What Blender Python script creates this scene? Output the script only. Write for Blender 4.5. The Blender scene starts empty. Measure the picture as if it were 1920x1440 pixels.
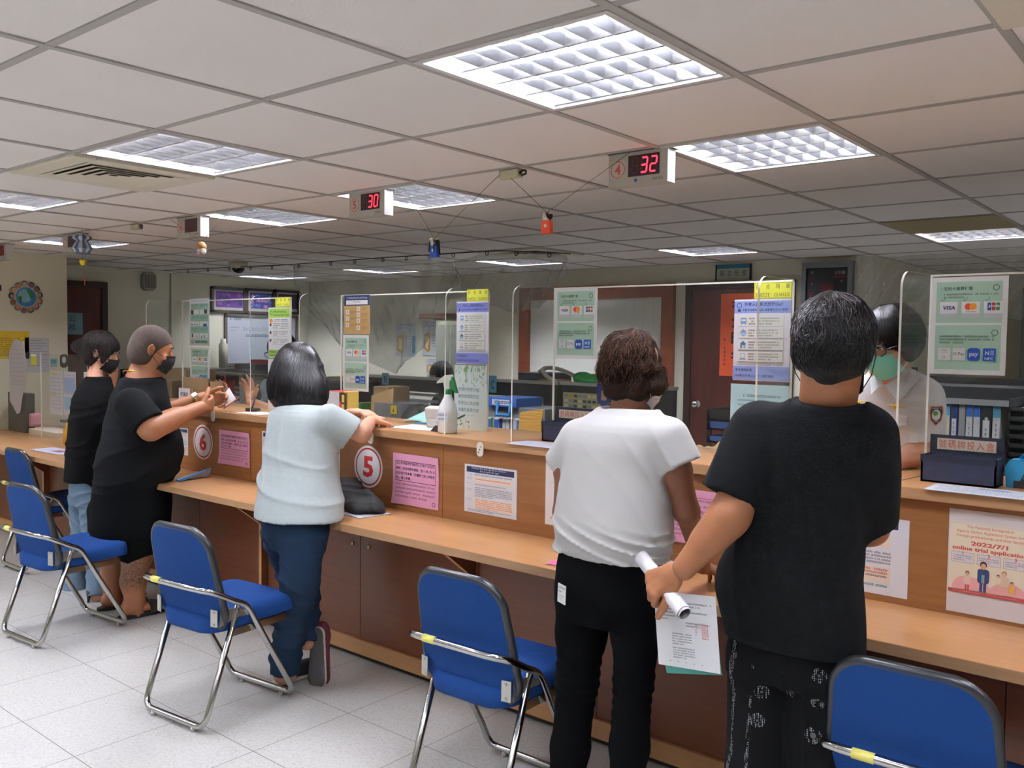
import bpy, bmesh, math, random
import numpy as np
from mathutils import Vector, Matrix, Euler

SC = bpy.context.scene
COL = SC.collection
PI = math.pi
rnd = random.Random(7)

# ------------------------------------------------------------------ camera
CAM_F, CAM_YAW, CAM_PITCH, CAM_ROLL = 1670.41, -0.691943, -0.0484677, 0.0132029   # focal length in px of a 1920 px wide frame
CAM_Z = 1.56
def camera_axes():
    f = np.array([math.cos(CAM_PITCH)*math.sin(CAM_YAW), math.cos(CAM_PITCH)*math.cos(CAM_YAW), math.sin(CAM_PITCH)])
    r0 = np.array([math.cos(CAM_YAW), -math.sin(CAM_YAW), 0.0])
    u0 = np.cross(r0, f)
    r = math.cos(CAM_ROLL)*r0 + math.sin(CAM_ROLL)*u0
    u = -math.sin(CAM_ROLL)*r0 + math.cos(CAM_ROLL)*u0
    return r, u, f
CR, CU, CF = camera_axes()
cam_data = bpy.data.cameras.new('camera')
cam_data.sensor_width = 36.0
cam_data.lens = CAM_F/1920*36
cam_data.clip_start = 0.05
cam_data.clip_end = 60
cam = bpy.data.objects.new('camera', cam_data)
COL.objects.link(cam)
m4 = Matrix(((CR[0], CU[0], -CF[0], 0), (CR[1], CU[1], -CF[1], 0), (CR[2], CU[2], -CF[2], CAM_Z), (0, 0, 0, 1)))
cam.matrix_world = m4
SC.camera = cam

# ------------------------------------------------------------------ world, exposure
world = bpy.data.worlds.new('world')
SC.world = world
world.use_nodes = True
world.node_tree.nodes['Background'].inputs[0].default_value = (0.9, 0.95, 1.0, 1)
world.node_tree.nodes['Background'].inputs[1].default_value = 0.12
SC.view_settings.view_transform = 'Standard'
SC.view_settings.look = 'None'
SC.view_settings.gamma = 1
SC.view_settings.use_curve_mapping = False
SC.view_settings.exposure = 0.30
SC.cycles.max_bounces = 10
SC.cycles.transparent_max_bounces = 24
SC.cycles.transmission_bounces = 8
SC.cycles.diffuse_bounces = 5
SC.cycles.glossy_bounces = 4
SC.cycles.sample_clamp_indirect = 6
SC.cycles.caustics_reflective = False
SC.cycles.caustics_refractive = False
TUBE_POWER = 120.0

# a ray through a photo pixel met with a plane of the room (used to place things at their real distance)
def _ray(x, y): return CF + CR*(x-960)/CAM_F - CU*(y-720)/CAM_F
def at(x, y, Y):
    d = _ray(x, y)
    return Vector((0, 0, CAM_Z)) + Vector(d*(Y/d[1]))
def atx(x, y, X):
    d = _ray(x, y)
    return Vector((0, 0, CAM_Z)) + Vector(d*(X/d[0]))
def atz(x, y, Z):
    d = _ray(x, y)
    return Vector((0, 0, CAM_Z)) + Vector(d*((Z-CAM_Z)/d[2]))

# ------------------------------------------------------------------ materials
def s2l(c): return c/12.92 if c <= 0.04045 else ((c+0.055)/1.055)**2.4
def rgb(h):
    if isinstance(h, str):
        h = h.lstrip('#')
        if len(h) == 3: h = ''.join(c*2 for c in h)
        return tuple(s2l(int(h[i:i+2], 16)/255) for i in (0, 2, 4))
    return tuple(h)
MATS = {}
def mat(name, color, rough=0.6, metal=0.0, bump=None, mix=None, emit=0, coat=0, sheen=0, sss=0, spec=None, alpha=None, trans=0, ior=None, space='Object'):
    """color hex; mix=(hex2, scale, contrast[, stretch]) noise between the two colours; bump=(scale, strength[, stretch])"""
    if name in MATS: return MATS[name]
    m = bpy.data.materials.new(name); m.use_nodes = True
    nt = m.node_tree; N = nt.nodes; L = nt.links
    b = N['Principled BSDF']
    b.inputs['Base Color'].default_value = (*rgb(color), 1)
    b.inputs['Roughness'].default_value = rough
    b.inputs['Metallic'].default_value = metal
    if spec is not None: b.inputs['Specular IOR Level'].default_value = spec
    if coat: b.inputs['Coat Weight'].default_value = coat; b.inputs['Coat Roughness'].default_value = 0.15
    if sheen: b.inputs['Sheen Weight'].default_value = sheen; b.inputs['Sheen Roughness'].default_value = 0.5
    if sss: b.inputs['Subsurface Weight'].default_value = sss; b.inputs['Subsurface Scale'].default_value = 0.01; b.inputs['Subsurface Radius'].default_value = (1, .35, .2)
    if emit: b.inputs['Emission Color'].default_value = (*rgb(color), 1); b.inputs['Emission Strength'].default_value = emit
    if alpha is not None: b.inputs['Alpha'].default_value = alpha
    if trans: b.inputs['Transmission Weight'].default_value = trans
    if ior: b.inputs['IOR'].default_value = ior
    if mix or bump:
        tc = N.new('ShaderNodeTexCoord')
    def noise(scale, stretch, detail=4):
        mp = N.new('ShaderNodeMapping'); L.new(tc.outputs[space], mp.inputs[0])
        if stretch: mp.inputs['Scale'].default_value = stretch
        n = N.new('ShaderNodeTexNoise'); n.inputs['Scale'].default_value = scale; n.inputs['Detail'].default_value = detail
        L.new(mp.outputs[0], n.inputs['Vector']); return n
    if mix:
        n = noise(mix[1], mix[3] if len(mix) > 3 else None)
        r = N.new('ShaderNodeMapRange'); c = mix[2]
        r.inputs['From Min'].default_value = 0.5-0.5/c; r.inputs['From Max'].default_value = 0.5+0.5/c
        L.new(n.outputs['Fac'], r.inputs[0])
        x = N.new('ShaderNodeMix'); x.data_type = 'RGBA'
        x.inputs['A'].default_value = (*rgb(color), 1); x.inputs['B'].default_value = (*rgb(mix[0]), 1)
        L.new(r.outputs[0], x.inputs['Factor']); L.new(x.outputs['Result'], b.inputs['Base Color'])
    if bump:
        n = noise(bump[0], bump[2] if len(bump) > 2 else None, 5)
        bp = N.new('ShaderNodeBump'); bp.inputs['Strength'].default_value = bump[1]; bp.inputs['Distance'].default_value = 0.01
        L.new(n.outputs['Fac'], bp.inputs['Height']); L.new(bp.outputs[0], b.inputs['Normal'])
    MATS[name] = m
    return m

def wood_mat(name, c1, c2, rough=0.35, stretch=(1.2, 22, 22)):
    if name in MATS: return MATS[name]
    m = bpy.data.materials.new(name); m.use_nodes = True
    N = m.node_tree.nodes; L = m.node_tree.links; b = N['Principled BSDF']
    tc = N.new('ShaderNodeTexCoord'); mp = N.new('ShaderNodeMapping'); mp.inputs['Scale'].default_value = stretch
    L.new(tc.outputs['Object'], mp.inputs[0])
    w = N.new('ShaderNodeTexNoise'); w.inputs['Scale'].default_value = 1.6; w.inputs['Detail'].default_value = 7; w.inputs['Distortion'].default_value = 0.8
    L.new(mp.outputs[0], w.inputs['Vector'])
    n2 = N.new('ShaderNodeTexNoise'); n2.inputs['Scale'].default_value = 1.3; n2.inputs['Detail'].default_value = 2
    L.new(tc.outputs['Object'], n2.inputs['Vector'])
    ad = N.new('ShaderNodeMath'); ad.operation = 'ADD'; L.new(w.outputs['Fac'], ad.inputs[0]); L.new(n2.outputs['Fac'], ad.inputs[1])
    r = N.new('ShaderNodeMapRange'); r.inputs['From Min'].default_value = 0.72; r.inputs['From Max'].default_value = 1.3
    L.new(ad.outputs[0], r.inputs[0])
    x = N.new('ShaderNodeMix'); x.data_type = 'RGBA'
    x.inputs['A'].default_value = (*rgb(c1), 1); x.inputs['B'].default_value = (*rgb(c2), 1)
    L.new(r.outputs[0], x.inputs['Factor']); L.new(x.outputs['Result'], b.inputs['Base Color'])
    b.inputs['Roughness'].default_value = rough
    MATS[name] = m
    return m

def clear_mat(name, tint='#f4f8f6', haze=0.03, gloss_rough=0.03, hazecol='#dfe4e4', refl=1.0, crinkle=0):
    """thin clear sheet: see-through with a fresnel gloss and a little milkiness"""
    if name in MATS: return MATS[name]
    m = bpy.data.materials.new(name); m.use_nodes = True
    N = m.node_tree.nodes; L = m.node_tree.links
    N.remove(N['Principled BSDF']); out = N['Material Output']
    t = N.new('ShaderNodeBsdfTransparent'); t.inputs[0].default_value = (*rgb(tint), 1)
    g = N.new('ShaderNodeBsdfGlossy'); g.inputs['Roughness'].default_value = gloss_rough; g.inputs['Color'].default_value = (1, 1, 1, 1)
    d = N.new('ShaderNodeBsdfDiffuse'); d.inputs[0].default_value = (*rgb(hazecol), 1)
    lw = N.new('ShaderNodeFresnel'); ge = N.new('ShaderNodeNewGeometry'); mr = N.new('ShaderNodeMapRange')
    mr.inputs['To Min'].default_value = 1.45; mr.inputs['To Max'].default_value = 1/1.45
    L.new(ge.outputs['Backfacing'], mr.inputs[0]); L.new(mr.outputs[0], lw.inputs[0])
    mu = N.new('ShaderNodeMath'); mu.operation = 'MULTIPLY'; mu.inputs[1].default_value = refl; L.new(lw.outputs[0], mu.inputs[0])
    if crinkle:
        tc = N.new('ShaderNodeTexCoord'); n = N.new('ShaderNodeTexNoise'); n.inputs['Scale'].default_value = crinkle; n.inputs['Detail'].default_value = 3
        L.new(tc.outputs['Object'], n.inputs['Vector'])
        bp = N.new('ShaderNodeBump'); bp.inputs['Strength'].default_value = 0.15; bp.inputs['Distance'].default_value = 0.01
        L.new(n.outputs['Fac'], bp.inputs['Height']); L.new(bp.outputs[0], g.inputs['Normal'])
    m1 = N.new('ShaderNodeMixShader'); m1.inputs[0].default_value = haze
    L.new(t.outputs[0], m1.inputs[1]); L.new(d.outputs[0], m1.inputs[2])
    m2 = N.new('ShaderNodeMixShader'); L.new(mu.outputs[0], m2.inputs[0]); L.new(m1.outputs[0], m2.inputs[1]); L.new(g.outputs[0], m2.inputs[2])
    L.new(m2.outputs[0], out.inputs[0])
    MATS[name] = m
    return m

# ------------------------------------------------------------------ objects
def props(o, label=None, cat=None, group=None, kind=None):
    if label: o['label'] = label
    if cat: o['category'] = cat
    if group: o['group'] = group
    if kind: o['kind'] = kind
    return o
def empty(name, loc=(0, 0, 0), rz=0, label=None, cat=None, group=None, kind=None):
    o = bpy.data.objects.new(name, None); COL.objects.link(o)
    o.location = loc; o.rotation_euler = (0, 0, rz); o.empty_display_size = 0.05
    return props(o, label, cat, group, kind)
def tree_copy(root, parent=None):
    c = root.copy(); COL.objects.link(c)
    if parent is not None: c.parent = parent
    for ch in list(root.children): tree_copy(ch, c)
    return c

class MB:
    """collects shapes into one mesh; every shape may carry its own material"""
    def __init__(s): s.v = []; s.f = []; s.m = []; s.sm = []; s.mats = []
    def mi(s, m):
        if m is None: m = s.mats[0] if s.mats else mat('plain_grey', '#999999')
        if m not in s.mats: s.mats.append(m)
        return s.mats.index(m)
    def add(s, vs, fs, m=None, smooth=False):
        o = len(s.v); k = s.mi(m)
        s.v += [tuple(v) for v in vs]
        for f in fs: s.f.append(tuple(i+o for i in f)); s.m.append(k); s.sm.append(smooth)
        return s
    def box(s, a, b, m=None, M=None):
        x0, y0, z0 = a; x1, y1, z1 = b
        vs = [Vector(p) for p in ((x0, y0, z0), (x1, y0, z0), (x1, y1, z0), (x0, y1, z0), (x0, y0, z1), (x1, y0, z1), (x1, y1, z1), (x0, y1, z1))]
        if M is not None: vs = [M @ v for v in vs]
        return s.add(vs, [(0, 3, 2, 1), (4, 5, 6, 7), (0, 1, 5, 4), (1, 2, 6, 5), (2, 3, 7, 6), (3, 0, 4, 7)], m)
    def cbox(s, c, d, m=None, rot=None):
        M = Matrix.Translation(c)
        if rot: M = M @ Euler(rot).to_matrix().to_4x4()
        return s.box((-d[0]/2, -d[1]/2, -d[2]/2), (d[0]/2, d[1]/2, d[2]/2), m, M)
    def prism(s, poly, h0, h1, m=None, M=None, ms=None):
        """poly in xy extruded in z"""
        n = len(poly)
        vs = [Vector((p[0], p[1], h0)) for p in poly]+[Vector((p[0], p[1], h1)) for p in poly]
        if M is not None: vs = [M @ v for v in vs]
        s.add(vs, [tuple(range(n-1, -1, -1)), tuple(range(n, 2*n))], m)
        return s.add(vs, [(i, (i+1) % n, n+(i+1) % n, n+i) for i in range(n)], ms or m)
    def tube(s, pts, r, m=None, seg=10, closed=False, cap=True, flat=1.0):
        pts = [Vector(p) for p in pts]; n = len(pts)
        rs = r if isinstance(r, (list, tuple)) else [r]*n
        vs = []; prev = None
        for i, p in enumerate(pts):
            if closed: t = (pts[(i+1) % n]-pts[i-1]).normalized()
            else: t = (pts[min(i+1, n-1)]-pts[max(i-1, 0)]).normalized()
            if prev is None:
                a = Vector((0, 0, 1)) if abs(t.z) < 0.9 else Vector((1, 0, 0))
                u = t.cross(a).normalized()
            else: u = (prev-t*prev.dot(t)).normalized()
            w = t.cross(u); prev = u
            for k in range(seg):
                an = 2*PI*k/seg
                vs.append(p+(u*math.cos(an)+w*math.sin(an)*flat)*rs[i])
        fs = []
        for i in range(n if closed else n-1):
            j = (i+1) % n
            for k in range(seg): fs.append((i*seg+k, i*seg+(k+1) % seg, j*seg+(k+1) % seg, j*seg+k))
        if cap and not closed: fs += [tuple(range(seg-1, -1, -1)), tuple((n-1)*seg+k for k in range(seg))]
        return s.add(vs, fs, m, True)
    def lathe(s, prof, c=(0, 0, 0), m=None, seg=24, M=None, smooth=True):
        """prof list of (r, z)"""
        vs = []; n = len(prof)
        for r, z in prof:
            for k in range(seg):
                a = 2*PI*k/seg; vs.append(Vector((r*math.cos(a), r*math.sin(a), z)))
        T = Matrix.Translation(c) if M is None else Matrix.Translation(c) @ M
        vs = [T @ v for v in vs]
        fs = [(i*seg+k, i*seg+(k+1) % seg, (i+1)*seg+(k+1) % seg, (i+1)*seg+k) for i in range(n-1) for k in range(seg)]
        if prof[0][0] > 0: fs.append(tuple(range(seg-1, -1, -1)))
        if prof[-1][0] > 0: fs.append(tuple((n-1)*seg+k for k in range(seg)))
        return s.add(vs, fs, m, smooth)
    def sphere(s, c, r, m=None, seg=16, rings=10, M=None):
        if not isinstance(r, (list, tuple)): r = (r, r, r)
        prof = [(math.sin(PI*i/rings), -math.cos(PI*i/rings)) for i in range(rings+1)]
        prof[0] = (1e-4, -1); prof[-1] = (1e-4, 1)
        D = Matrix.Diagonal((*r, 1))
        return s.lathe(prof, c, m, seg, (M @ D) if M is not None else D)
    def grid(s, fn, nu, nv, m=None, thick=0):
        """fn(u,v) -> point, u,v in 0..1; thickness gives a closed sheet"""
        P = [[Vector(fn(i/nu, j/nv)) for j in range(nv+1)] for i in range(nu+1)]
        vs = [p for row in P for p in row]; W = nv+1
        fs = [(i*W+j, (i+1)*W+j, (i+1)*W+j+1, i*W+j+1) for i in range(nu) for j in range(nv)]
        if thick:
            o = len(vs); N = []
            for i in range(nu+1):
                for j in range(nv+1):
                    a = P[min(i+1, nu)][j]-P[max(i-1, 0)][j]; b = P[i][min(j+1, nv)]-P[i][max(j-1, 0)]
                    n = a.cross(b); N.append(n.normalized() if n.length > 1e-9 else Vector((0, 0, 1)))
            vs = vs+[p-n*thick for p, n in zip(vs, N)]
            fs2 = [tuple(k+o for k in reversed(f)) for f in fs]
            rim = [(i*W, (i+1)*W) for i in range(nu)]
            ed = []
            for i in range(nu): ed.append(((i+1)*W, i*W)); ed.append((i*W+nv, (i+1)*W+nv))
            for j in range(nv): ed.append((j, j+1)); ed.append((nu*W+j+1, nu*W+j))
            fs = fs+fs2+[(b, a, a+o, b+o) for a, b in ed]
        return s.add(vs, fs, m, True)
    def build(s, name, parent=None, bevel=0, M=None, loc=None, smooth_angle=None):
        me = bpy.data.meshes.new(name)
        me.from_pydata([tuple(v) for v in s.v], [], s.f)
        for m in s.mats: me.materials.append(m)
        me.polygons.foreach_set('material_index', s.m)
        me.polygons.foreach_set('use_smooth', s.sm)
        me.update()
        o = bpy.data.objects.new(name, me); COL.objects.link(o)
        if M is not None: me.transform(M)
        if parent is not None: o.parent = parent
        if loc is not None: o.location = loc
        if bevel:
            md = o.modifiers.new('bevel', 'BEVEL'); md.width = bevel; md.segments = 2; md.limit_method = 'ANGLE'; md.angle_limit = 0.6
            try: md.harden_normals = False
            except Exception: pass
        return o

def rrect(w, h, r, n=6, x0=0, y0=0, corners=(1, 1, 1, 1)):
    """rounded rectangle polygon, corners = bl, br, tr, tl"""
    pts = []
    for (cx, cy, a0, on) in ((x0+r, y0+r, PI, corners[0]), (x0+w-r, y0+r, 1.5*PI, corners[1]), (x0+w-r, y0+h-r, 0, corners[2]), (x0+r, y0+h-r, .5*PI, corners[3])):
        if on: pts += [(cx+r*math.cos(a0+PI/2*i/n), cy+r*math.sin(a0+PI/2*i/n)) for i in range(n+1)]
        else:
            sx = -1 if a0 in (PI, .5*PI) else 1; sy = -1 if a0 in (PI, 1.5*PI) else 1
            pts.append((cx+sx*r, cy+sy*r))
    return pts
def circ(cx, cy, rx, ry=None, n=28):
    ry = ry or rx
    return [(cx+rx*math.cos(2*PI*i/n), cy+ry*math.sin(2*PI*i/n)) for i in range(n)]

# ------------------------------------------------------------------ flat printed things (posters, signs, labels)
INK = {}
def ink(h):
    h = h.lower()
    if h not in INK: INK[h] = mat('ink_'+h.lstrip('#'), h, rough=0.55)
    return INK[h]
_TXT = {}
def text_mesh(txt, bold=0.0):
    key = (txt, bold)
    if key in _TXT: return _TXT[key]
    cu = bpy.data.curves.new('t', 'FONT'); cu.body = txt; cu.size = 1; cu.resolution_u = 2; cu.offset = bold
    cu.align_x = 'LEFT'
    o = bpy.data.objects.new('t', cu); COL.objects.link(o)
    dg = bpy.context.evaluated_depsgraph_get(); dg.update()
    me = bpy.data.meshes.new_from_object(o.evaluated_get(dg))
    V = np.array([v.co[:2] for v in me.vertices]) if len(me.vertices) else np.zeros((0, 2))
    Fs = [tuple(p.vertices) for p in me.polygons]
    bpy.data.objects.remove(o); bpy.data.curves.remove(cu); bpy.data.meshes.remove(me)
    _TXT[key] = (V, Fs)
    return _TXT[key]
class Print:
    """a printed sheet in its own x (right), y (up) plane, origin bottom left; layers lie a hair above each other"""
    def __init__(s, w, h, paper='#f4f4f2', thick=0.0008, shape=None, curl=0, step=0.00007, pm=None):
        s.w, s.h, s.t, s.k, s.step, s.curl = w, h, thick, 0, step, curl
        s.mb = MB()
        s.base = pm or ink(paper)
        poly = shape or [(0, 0), (w, 0), (w, h), (0, h)]
        if curl:
            n = 12
            s.mb.grid(lambda u, v: (u*w, v*h, 0), n, n, s.base, 0)
        else: s.mb.prism(poly, -thick, 0, s.base)
    def _z(s): s.k += 1; return s.k*s.step
    def poly(s, pts, c, z=None):
        z = z or s._z(); s.mb.add([(p[0], p[1], z) for p in pts], [tuple(range(len(pts)))], c if not isinstance(c, str) else ink(c)); return s
    def rect(s, x, y, w, h, c, z=None): return s.poly([(x, y), (x+w, y), (x+w, y+h), (x, y+h)], c, z)
    def frame(s, x, y, w, h, t, c):
        z = s._z()
        for r in ((x, y, w, t), (x, y+h-t, w, t), (x, y, t, h), (x+w-t, y, t, h)): s.rect(*r, c, z)
        return s
    def ring(s, cx, cy, r, t, c, ry=None, n=36):
        z = s._z(); ry = ry or r; a = circ(cx, cy, r, ry, n); b = circ(cx, cy, r-t, ry-t, n)
        s.mb.add([(p[0], p[1], z) for p in a+b], [(i, (i+1) % n, n+(i+1) % n, n+i) for i in range(n)], ink(c)); return s
    def line(s, x0, y0, x1, y1, t, c):
        d = Vector((x1-x0, y1-y0)); n = Vector((-d.y, d.x)).normalized()*t/2
        return s.poly([(x0+n.x, y0+n.y), (x0-n.x, y0-n.y), (x1-n.x, y1-n.y), (x1+n.x, y1+n.y)], c)
    def text(s, txt, x, y, c='#222222', w=None, h=None, bold=0.0, skew=0, cx=False, rot=0):
        """fits the string's ink box into width w and/or height h with its lower left at x, y"""
        V, Fs = text_mesh(txt, bold)
        if not len(V): return s
        mn = V.min(0); mx = V.max(0); sz = np.maximum(mx-mn, 1e-6)
        sx = w/sz[0] if w else None; sy = h/sz[1] if h else None
        if sx is None: sx = sy
        if sy is None: sy = sx
        Q = (V-mn)*np.array([sx, sy])
        Q[:, 0] += Q[:, 1]*skew
        if cx: Q[:, 0] -= sz[0]*sx/2
        if rot: ca, sa = math.cos(rot), math.sin(rot); Q = Q @ np.array([[ca, sa], [-sa, ca]])
        z = s._z()
        s.mb.add([(x+q[0], y+q[1], z) for q in Q], Fs, ink(c)); return s
    def lines(s, x, y, w, n, lh, c='#444444', h=None, seed=1, gap=0.0, cw=None, last=0.6):
        """rows of small illegible print: n rows going down from y"""
        r = random.Random(seed); h = h or lh*0.5; cw = cw or h*1.0; z = s._z()
        for i in range(n):
            ww = w*(last if i == n-1 and n > 1 else 1); xx = x; yy = y-i*lh-h
            while xx < x+ww-cw*0.4:
                cwi = cw*r.uniform(.7, 1.0)
                if r.random() > 0.08:
                    hh = h*r.uniform(.75, 1); a = r.random()
                    s.rect(xx, yy, cwi*0.86, hh*0.3, c, z); s.rect(xx, yy+hh*0.7, cwi*0.86, hh*0.3, c, z)
                    s.rect(xx+cwi*(.15+.4*a), yy, cwi*0.22, hh, c, z)
                xx += cwi
        return s
    def obj(s, name, O, X, Yv, parent=None, label=None, cat=None, group=None):
        """O lower-left corner, X unit right, Yv unit up"""
        X = Vector(X).normalized(); Yv = Vector(Yv); Yv = (Yv-X*X.dot(Yv)).normalized(); Z = X.cross(Yv)
        M = Matrix(((X.x, Yv.x, Z.x, O[0]), (X.y, Yv.y, Z.y, O[1]), (X.z, Yv.z, Z.z, O[2]), (0, 0, 0, 1)))
        if s.curl:
            c = s.curl; w, h = s.w, s.h
            def bend(v):
                a, b = v[0]/w, v[1]/h
                d = 0.0
                for (ax, bx, am) in c: d += am*max(0, 1-math.hypot((a-ax)*1.0, (b-bx)*1.0)/0.45)**2
                return (v[0], v[1], v[2]+0.0015+d)
            s.mb.v = [bend(v) for v in s.mb.v]
        o = s.mb.build(name, parent)
        if parent is None:
            o.matrix_world = M; props(o, label, cat, group)
        else: o.data.transform(M)
        return o
ZV = (0, 0, 1)
# ================================================================== the room
ZC = 2.255; CELL = 0.606; GX0 = -1.0504; GY0 = 1.566
W_CREAM = mat('wall_paint', '#e4e2cf', 0.8, bump=(90, 0.05))
W_CREAM2 = mat('wall_paint_warm', '#dcd6be', 0.8, bump=(90, 0.05))
TILE = mat('ceiling_tile_board', '#e4e1dc', 0.9, bump=(160, 0.12), mix=('#dfdbd6', 2.2, 2.5))
TBAR = mat('ceiling_tee_bar', '#a29f99', 0.6)
DARKWOOD = wood_mat('dark_door_wood', '#3d1410', '#5a231a', 0.4, (20, 20, 1.0))
REDWOOD = wood_mat('red_frame_wood', '#7a3a20', '#8e4a2a', 0.4, (14, 14, 2))

def floor_mat():
    m = bpy.data.materials.new('vinyl_floor_tile'); m.use_nodes = True
    N = m.node_tree.nodes; L = m.node_tree.links; b = N['Principled BSDF']
    tc = N.new('ShaderNodeTexCoord')
    sc = N.new('ShaderNodeMapping'); L.new(tc.outputs['Object'], sc.inputs[0])
    T = 0.4587
    sc.inputs['Scale'].default_value = (1/T, 1/T, 1); sc.inputs['Location'].default_value = (9.1829+20, -4.1899+20, 0)
    sp = N.new('ShaderNodeSeparateXYZ'); L.new(sc.outputs[0], sp.inputs[0])
    def tri(o):
        f = N.new('ShaderNodeMath'); f.operation = 'FRACT'; L.new(o, f.inputs[0])
        a = N.new('ShaderNodeMath'); a.operation = 'SUBTRACT'; L.new(f.outputs[0], a.inputs[0]); a.inputs[1].default_value = 0.5
        c = N.new('ShaderNodeMath'); c.operation = 'ABSOLUTE'; L.new(a.outputs[0], c.inputs[0]); return c.outputs[0]
    mx = N.new('ShaderNodeMath'); mx.operation = 'MAXIMUM'; L.new(tri(sp.outputs[0]), mx.inputs[0]); L.new(tri(sp.outputs[1]), mx.inputs[1])
    gt = N.new('ShaderNodeMath'); gt.operation = 'GREATER_THAN'; gt.inputs[1].default_value = 0.5-0.0035; L.new(mx.outputs[0], gt.inputs[0])
    n = N.new('ShaderNodeTexNoise'); n.inputs['Scale'].default_value = 90; n.inputs['Detail'].default_value = 6; n.inputs['Distortion'].default_value = 0.6
    L.new(tc.outputs['Object'], n.inputs['Vector'])
    n2 = N.new('ShaderNodeTexNoise'); n2.inputs['Scale'].default_value = 1.6; n2.inputs['Detail'].default_value = 3; L.new(tc.outputs['Object'], n2.inputs['Vector'])
    cr = N.new('ShaderNodeValToRGB'); L.new(n.outputs['Fac'], cr.inputs[0])
    cr.color_ramp.elements[0].position = 0.33; cr.color_ramp.elements[0].color = (*rgb('#b2b2ac'), 1)
    cr.color_ramp.elements[1].position = 0.55; cr.color_ramp.elements[1].color = (*rgb('#c6c6c1'), 1)
    x2 = N.new('ShaderNodeMix'); x2.data_type = 'RGBA'; x2.blend_type = 'MULTIPLY'; x2.inputs['Factor'].default_value = 0.15
    L.new(cr.outputs[0], x2.inputs['A']); L.new(n2.outputs['Fac'], x2.inputs['B'])
    x = N.new('ShaderNodeMix'); x.data_type = 'RGBA'; x.inputs['B'].default_value = (*rgb('#5d5b55'), 1)
    L.new(gt.outputs[0], x.inputs['Factor']); L.new(x2.outputs['Result'], x.inputs['A']); L.new(x.outputs['Result'], b.inputs['Base Color'])
    b.inputs['Roughness'].default_value = 0.33
    return m
o = MB().box((-9.4, -5.2, -0.1), (3.2, 10.0, 0), floor_mat()).build('floor'); props(o, kind='structure')

# walls (solid slabs)
def wall(name, a, b, m=None):
    o = MB().box(a, b, m or W_CREAM).build(name); return props(o, kind='structure')
wall('wall_back', (-9.35, 7.05, 0), (-2.26, 7.2, 2.4))
wall('wall_left', (-9.35, 3.57, 0), (-9.2, 7.05, 2.4))
wall('wall_left_front', (-9.35, -5.2, 0), (-8.08, 3.57, 2.4), W_CREAM2)
wall('wall_back_inner', (-2.4, 9.6, 0), (3.2, 9.75, 2.4), W_CREAM2)
wall('wall_inner_left', (-2.41, 7.2, 0), (-2.26, 9.6, 2.4), W_CREAM2)
wall('wall_right', (3.0, -5.2, 0), (3.2, 9.6, 2.4))
wall('wall_front', (-8.08, -5.2, 0), (3.0, -5.05, 2.4))

# lights: grid cells (v, u)
LIGHTS = [(0, 0), (3, 0), (6, 0), (0, 2), (3, 2), (5, 2), (9, 2), (3, 7), (0, 7), (6, 7), (9, 7), (12, 7),
          (0, -3), (3, -3), (6, -3), (9, -1), (-3, 0), (-3, 3), (-3, 7), (-3, -3), (0, -6), (3, -6), (6, -6), (9, -5), (1, -4), (5, -2), (-2, -2), (-5, 1), (8, -3), (2, -5), (5, -5), (-3, -6), (10, -8), (4, -9), (-1, -9)]  # this row: unseen fixtures added to bounce more light onto the visible ceiling
DIM = set()
VENTS = {(0, 6): 'grille', (4, 0): 'ac', (5, 6): 'ac2', (-1, -1): 'cas'}
def cell(v, u):
    x1 = GX0-v*CELL; y0 = GY0+u*CELL
    return x1-CELL, y0, x1, y0+CELL
mb = MB()
open_cells = set(LIGHTS)
for v in range(-7, 14):
    for u in range(-11, 14):
        if (v, u) in open_cells: continue
        x0, y0, x1, y1 = cell(v, u)
        if x1 < -9.3 or x0 > 3.1 or y1 < -5.1 or y0 > 9.7: continue
        h = 0.0025*rnd.random(); g = 0.011
        mb.box((x0+g, y0+g, ZC+h), (x1-g, y1-g, ZC+0.014+h), TILE)
for v in range(-7, 15):
    x = GX0-v*CELL
    if -9.4 < x < 3.2: mb.box((x-0.012, -5.1, ZC-0.003), (x+0.012, 9.7, ZC+0.03), TBAR)
for u in range(-11, 15):
    y = GY0+u*CELL
    if -5.2 < y < 9.8: mb.box((-9.3, y-0.0115, ZC-0.002), (3.1, y+0.0115, ZC+0.029), TBAR)
mb.box((-9.4, -5.2, 2.42), (3.2, 9.8, 2.5), TILE)
props(mb.build('ceiling'), kind='structure')

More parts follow.
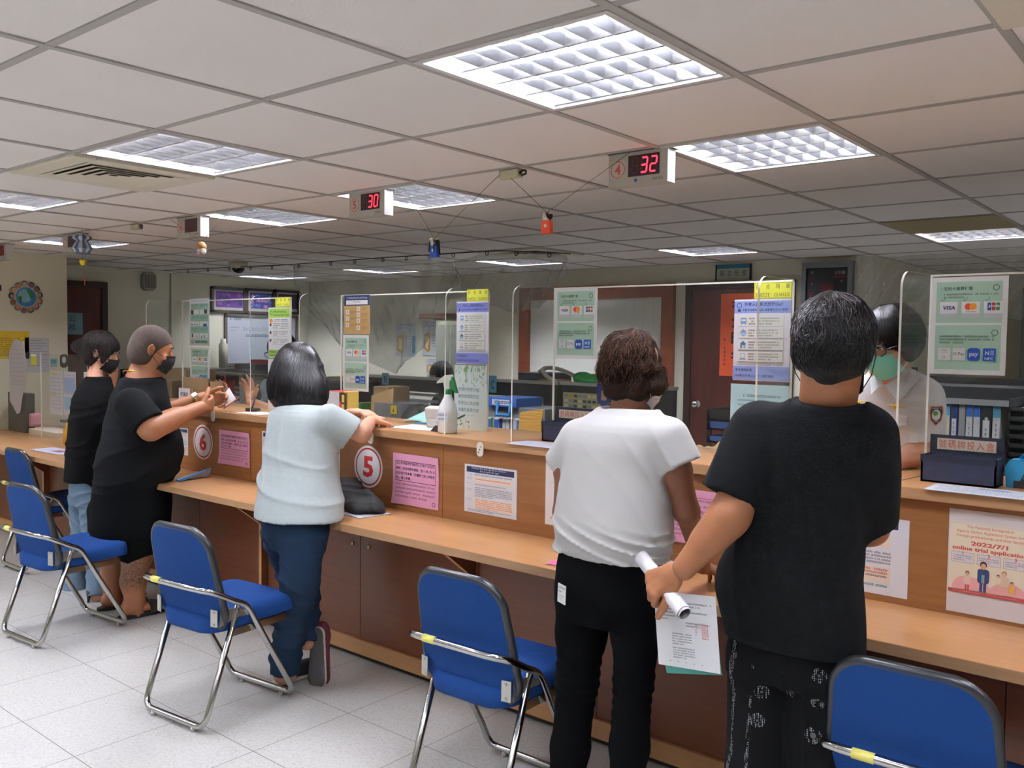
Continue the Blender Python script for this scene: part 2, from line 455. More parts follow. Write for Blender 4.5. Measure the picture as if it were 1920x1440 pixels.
# ---- ceiling lights
TUBE = mat('fluorescent_glass', '#f3f2ff', 0.4, emit=TUBE_POWER)
HOUS = mat('light_housing_white', '#dcdddf', 0.4)
LOUV = mat('louvre_aluminium', '#dcdee2', 0.27, metal=1.0)
FRAM = mat('light_frame', '#c9c8c4', 0.45)
def make_light():
    r = empty('ceiling_light', (0, 0, ZC))
    s = CELL/2-0.012
    f = MB()
    for a, b in (((-s, -s, -0.005), (s, -s+0.018, 0.004)), ((-s, s-0.018, -0.005), (s, s, 0.004)), ((-s, -s, -0.005), (-s+0.018, s, 0.004)), ((s-0.018, -s, -0.005), (s, s, 0.004))): f.box(a, b, FRAM)
    f.build('frame', r)
    h = MB(); t = 0.09
    h.box((-s, -s, t), (s, s, t+0.005), HOUS)
    for a, b in (((-s, -s, 0.004), (-s+0.004, s, t)), ((s-0.004, -s, 0.004), (s, s, t)), ((-s, -s, 0.004), (s, -s+0.004, t)), ((-s, s-0.004, 0.004), (s, s, t))): h.box(a, b, HOUS)
    h.build('housing', r)
    l = MB(); q = s-0.02
    # longitudinal reflectors (V section), cross blades
    for i in range(5):
        y = -q+2*q*i/4
        w = 0.012 if 0 < i < 4 else 0.008
        l.prism([(y-w*0.3, 0.004), (y+w*0.3, 0.004), (y+w, 0.040), (y-w, 0.040)], -q, q, LOUV, Matrix(((0, 0, 1, 0), (1, 0, 0, 0), (0, 1, 0, 0), (0, 0, 0, 1))))
    for i in range(1, 8):
        x = -q+2*q*i/8
        l.prism([(x-0.001, 0.006), (x+0.001, 0.006), (x+0.006, 0.032), (x-0.006, 0.032)], -q, q, LOUV, Matrix(((1, 0, 0, 0), (0, 0, 1, 0), (0, 1, 0, 0), (0, 0, 0, 1))))
    l.build('louvre', r)
    for i in range(4):
        y = -q+2*q*(i+0.5)/4
        MB().tube([(-q+0.01, y, 0.062), (q-0.01, y, 0.062)], 0.0125, TUBE, 10).build('fluorescent_tube', r)
    return r
LLAB = {(0, 0): 'largest square louvred fluorescent ceiling light, nearest the camera above the white shirt', (3, 0): 'louvred ceiling light touching the big square air vent',
        (6, 0): 'louvred ceiling light cut by the left picture edge', (0, 2): 'louvred ceiling light directly right of number display 4',
        (3, 2): 'louvred ceiling light partly behind number display 5', (5, 2): 'louvred ceiling light directly right of number display 6',
        (9, 2): 'louvred ceiling light behind the blue and white paper lantern', (3, 7): 'small distant louvred ceiling light above the director room sign',
        (0, 7): 'distant louvred ceiling light beside the perforated return grille', (6, 7): 'distant ceiling light seen through the clear plastic sheet',
        (9, 7): 'thin distant ceiling light left of the blue paper doll', (12, 7): 'farthest ceiling light above the framed purple pictures'}
lp = make_light(); first = True
for k in LIGHTS:
    o = lp if first else tree_copy(lp); first = False
    x0, y0, x1, y1 = cell(*k)
    o.location = ((x0+x1)/2, (y0+y1)/2, ZC)
    props(o, LLAB.get(k, 'louvred fluorescent ceiling light added out of view to brighten the room'), 'ceiling light', 'square louvred ceiling lights')

# ---- big cassette air vent (4,0)
def air_vent(v, u, label, colour='#cfc9b6', flip=False, frame='#c4bda8'):
    x0, y0, x1, y1 = cell(v, u); cx, cy = (x0+x1)/2, (y0+y1)/2
    r = empty('air_vent', (cx, cy, ZC), 0, label, 'air vent')
    BE = mat('vent_beige', colour, 0.5); DK = mat('vent_dark', '#4a463c', 0.7)
    s = CELL/2-0.004
    m = MB()
    def ringbox(ra, rb, z0, z1, mm):
        for a, b in (((-ra, -ra, z0), (ra, -rb, z1)), ((-ra, rb, z0), (ra, ra, z1)), ((-ra, -rb, z0), (-rb, rb, z1)), ((rb, -rb, z0), (ra, rb, z1))): m.box(a, b, mm)
    ringbox(s, s-0.085, -0.016, 0.0, BE)
    m.build('frame', r, bevel=0.004)
    MB().box((-s+0.08, -s+0.08, -0.004), (s-0.08, s-0.08, -0.001), DK).build('duct_plate', r)
    for i in range(5):
        ra = s-0.088-i*0.041
        m = MB(); rb = ra-0.030
        for (sx, sy) in ((0, -1), (0, 1), (-1, 0), (1, 0)):
            if sx == 0: pts = [(-ra, sy*ra, -0.015), (ra, sy*ra, -0.015), (rb, sy*rb, -0.010), (-rb, sy*rb, -0.010)]
            else: pts = [(sx*ra, -ra, -0.015), (sx*ra, ra, -0.015), (sx*rb, rb, -0.010), (sx*rb, -rb, -0.010)]
            m.add(pts+[(p[0], p[1], p[2]-0.0015) for p in pts], [(0, 1, 2, 3), (7, 6, 5, 4), (0, 4, 5, 1), (1, 5, 6, 2), (2, 6, 7, 3), (3, 7, 4, 0)], BE)
        m.build('vane', r)
    return r
air_vent(4, 0, 'large beige square ceiling air vent with nested louvres beside a bright light')
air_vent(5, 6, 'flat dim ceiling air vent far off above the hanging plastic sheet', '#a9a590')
air_vent(-2, 0, 'beige ceiling air vent cut off by the top right picture corner')
# perforated return grille (0,6)
x0, y0, x1, y1 = cell(0, 6)
g = empty('return_grille', ((x0+x1)/2, (y0+y1)/2, ZC), 0, 'perforated beige return air grille beside the far right ceiling light', 'air vent')
GB = mat('grille_beige', '#b3a888', 0.6); m = MB(); s = CELL/2-0.01
m.box((-s, -s, -0.002), (s, s, -0.0005), mat('grille_dark', '#75694c', 0.8))
m.build('backing', g)
m = MB()
for i in range(31):
    p = -s+2*s*i/30
    m.box((p-0.004, -s, -0.006), (p+0.004, s, -0.003), GB); m.box((-s, p-0.004, -0.008), (s, p+0.004, -0.006), GB)
m.build('mesh', g)

# ---- doors, window in the back wall
def door(name, O, ax, w, h, handle_side=1, leaf=DARKWOOD, swing='n'):
    """O floor corner, ax unit along the wall, outwards = normal towards the viewer side"""
    ax = Vector(ax); nrm = Vector((ax.y, -ax.x, 0))
    M = Matrix(((ax.x, nrm.x, 0, O[0]), (ax.y, nrm.y, 0, O[1]), (0, 0, 1, O[2]), (0, 0, 0, 1)))
    r = bpy.data.objects.new(name, None); COL.objects.link(r); r.matrix_world = M; r['kind'] = 'structure'
    FR = mat('door_frame_dark', '#2b120e', 0.45)
    f = MB(); t = 0.06
    f.box((0, 0.0, 0), (t, 0.04, h), FR); f.box((w-t, 0.0, 0), (w, 0.04, h), FR); f.box((t, 0.0, h-t), (w-t, 0.04, h), FR)
    f.build('door_frame', r)
    MB().box((t, 0.002, 0.01), (w-t, 0.022, h-t), leaf).build('door_leaf', r)
    CH = mat('polished_chrome', '#c9c9c6', 0.12, metal=1.0)
    kx = t+0.07 if handle_side < 0 else w-t-0.07
    Mk = Matrix.Translation((kx, 0.022, 1.03)) @ Matrix.Rotation(-PI/2, 4, 'X')
    MB().lathe([(0.034, 0), (0.032, 0.006), (0.012, 0.012), (0.012, 0.03), (0.026, 0.036), (0.031, 0.05), (0.026, 0.064), (0.001, 0.07)], (0, 0, 0), CH, 20, Mk).build('door_handle', r)
    return r
door('door_1', (-3.845, 7.05, 0), (1, 0, 0), 0.98, 2.085, -1)
door('door_2', (-9.2, 3.60, 0), (0, 1, 0), 0.86, 2.11, 1)
# internal window with vertical blinds
wn = empty('window_1', (-5.72, 7.05, 0), kind='structure')
f = MB(); ww, z0, z1, t = 1.76, 0.93, 2.09, 0.12
for a, b in (((0, -0.05, z0), (t, 0, z1)), ((ww-t, -0.05, z0), (ww, 0, z1)), ((t, -0.05, z1-t), (ww-t, 0, z1)), ((t, -0.05, z0), (ww-t, 0, z0+t))): f.box(a, b, REDWOOD)
f.build('window_frame', wn)
f = MB(); BL = mat('blind_fabric', '#f0f0e8', 0.8); n = 15
for i in range(n):
    xa = t+(ww-2*t)*i/n; xb = t+(ww-2*t)*(i+1)/n-0.006
    f.add([(xa, -0.012, z0+t), (xb, -0.004, z0+t), (xb, -0.004, z1-t), (xa, -0.012, z1-t)], [(0, 1, 2, 3)], BL)
f.box((t, -0.003, z0+t), (ww-t, -0.001, z1-t), mat('blind_gap', '#9a9d93', 0.8))
f.build('vertical_blind', wn)
MB().box((t, -0.03, z0+t), (ww-t, -0.026, z1-t), clear_mat('window_glass', tint='#ffffff', haze=0.01, refl=0.35)).build('pane', wn)
# curtain at the far right
m = MB(); CU_ = mat('curtain_cloth', '#b9bba9', 0.85)
m.grid(lambda u, v: (-1.40+u*1.8, 9.5+0.035*math.sin(u*44), 0.5+v*1.68), 90, 2, CU_, 0.004)
props(m.build('window_curtain'), 'pale green pleated curtain at the far right behind the payment poster', 'curtain')
m = MB(); m.box((-1.62, 9.2, 0), (-1.44, 9.45, 2.1), mat('grey_metal_cabinet', '#6f7570', 0.5))
m.box((-1.615, 9.195, 0.06), (-1.445, 9.2, 2.05), mat('grey_metal_door', '#7c827c', 0.45))
props(m.build('metal_cabinet', bevel=0.004), 'tall grey metal cabinet beside the pale curtain', 'cabinet')
m = MB(); m.box((-9.19, 5.17, 0), (-9.195, 5.185, 2.25), mat('seam_grey', '#9d9c8a')); props(m.build('trim_1'), kind='structure')
# ================================================================== the counter
TOPW = wood_mat('counter_top_wood', '#b38355', '#c09264', 0.28)
RISW = wood_mat('counter_riser_wood', '#84562f', '#9a6b40', 0.4)
PANW = wood_mat('counter_panel_wood', '#683822', '#78462c', 0.35)
EDGE = mat('counter_edge_band', '#a8825c', 0.45, mix=('#b8926a', 8, 2, (1, 8, 8)))
TOEW = wood_mat('toe_board_wood', '#b98858', '#c89a68', 0.5)
YR = 2.865; ZT = 1.132; YS = 2.475; ZS = 0.76
XL, XR = -5.72, 2.9
m = MB(); m.box((XL, 2.84, ZT-0.034), (XR, 3.32, ZT), TOPW); m.box((XL, 2.838, ZT-0.034), (XR, 2.84, ZT-0.001), EDGE)
props(m.build('countertop'), 'long raised maple wood countertop carrying the sneeze guards', 'countertop')
m = MB()
m.box((-8.07, YS, ZS-0.032), (XR, YR-0.0, ZS), TOPW); m.box((-8.07, YS-0.002, ZS-0.032), (XR, YS, ZS-0.001), EDGE)
props(m.build('writing_shelf'), 'long lower maple wood writing shelf along the front of the counter', 'shelf')
m = MB(); m.box((-8.07, YR+0.001, ZS-0.032), (XL-0.03, 3.5, ZS), TOPW)
props(m.build('low_desk'), 'low wooden desk top behind the small clear screen at far left', 'desk')
cb = empty('counter_base', (0, 0, 0), 0, 'wooden counter body with riser panels and dark reddish doors below', 'counter')
seams = [-8.07, -6.55, -5.72, -4.25, -2.77, -1.29, 0.2, 1.6, 2.9]
for a, b in zip(seams[2:-1], seams[3:]):
    MB().box((a+0.0015, YR, ZS), (b-0.0015, YR+0.02, ZT-0.034), RISW).build('riser_panel', cb)
lows = [-8.07, -7.0, -6.2, -5.3, -4.72, -4.05, -3.29, -2.52, -1.9, -1.28, -0.5, 0.4, 1.4, 2.9]
for a, b in zip(lows[:-1], lows[1:]):
    MB().box((a+0.002, YR-0.03, 0.10), (b-0.002, YR-0.012, ZS-0.032), PANW).build('lower_panel', cb)
m = MB(); m.box((-8.07, YR-0.012, 0.1), (XR, YR, ZS-0.032), mat('seam_dark', '#2a120a')); m.build('carcass', cb)
m = MB(); m.box((-8.07, YR-0.045, 0.028), (XR, YR-0.02, 0.1), TOEW); m.build('toe_board', cb)
m = MB(); m.box((-8.07, YR-0.019, 0.0), (XR, YR+0.0, 0.1), mat('plinth_black', '#1a1512')); m.build('plinth', cb)
m = MB(); m.box((XL, YR+0.3, 0), (XR, YR+0.32, ZT-0.034), PANW); m.build('back_panel', cb)
m = MB(); m.box((XL-0.02, YR, ZS), (XL, 3.3, ZT-0.034), RISW); m.build('end_panel', cb)
for x in (-6.75, -5.3, -4.06, -2.55, -0.9, 0.5, 1.9):
    m = MB(); m.prism([(YS+0.10, ZS-0.032), (YR-0.03, ZS-0.032), (YR-0.03, 0.1), (YR-0.07, 0.1), (YR-0.07, 0.56)], x-0.012, x+0.012, PANW, Matrix(((0, 0, 1, 0), (1, 0, 0, 0), (0, 1, 0, 0), (0, 0, 0, 1))), TOEW)
    m.build('bracket', cb)
for x in (-3.35, -3.23):
    p = Matrix.Translation((x, YR-0.03, 0.56)) @ Matrix.Rotation(PI/2, 4, 'X')
    MB().lathe([(0.012, 0), (0.012, 0.003), (0.006, 0.004), (0.0001, 0.004)], (0, 0, 0), mat('lock_brass', '#8f7b5a', 0.35, metal=1), 16, p).build('lock', cb)

# ================================================================== folding chairs
CHR = mat('chair_chrome', '#b9bbb8', 0.14, metal=1.0)
BLU = mat('chair_blue_fabric', '#14407f', 0.9, mix=('#113872', 300, 2), bump=(700, 0.25), spec=.25)
BLK = mat('chair_black_rim', '#23272a', 0.3)
YLW = mat('sticker_yellow', '#e3dc73', 0.5)
STL = mat('bracket_steel', '#b8b8b0', 0.3, metal=0.9)
def make_chair():
    r = empty('folding_chair')
    # rear leg tube (U) : floor bar at the back, leaning forward
    hw = 0.195
    def U(y0, z0, y1, z1, hw, r0):
        """U tube: top left -> floor -> top right"""
        pts = [(-hw, y1, z1), (-hw, y0+(y1-y0)*0.12, z0+(z1-z0)*0.12)]
        for i in range(1, 6):
            a = PI/2*i/6; k = 0.045
            pts.append((-hw+k-k*math.cos(a), y0+(y1-y0)*0.1*(1-math.sin(a)), z0+(z1-z0)*0.1*(1-math.sin(a))))
        pts.append((-hw+0.05, y0, z0))
        return pts+[(-x, y, z) for x, y, z in reversed(pts)]
    MB().tube(U(-0.225, 0.024, -0.055, 0.492, hw, 0), 0.0125, CHR, 12).build('rear_leg', r)
    # front legs rise and bend back into the rail behind the backrest
    k = 0.205
    right = [(k-0.05, 0.225, 0.024), (k-0.015, 0.222, 0.03), (k, 0.212, 0.055), (k, 0.205, 0.075), (k, -0.005, 0.44), (k, -0.02, 0.462), (k, -0.035, 0.476), (k, -0.055, 0.487), (k, -0.09, 0.503), (k, -0.17, 0.548),
             (k-0.006, -0.20, 0.562), (k-0.025, -0.222, 0.570), (k-0.06, -0.232, 0.573), (k-0.12, -0.236, 0.574)]
    left = [(-x, y, z) for x, y, z in reversed(right)]
    MB().tube(right+left, 0.0125, CHR, 12, closed=True).build('front_leg_rail', r)
    for sx in (-1, 1):
        for sy in (-1, 1):
            MB().tube([(sx*0.13, sy*0.225, 0.0), (sx*0.13, sy*0.225, 0.02)], 0.012, mat('foot_grey', '#b5b3aa', 0.6), 8).build('foot_pad', r)
    # backrest: rounded slab, tilted, curved
    def back(w, zb, zt, thick, off, m, name, rr, inset=0):
        poly = []
        n = 10
        for (cx, cz, a0, rad) in ((-w+rr*0.8, zb+rr*0.8, PI, rr*0.8), (w-rr*0.8, zb+rr*0.8, 1.5*PI, rr*0.8), (w-0.02-rr, zt-rr, 0, rr), (-w+0.02+rr, zt-rr, .5*PI, rr)):
            poly += [(cx+rad*math.cos(a0+PI/2*i/n), cz+rad*math.sin(a0+PI/2*i/n)) for i in range(n+1)]
        # bulge the sides and the bottom a little
        cz = (zb+zt)/2
        poly = [(x*(1+0.03*(1-abs(z-cz)/(zt-cz))), z-0.012*(1-(x/w)**2) if z < cz else z+0.014*(1-(x/w)**2)) for x, z in poly]
        mb = MB(); C = (0, cz); rings = []
        def P(x, z, d): # depth curve: sides wrap forwards, top leans back
            y = -0.165+0.55*(x*x)-0.20*(z-0.47)+d
            return (x, y, z)
        vs = []; R = 6
        for d in (off, off+thick):
            base = len(vs)
            vs.append(P(C[0], C[1], d))
            for j in range(1, R+1):
                t = j/R
                for (x, z) in poly: vs.append(P(C[0]+(x-C[0])*t, C[1]+(z-C[1])*t, d+(0.004 if d > off else 0)*(1-t**4)))
        n = len(poly); fs = []
        B = 1+R*n
        for s_, base in ((0, 0), (1, B)):
            tr = [(base, base+1+(i+1) % n, base+1+i) for i in range(n)]
            q = [(base+1+j*n+i, base+1+j*n+(i+1) % n, base+1+(j+1)*n+(i+1) % n, base+1+(j+1)*n+i) for j in range(R-1) for i in range(n)]
            if s_ == 0: tr = [tuple(reversed(f)) for f in tr]; q = q
            else: q = [tuple(reversed(f)) for f in q]
            fs += tr+q
        o0 = 1+(R-1)*n; o1 = B+o0
        fs += [(o0+i, o1+i, o1+(i+1) % n, o0+(i+1) % n) for i in range(n)]
        mb.add(vs, fs, m, True)
        return mb, [P(x, z, off+thick*0.5) for x, z in poly]
    b, rim = back(0.198, 0.395, 0.785, 0.03, 0, BLU, 'backrest', 0.085)
    bo = b.build('backrest', r)
    md = bo.modifiers.new('e', 'EDGE_SPLIT'); md.split_angle = 0.9
    MB().tube(rim, 0.0155, BLK, 10, closed=True, flat=1.0).build('backrest_rim', r)
    # seat cushion
    poly = []
    n = 10
    for (cx, cy, a0, rad) in ((-0.085, -0.075, PI, 0.1), (0.085, -0.075, 1.5*PI, 0.1), (0.165, 0.205, 0, 0.045), (-0.165, 0.205, .5*PI, 0.045)):
        poly += [(cx+rad*math.cos(a0+PI/2*i/n), cy+rad*math.sin(a0+PI/2*i/n)) for i in range(n+1)]
    mb = MB(); vs = []; fs = []
    levels = [(0.9, 0.376), (0.985, 0.381), (1.0, 0.398), (1.0, 0.426), (0.97, 0.444), (0.85, 0.453), (0.5, 0.452), (0.0001, 0.449)]
    npoly = len(poly)
    for t, z in levels:
        for x, y in poly: vs.append((x*t, 0.05+(y-0.05)*t, z+0.05*(y+0.05)*0.35+(0.012*math.sin((y+0.1)*7) if t < 1 else 0)))
    for j in range(len(levels)-1):
        fs += [(j*npoly+i, j*npoly+(i+1) % npoly, (j+1)*npoly+(i+1) % npoly, (j+1)*npoly+i) for i in range(npoly)]
    fs.append(tuple(range(npoly-1, -1, -1)))
    mb.add(vs, fs, BLU, True); mb.build('seat', r)
    for sx in (-1, 1):
        m = MB(); m.box((sx*0.182-0.002, -0.09, 0.35), (sx*0.182+0.002, 0.20, 0.378), CHR); m.box((min(sx*0.182, sx*0.165), -0.09, 0.376), (max(sx*0.182, sx*0.165), 0.2, 0.380), CHR)
        m.build('seat_rail', r)
        m = MB()
        m.prism([(-0.165+0.55*0.03, 0.41), (-0.165+0.55*0.03, 0.478), (-0.06, 0.468), (0.0, 0.438), (0.0, 0.425), (-0.07, 0.43)], sx*0.196-0.0015, sx*0.196+0.0015, STL, Matrix(((0, 0, 1, 0), (1, 0, 0, 0), (0, 1, 0, 0), (0, 0, 0, 1))))
        m.cbox((sx*0.178, -0.163, 0.444), (0.034, 0.003, 0.068), STL, (0, 0, sx*0.2))
        for z in (0.42, 0.468):
            m.sphere((sx*0.178, -0.166, z), (0.006, 0.003, 0.006), STL, 8, 6)
        m.build('back_bracket', r)
    MB().tube([(-0.115, -0.236, 0.574), (-0.062, -0.2364, 0.5742)], 0.0131, YLW, 12).build('yellow_sticker', r)['label'] = 'yellow inventory sticker'
    return r
ch = make_chair()
CH = [(-3.315, 2.08, 0.10, 'blue fabric folding chair beside the jeans of the grey shirted person'),
      (-4.755, 2.07, 0.08, 'blue fabric folding chair at the left edge beside the tattooed leg'),
      (-1.965, 2.30, 0.03, 'blue fabric folding chair left of the person in black trousers and white top'),
      (-0.595, 2.40, 0.02, 'blue fabric folding chair cut off at the bottom right corner'),
      (-6.25, 2.62, 0.0, 'blue seat of the farthest folding chair tucked under the shelf at left')]
for i, (x, y, a, lab) in enumerate(CH):
    o = ch if i == 0 else tree_copy(ch)
    o.location = (x, y, 0); o.rotation_euler = (0, 0, a); props(o, lab, 'chair', 'blue folding chairs in front of the counter')
# ================================================================== soft-body modelling: blended distance shapes turned into one surface
def V3(*a): return np.array(a, dtype=np.float64)
class Cone:
    """tapered round limb; flat=(normal, factor) squashes it along a direction; cap cuts the b end square"""
    def __init__(s, a, b, ra, rb, flat=None, cap=False, capa=False):
        s.a = np.array(a, float); s.b = np.array(b, float); s.ra = ra; s.rb = rb; s.flat = flat; s.cap = cap; s.capa = capa
        r = max(ra, rb)*(1.0 if not flat else max(1.0, flat[1]))
        s.lo = np.minimum(s.a, s.b)-r; s.hi = np.maximum(s.a, s.b)+r
    def d(s, P):
        ab = s.b-s.a; L2 = ab@ab+1e-12
        q = P-s.a; t = np.clip(q@ab/L2, 0, 1)
        o = q-t[:, None]*ab
        if s.flat:
            n = np.array(s.flat[0], float); n /= np.linalg.norm(n)
            k = o@n; o = o+np.outer(k*(1/s.flat[1]-1), n)
        d = np.sqrt((o*o).sum(1))-(s.ra+(s.rb-s.ra)*t)
        if s.cap or s.capa:
            L = math.sqrt(L2); h = q@ab/L
            if s.cap: d = np.maximum(d, h-L)
            if s.capa: d = np.maximum(d, -h)
        return d
class Ell:
    def __init__(s, c, r, R=None):
        s.c = np.array(c, float); s.r = np.array(r, float); s.R = np.array(R) if R is not None else None
        m = s.r.max(); s.lo = s.c-m; s.hi = s.c+m
    def d(s, P):
        q = P-s.c
        if s.R is not None: q = q @ s.R
        k0 = np.sqrt(((q/s.r)**2).sum(1)); k1 = np.sqrt(((q/(s.r*s.r))**2).sum(1))+1e-9
        return k0*(k0-1)/k1
class Loft:
    """stack of oval sections (z, cx, cy, half width, half depth) turned by yaw; optional slanted caps"""
    def __init__(s, secs, yaw=0, p=2.4, grow=0, capz=True):
        S = np.array(sorted(secs), float); s.S = S; s.yaw = yaw; s.p = p; s.g = grow; s.capz = capz
        m = S[:, 3:5].max()+grow+0.02
        s.lo = np.array([S[:, 1].min()-m, S[:, 2].min()-m, S[0, 0]-0.03]); s.hi = np.array([S[:, 1].max()+m, S[:, 2].max()+m, S[-1, 0]+0.03])
        s.c, s.n = math.cos(yaw), math.sin(yaw)
    def d(s, P):
        S = s.S; z = P[:, 2]
        f = lambda k: np.interp(z, S[:, 0], S[:, k])
        # smooth the profile a little by averaging
        def g(k): return (np.interp(z-0.02, S[:, 0], S[:, k])+2*f(k)+np.interp(z+0.02, S[:, 0], S[:, k]))/4
        x = P[:, 0]-g(1); y = P[:, 1]-g(2); a = g(3)+s.g; b = g(4)+s.g
        u = x*s.c+y*s.n; v = -x*s.n+y*s.c
        k = (np.abs(u/a)**s.p+np.abs(v/b)**s.p)**(1/s.p)
        d = (k-1)*np.minimum(a, b)
        if s.capz: d = np.maximum(d, np.maximum(z-S[-1, 0], S[0, 0]-z))
        return d
class Soft:
    def __init__(s): s.items = []; s.lo = None; s.hi = None; s.disp = None
    def add(s, prim, k=0.03, op='u'):
        s.items.append((prim, k, op))
        if op == 'u':
            s.lo = prim.lo.copy() if s.lo is None else np.minimum(s.lo, prim.lo); s.hi = prim.hi.copy() if s.hi is None else np.maximum(s.hi, prim.hi)
        return s
    def at(s, P):
        D = np.full(len(P), 0.3)
        for prim, k, op in s.items:
            pad = k+0.03
            M = ((P > prim.lo-pad) & (P < prim.hi+pad)).all(1)
            if not M.any(): continue
            d = prim.d(P[M]); A = D[M]
            if op == 'u':
                h = np.clip(0.5+0.5*(A-d)/k, 0, 1); D[M] = A*(1-h)+d*h-k*h*(1-h)
            else:   # carve
                h = np.clip(0.5-0.5*(A+d)/k, 0, 1); D[M] = A*(1-h)+(-d)*h+k*h*(1-h)
        if s.disp is not None:
            M = np.abs(D) < 0.05
            if M.any(): D[M] = D[M]+s.disp(P[M])
        return D
    def mesh(s, res=0.008, box=None, smooth=1):
        lo, hi = (s.lo-0.03, s.hi+0.03) if box is None else (np.array(box[0], float), np.array(box[1], float))
        n = np.ceil((hi-lo)/res).astype(int)+1
        ax = [lo[i]+res*np.arange(n[i]) for i in range(3)]
        D = np.full(tuple(n), 0.3)
        for prim, k, op in s.items:
            pad = k+2*res+0.01
            i0 = np.maximum(np.floor((prim.lo-pad-lo)/res).astype(int), 0); i1 = np.minimum(np.ceil((prim.hi+pad-lo)/res).astype(int)+1, n)
            if (i1 <= i0).any(): continue
            sl = tuple(slice(i0[i], i1[i]) for i in range(3))
            G = np.stack(np.meshgrid(*[ax[i][sl[i]] for i in range(3)], indexing='ij'), -1).reshape(-1, 3)
            d = prim.d(G).reshape(D[sl].shape); A = D[sl]
            if op == 'u':
                h = np.clip(0.5+0.5*(A-d)/k, 0, 1); D[sl] = A*(1-h)+d*h-k*h*(1-h)
            else:
                h = np.clip(0.5-0.5*(A+d)/k, 0, 1); D[sl] = A*(1-h)+(-d)*h+k*h*(1-h)
        if s.disp is not None:
            M = np.abs(D) < 0.05
            I = np.argwhere(M)
            D[M] += s.disp(lo+I*res)
        # surface nets
        ins = D < 0
        c = np.zeros(np.array(D.shape)-1, int)
        for i in (0, 1):
            for j in (0, 1):
                for k in (0, 1): c += ins[i:i+D.shape[0]-1, j:j+D.shape[1]-1, k:k+D.shape[2]-1]
        cells = np.argwhere((c > 0) & (c < 8))
        idx = -np.ones(c.shape, int); idx[tuple(cells.T)] = np.arange(len(cells))
        acc = np.zeros((len(cells), 3)); cnt = np.zeros(len(cells))
        corners = [(i, j, k) for i in (0, 1) for j in (0, 1) for k in (0, 1)]
        for a in corners:
            for axis in range(3):
                if a[axis]: continue
                b = list(a); b[axis] = 1
                da = D[tuple((cells+a).T)]; db = D[tuple((cells+b).T)]
                m = (da < 0) != (db < 0)
                t = np.where(m, da/(da-db+1e-12), 0)
                p = np.array(a, float)[None]+np.zeros((len(cells), 3)); p[:, axis] += t
                acc[m] += p[m]; cnt[m] += 1
        Vt = lo+(cells+acc/cnt[:, None])*res
        faces = []
        for axis in range(3):
            o1, o2 = [(1, 2), (2, 0), (0, 1)][axis]
            sh = np.array(D.shape); sh[axis] -= 1
            s0 = [slice(None)]*3; s1 = [slice(None)]*3; s0[axis] = slice(0, -1); s1[axis] = slice(1, None)
            A = ins[tuple(s0)]; B = ins[tuple(s1)]
            E = np.argwhere(A != B)
            E = E[(E[:, o1] > 0) & (E[:, o2] > 0) & (E[:, o1] < D.shape[o1]-1) & (E[:, o2] < D.shape[o2]-1)]
            e1 = np.zeros(3, int); e1[o1] = 1; e2 = np.zeros(3, int); e2[o2] = 1
            q = [idx[tuple((E-e1-e2).T)], idx[tuple((E-e2).T)], idx[tuple(E.T)], idx[tuple((E-e1).T)]]
            F = np.stack(q, 1); inside = A[tuple(E.T)]
            F[~inside] = F[~inside][:, ::-1]
            faces.append(F[(F >= 0).all(1)])
        F = np.concatenate(faces)
        return Vt, F
def noise_disp(amp, freq, seed=0, stretch=(1, 1, 1), octs=2):
    r = np.random.RandomState(seed); K = r.normal(size=(10, 3))*np.array(stretch)*freq; ph = r.uniform(0, 6.28, 10); W = r.normal(size=(4, 3))*freq*0.5; wp = r.uniform(0, 6.28, 4)
    def f(P):
        Q = P+0.35/freq*np.stack([np.sin(P@W[0]+wp[0]), np.sin(P@W[1]+wp[1]), np.sin(P@W[2]+wp[2])], 1)
        a = np.zeros(len(P))
        for i in range(10): a += np.sin(Q@K[i]+ph[i])*(1 if i < 5 else 0.5)
        return amp*a/3.5
    return f
def ridge_disp(amp, dirv, freq, seed=0, zlo=-9, zhi=9, fade=0.1, sharp=1.5):
    """fold lines: sharp ridges along wavy planes perpendicular to dirv, only between zlo and zhi"""
    r = np.random.RandomState(seed); W = r.normal(size=(3, 3))*9; ph = r.uniform(0, 6.28, 3); dv = np.array(dirv, float); dv /= np.linalg.norm(dv)
    W2 = r.normal(size=3)*6
    def f(P):
        q = P@dv+0.03*np.sin(P@W[0]+ph[0])+0.02*np.sin(P@W[1]+ph[1])
        w = 1-np.abs(np.sin(q*freq+ph[2]))
        g = np.clip((P[:, 2]-zlo)/fade, 0, 1)*np.clip((zhi-P[:, 2])/fade, 0, 1)*(0.55+0.45*np.sin(P@W2+ph[0]))
        return -amp*w**sharp*g
    return f
def sum_disp(*fs):
    return lambda P: sum(f(P) for f in fs)
def soft_obj(parts, name, m, parent=None, mats=None):
    """parts: list of (Soft, res[, box[, material index]]) merged in one mesh"""
    Vs = []; Fs = []; mi = []; o = 0
    for it in parts:
        sf, res = it[0], it[1]; box = it[2] if len(it) > 2 else None
        v, f = sf.mesh(res, box); Vs.append(v); Fs.append(f+o); o += len(v); mi += [it[3] if len(it) > 3 else 0]*len(f)
    Vv = np.concatenate(Vs); F = np.concatenate(Fs)
    me = bpy.data.meshes.new(name); me.from_pydata(Vv.tolist(), [], F.tolist())
    for mm in ([m] if mats is None else mats): me.materials.append(mm)
    me.polygons.foreach_set('material_index', mi)
    me.polygons.foreach_set('use_smooth', [True]*len(me.polygons)); me.update()
    ob = bpy.data.objects.new(name, me); COL.objects.link(ob)
    if parent is not None: ob.parent = parent
    return ob

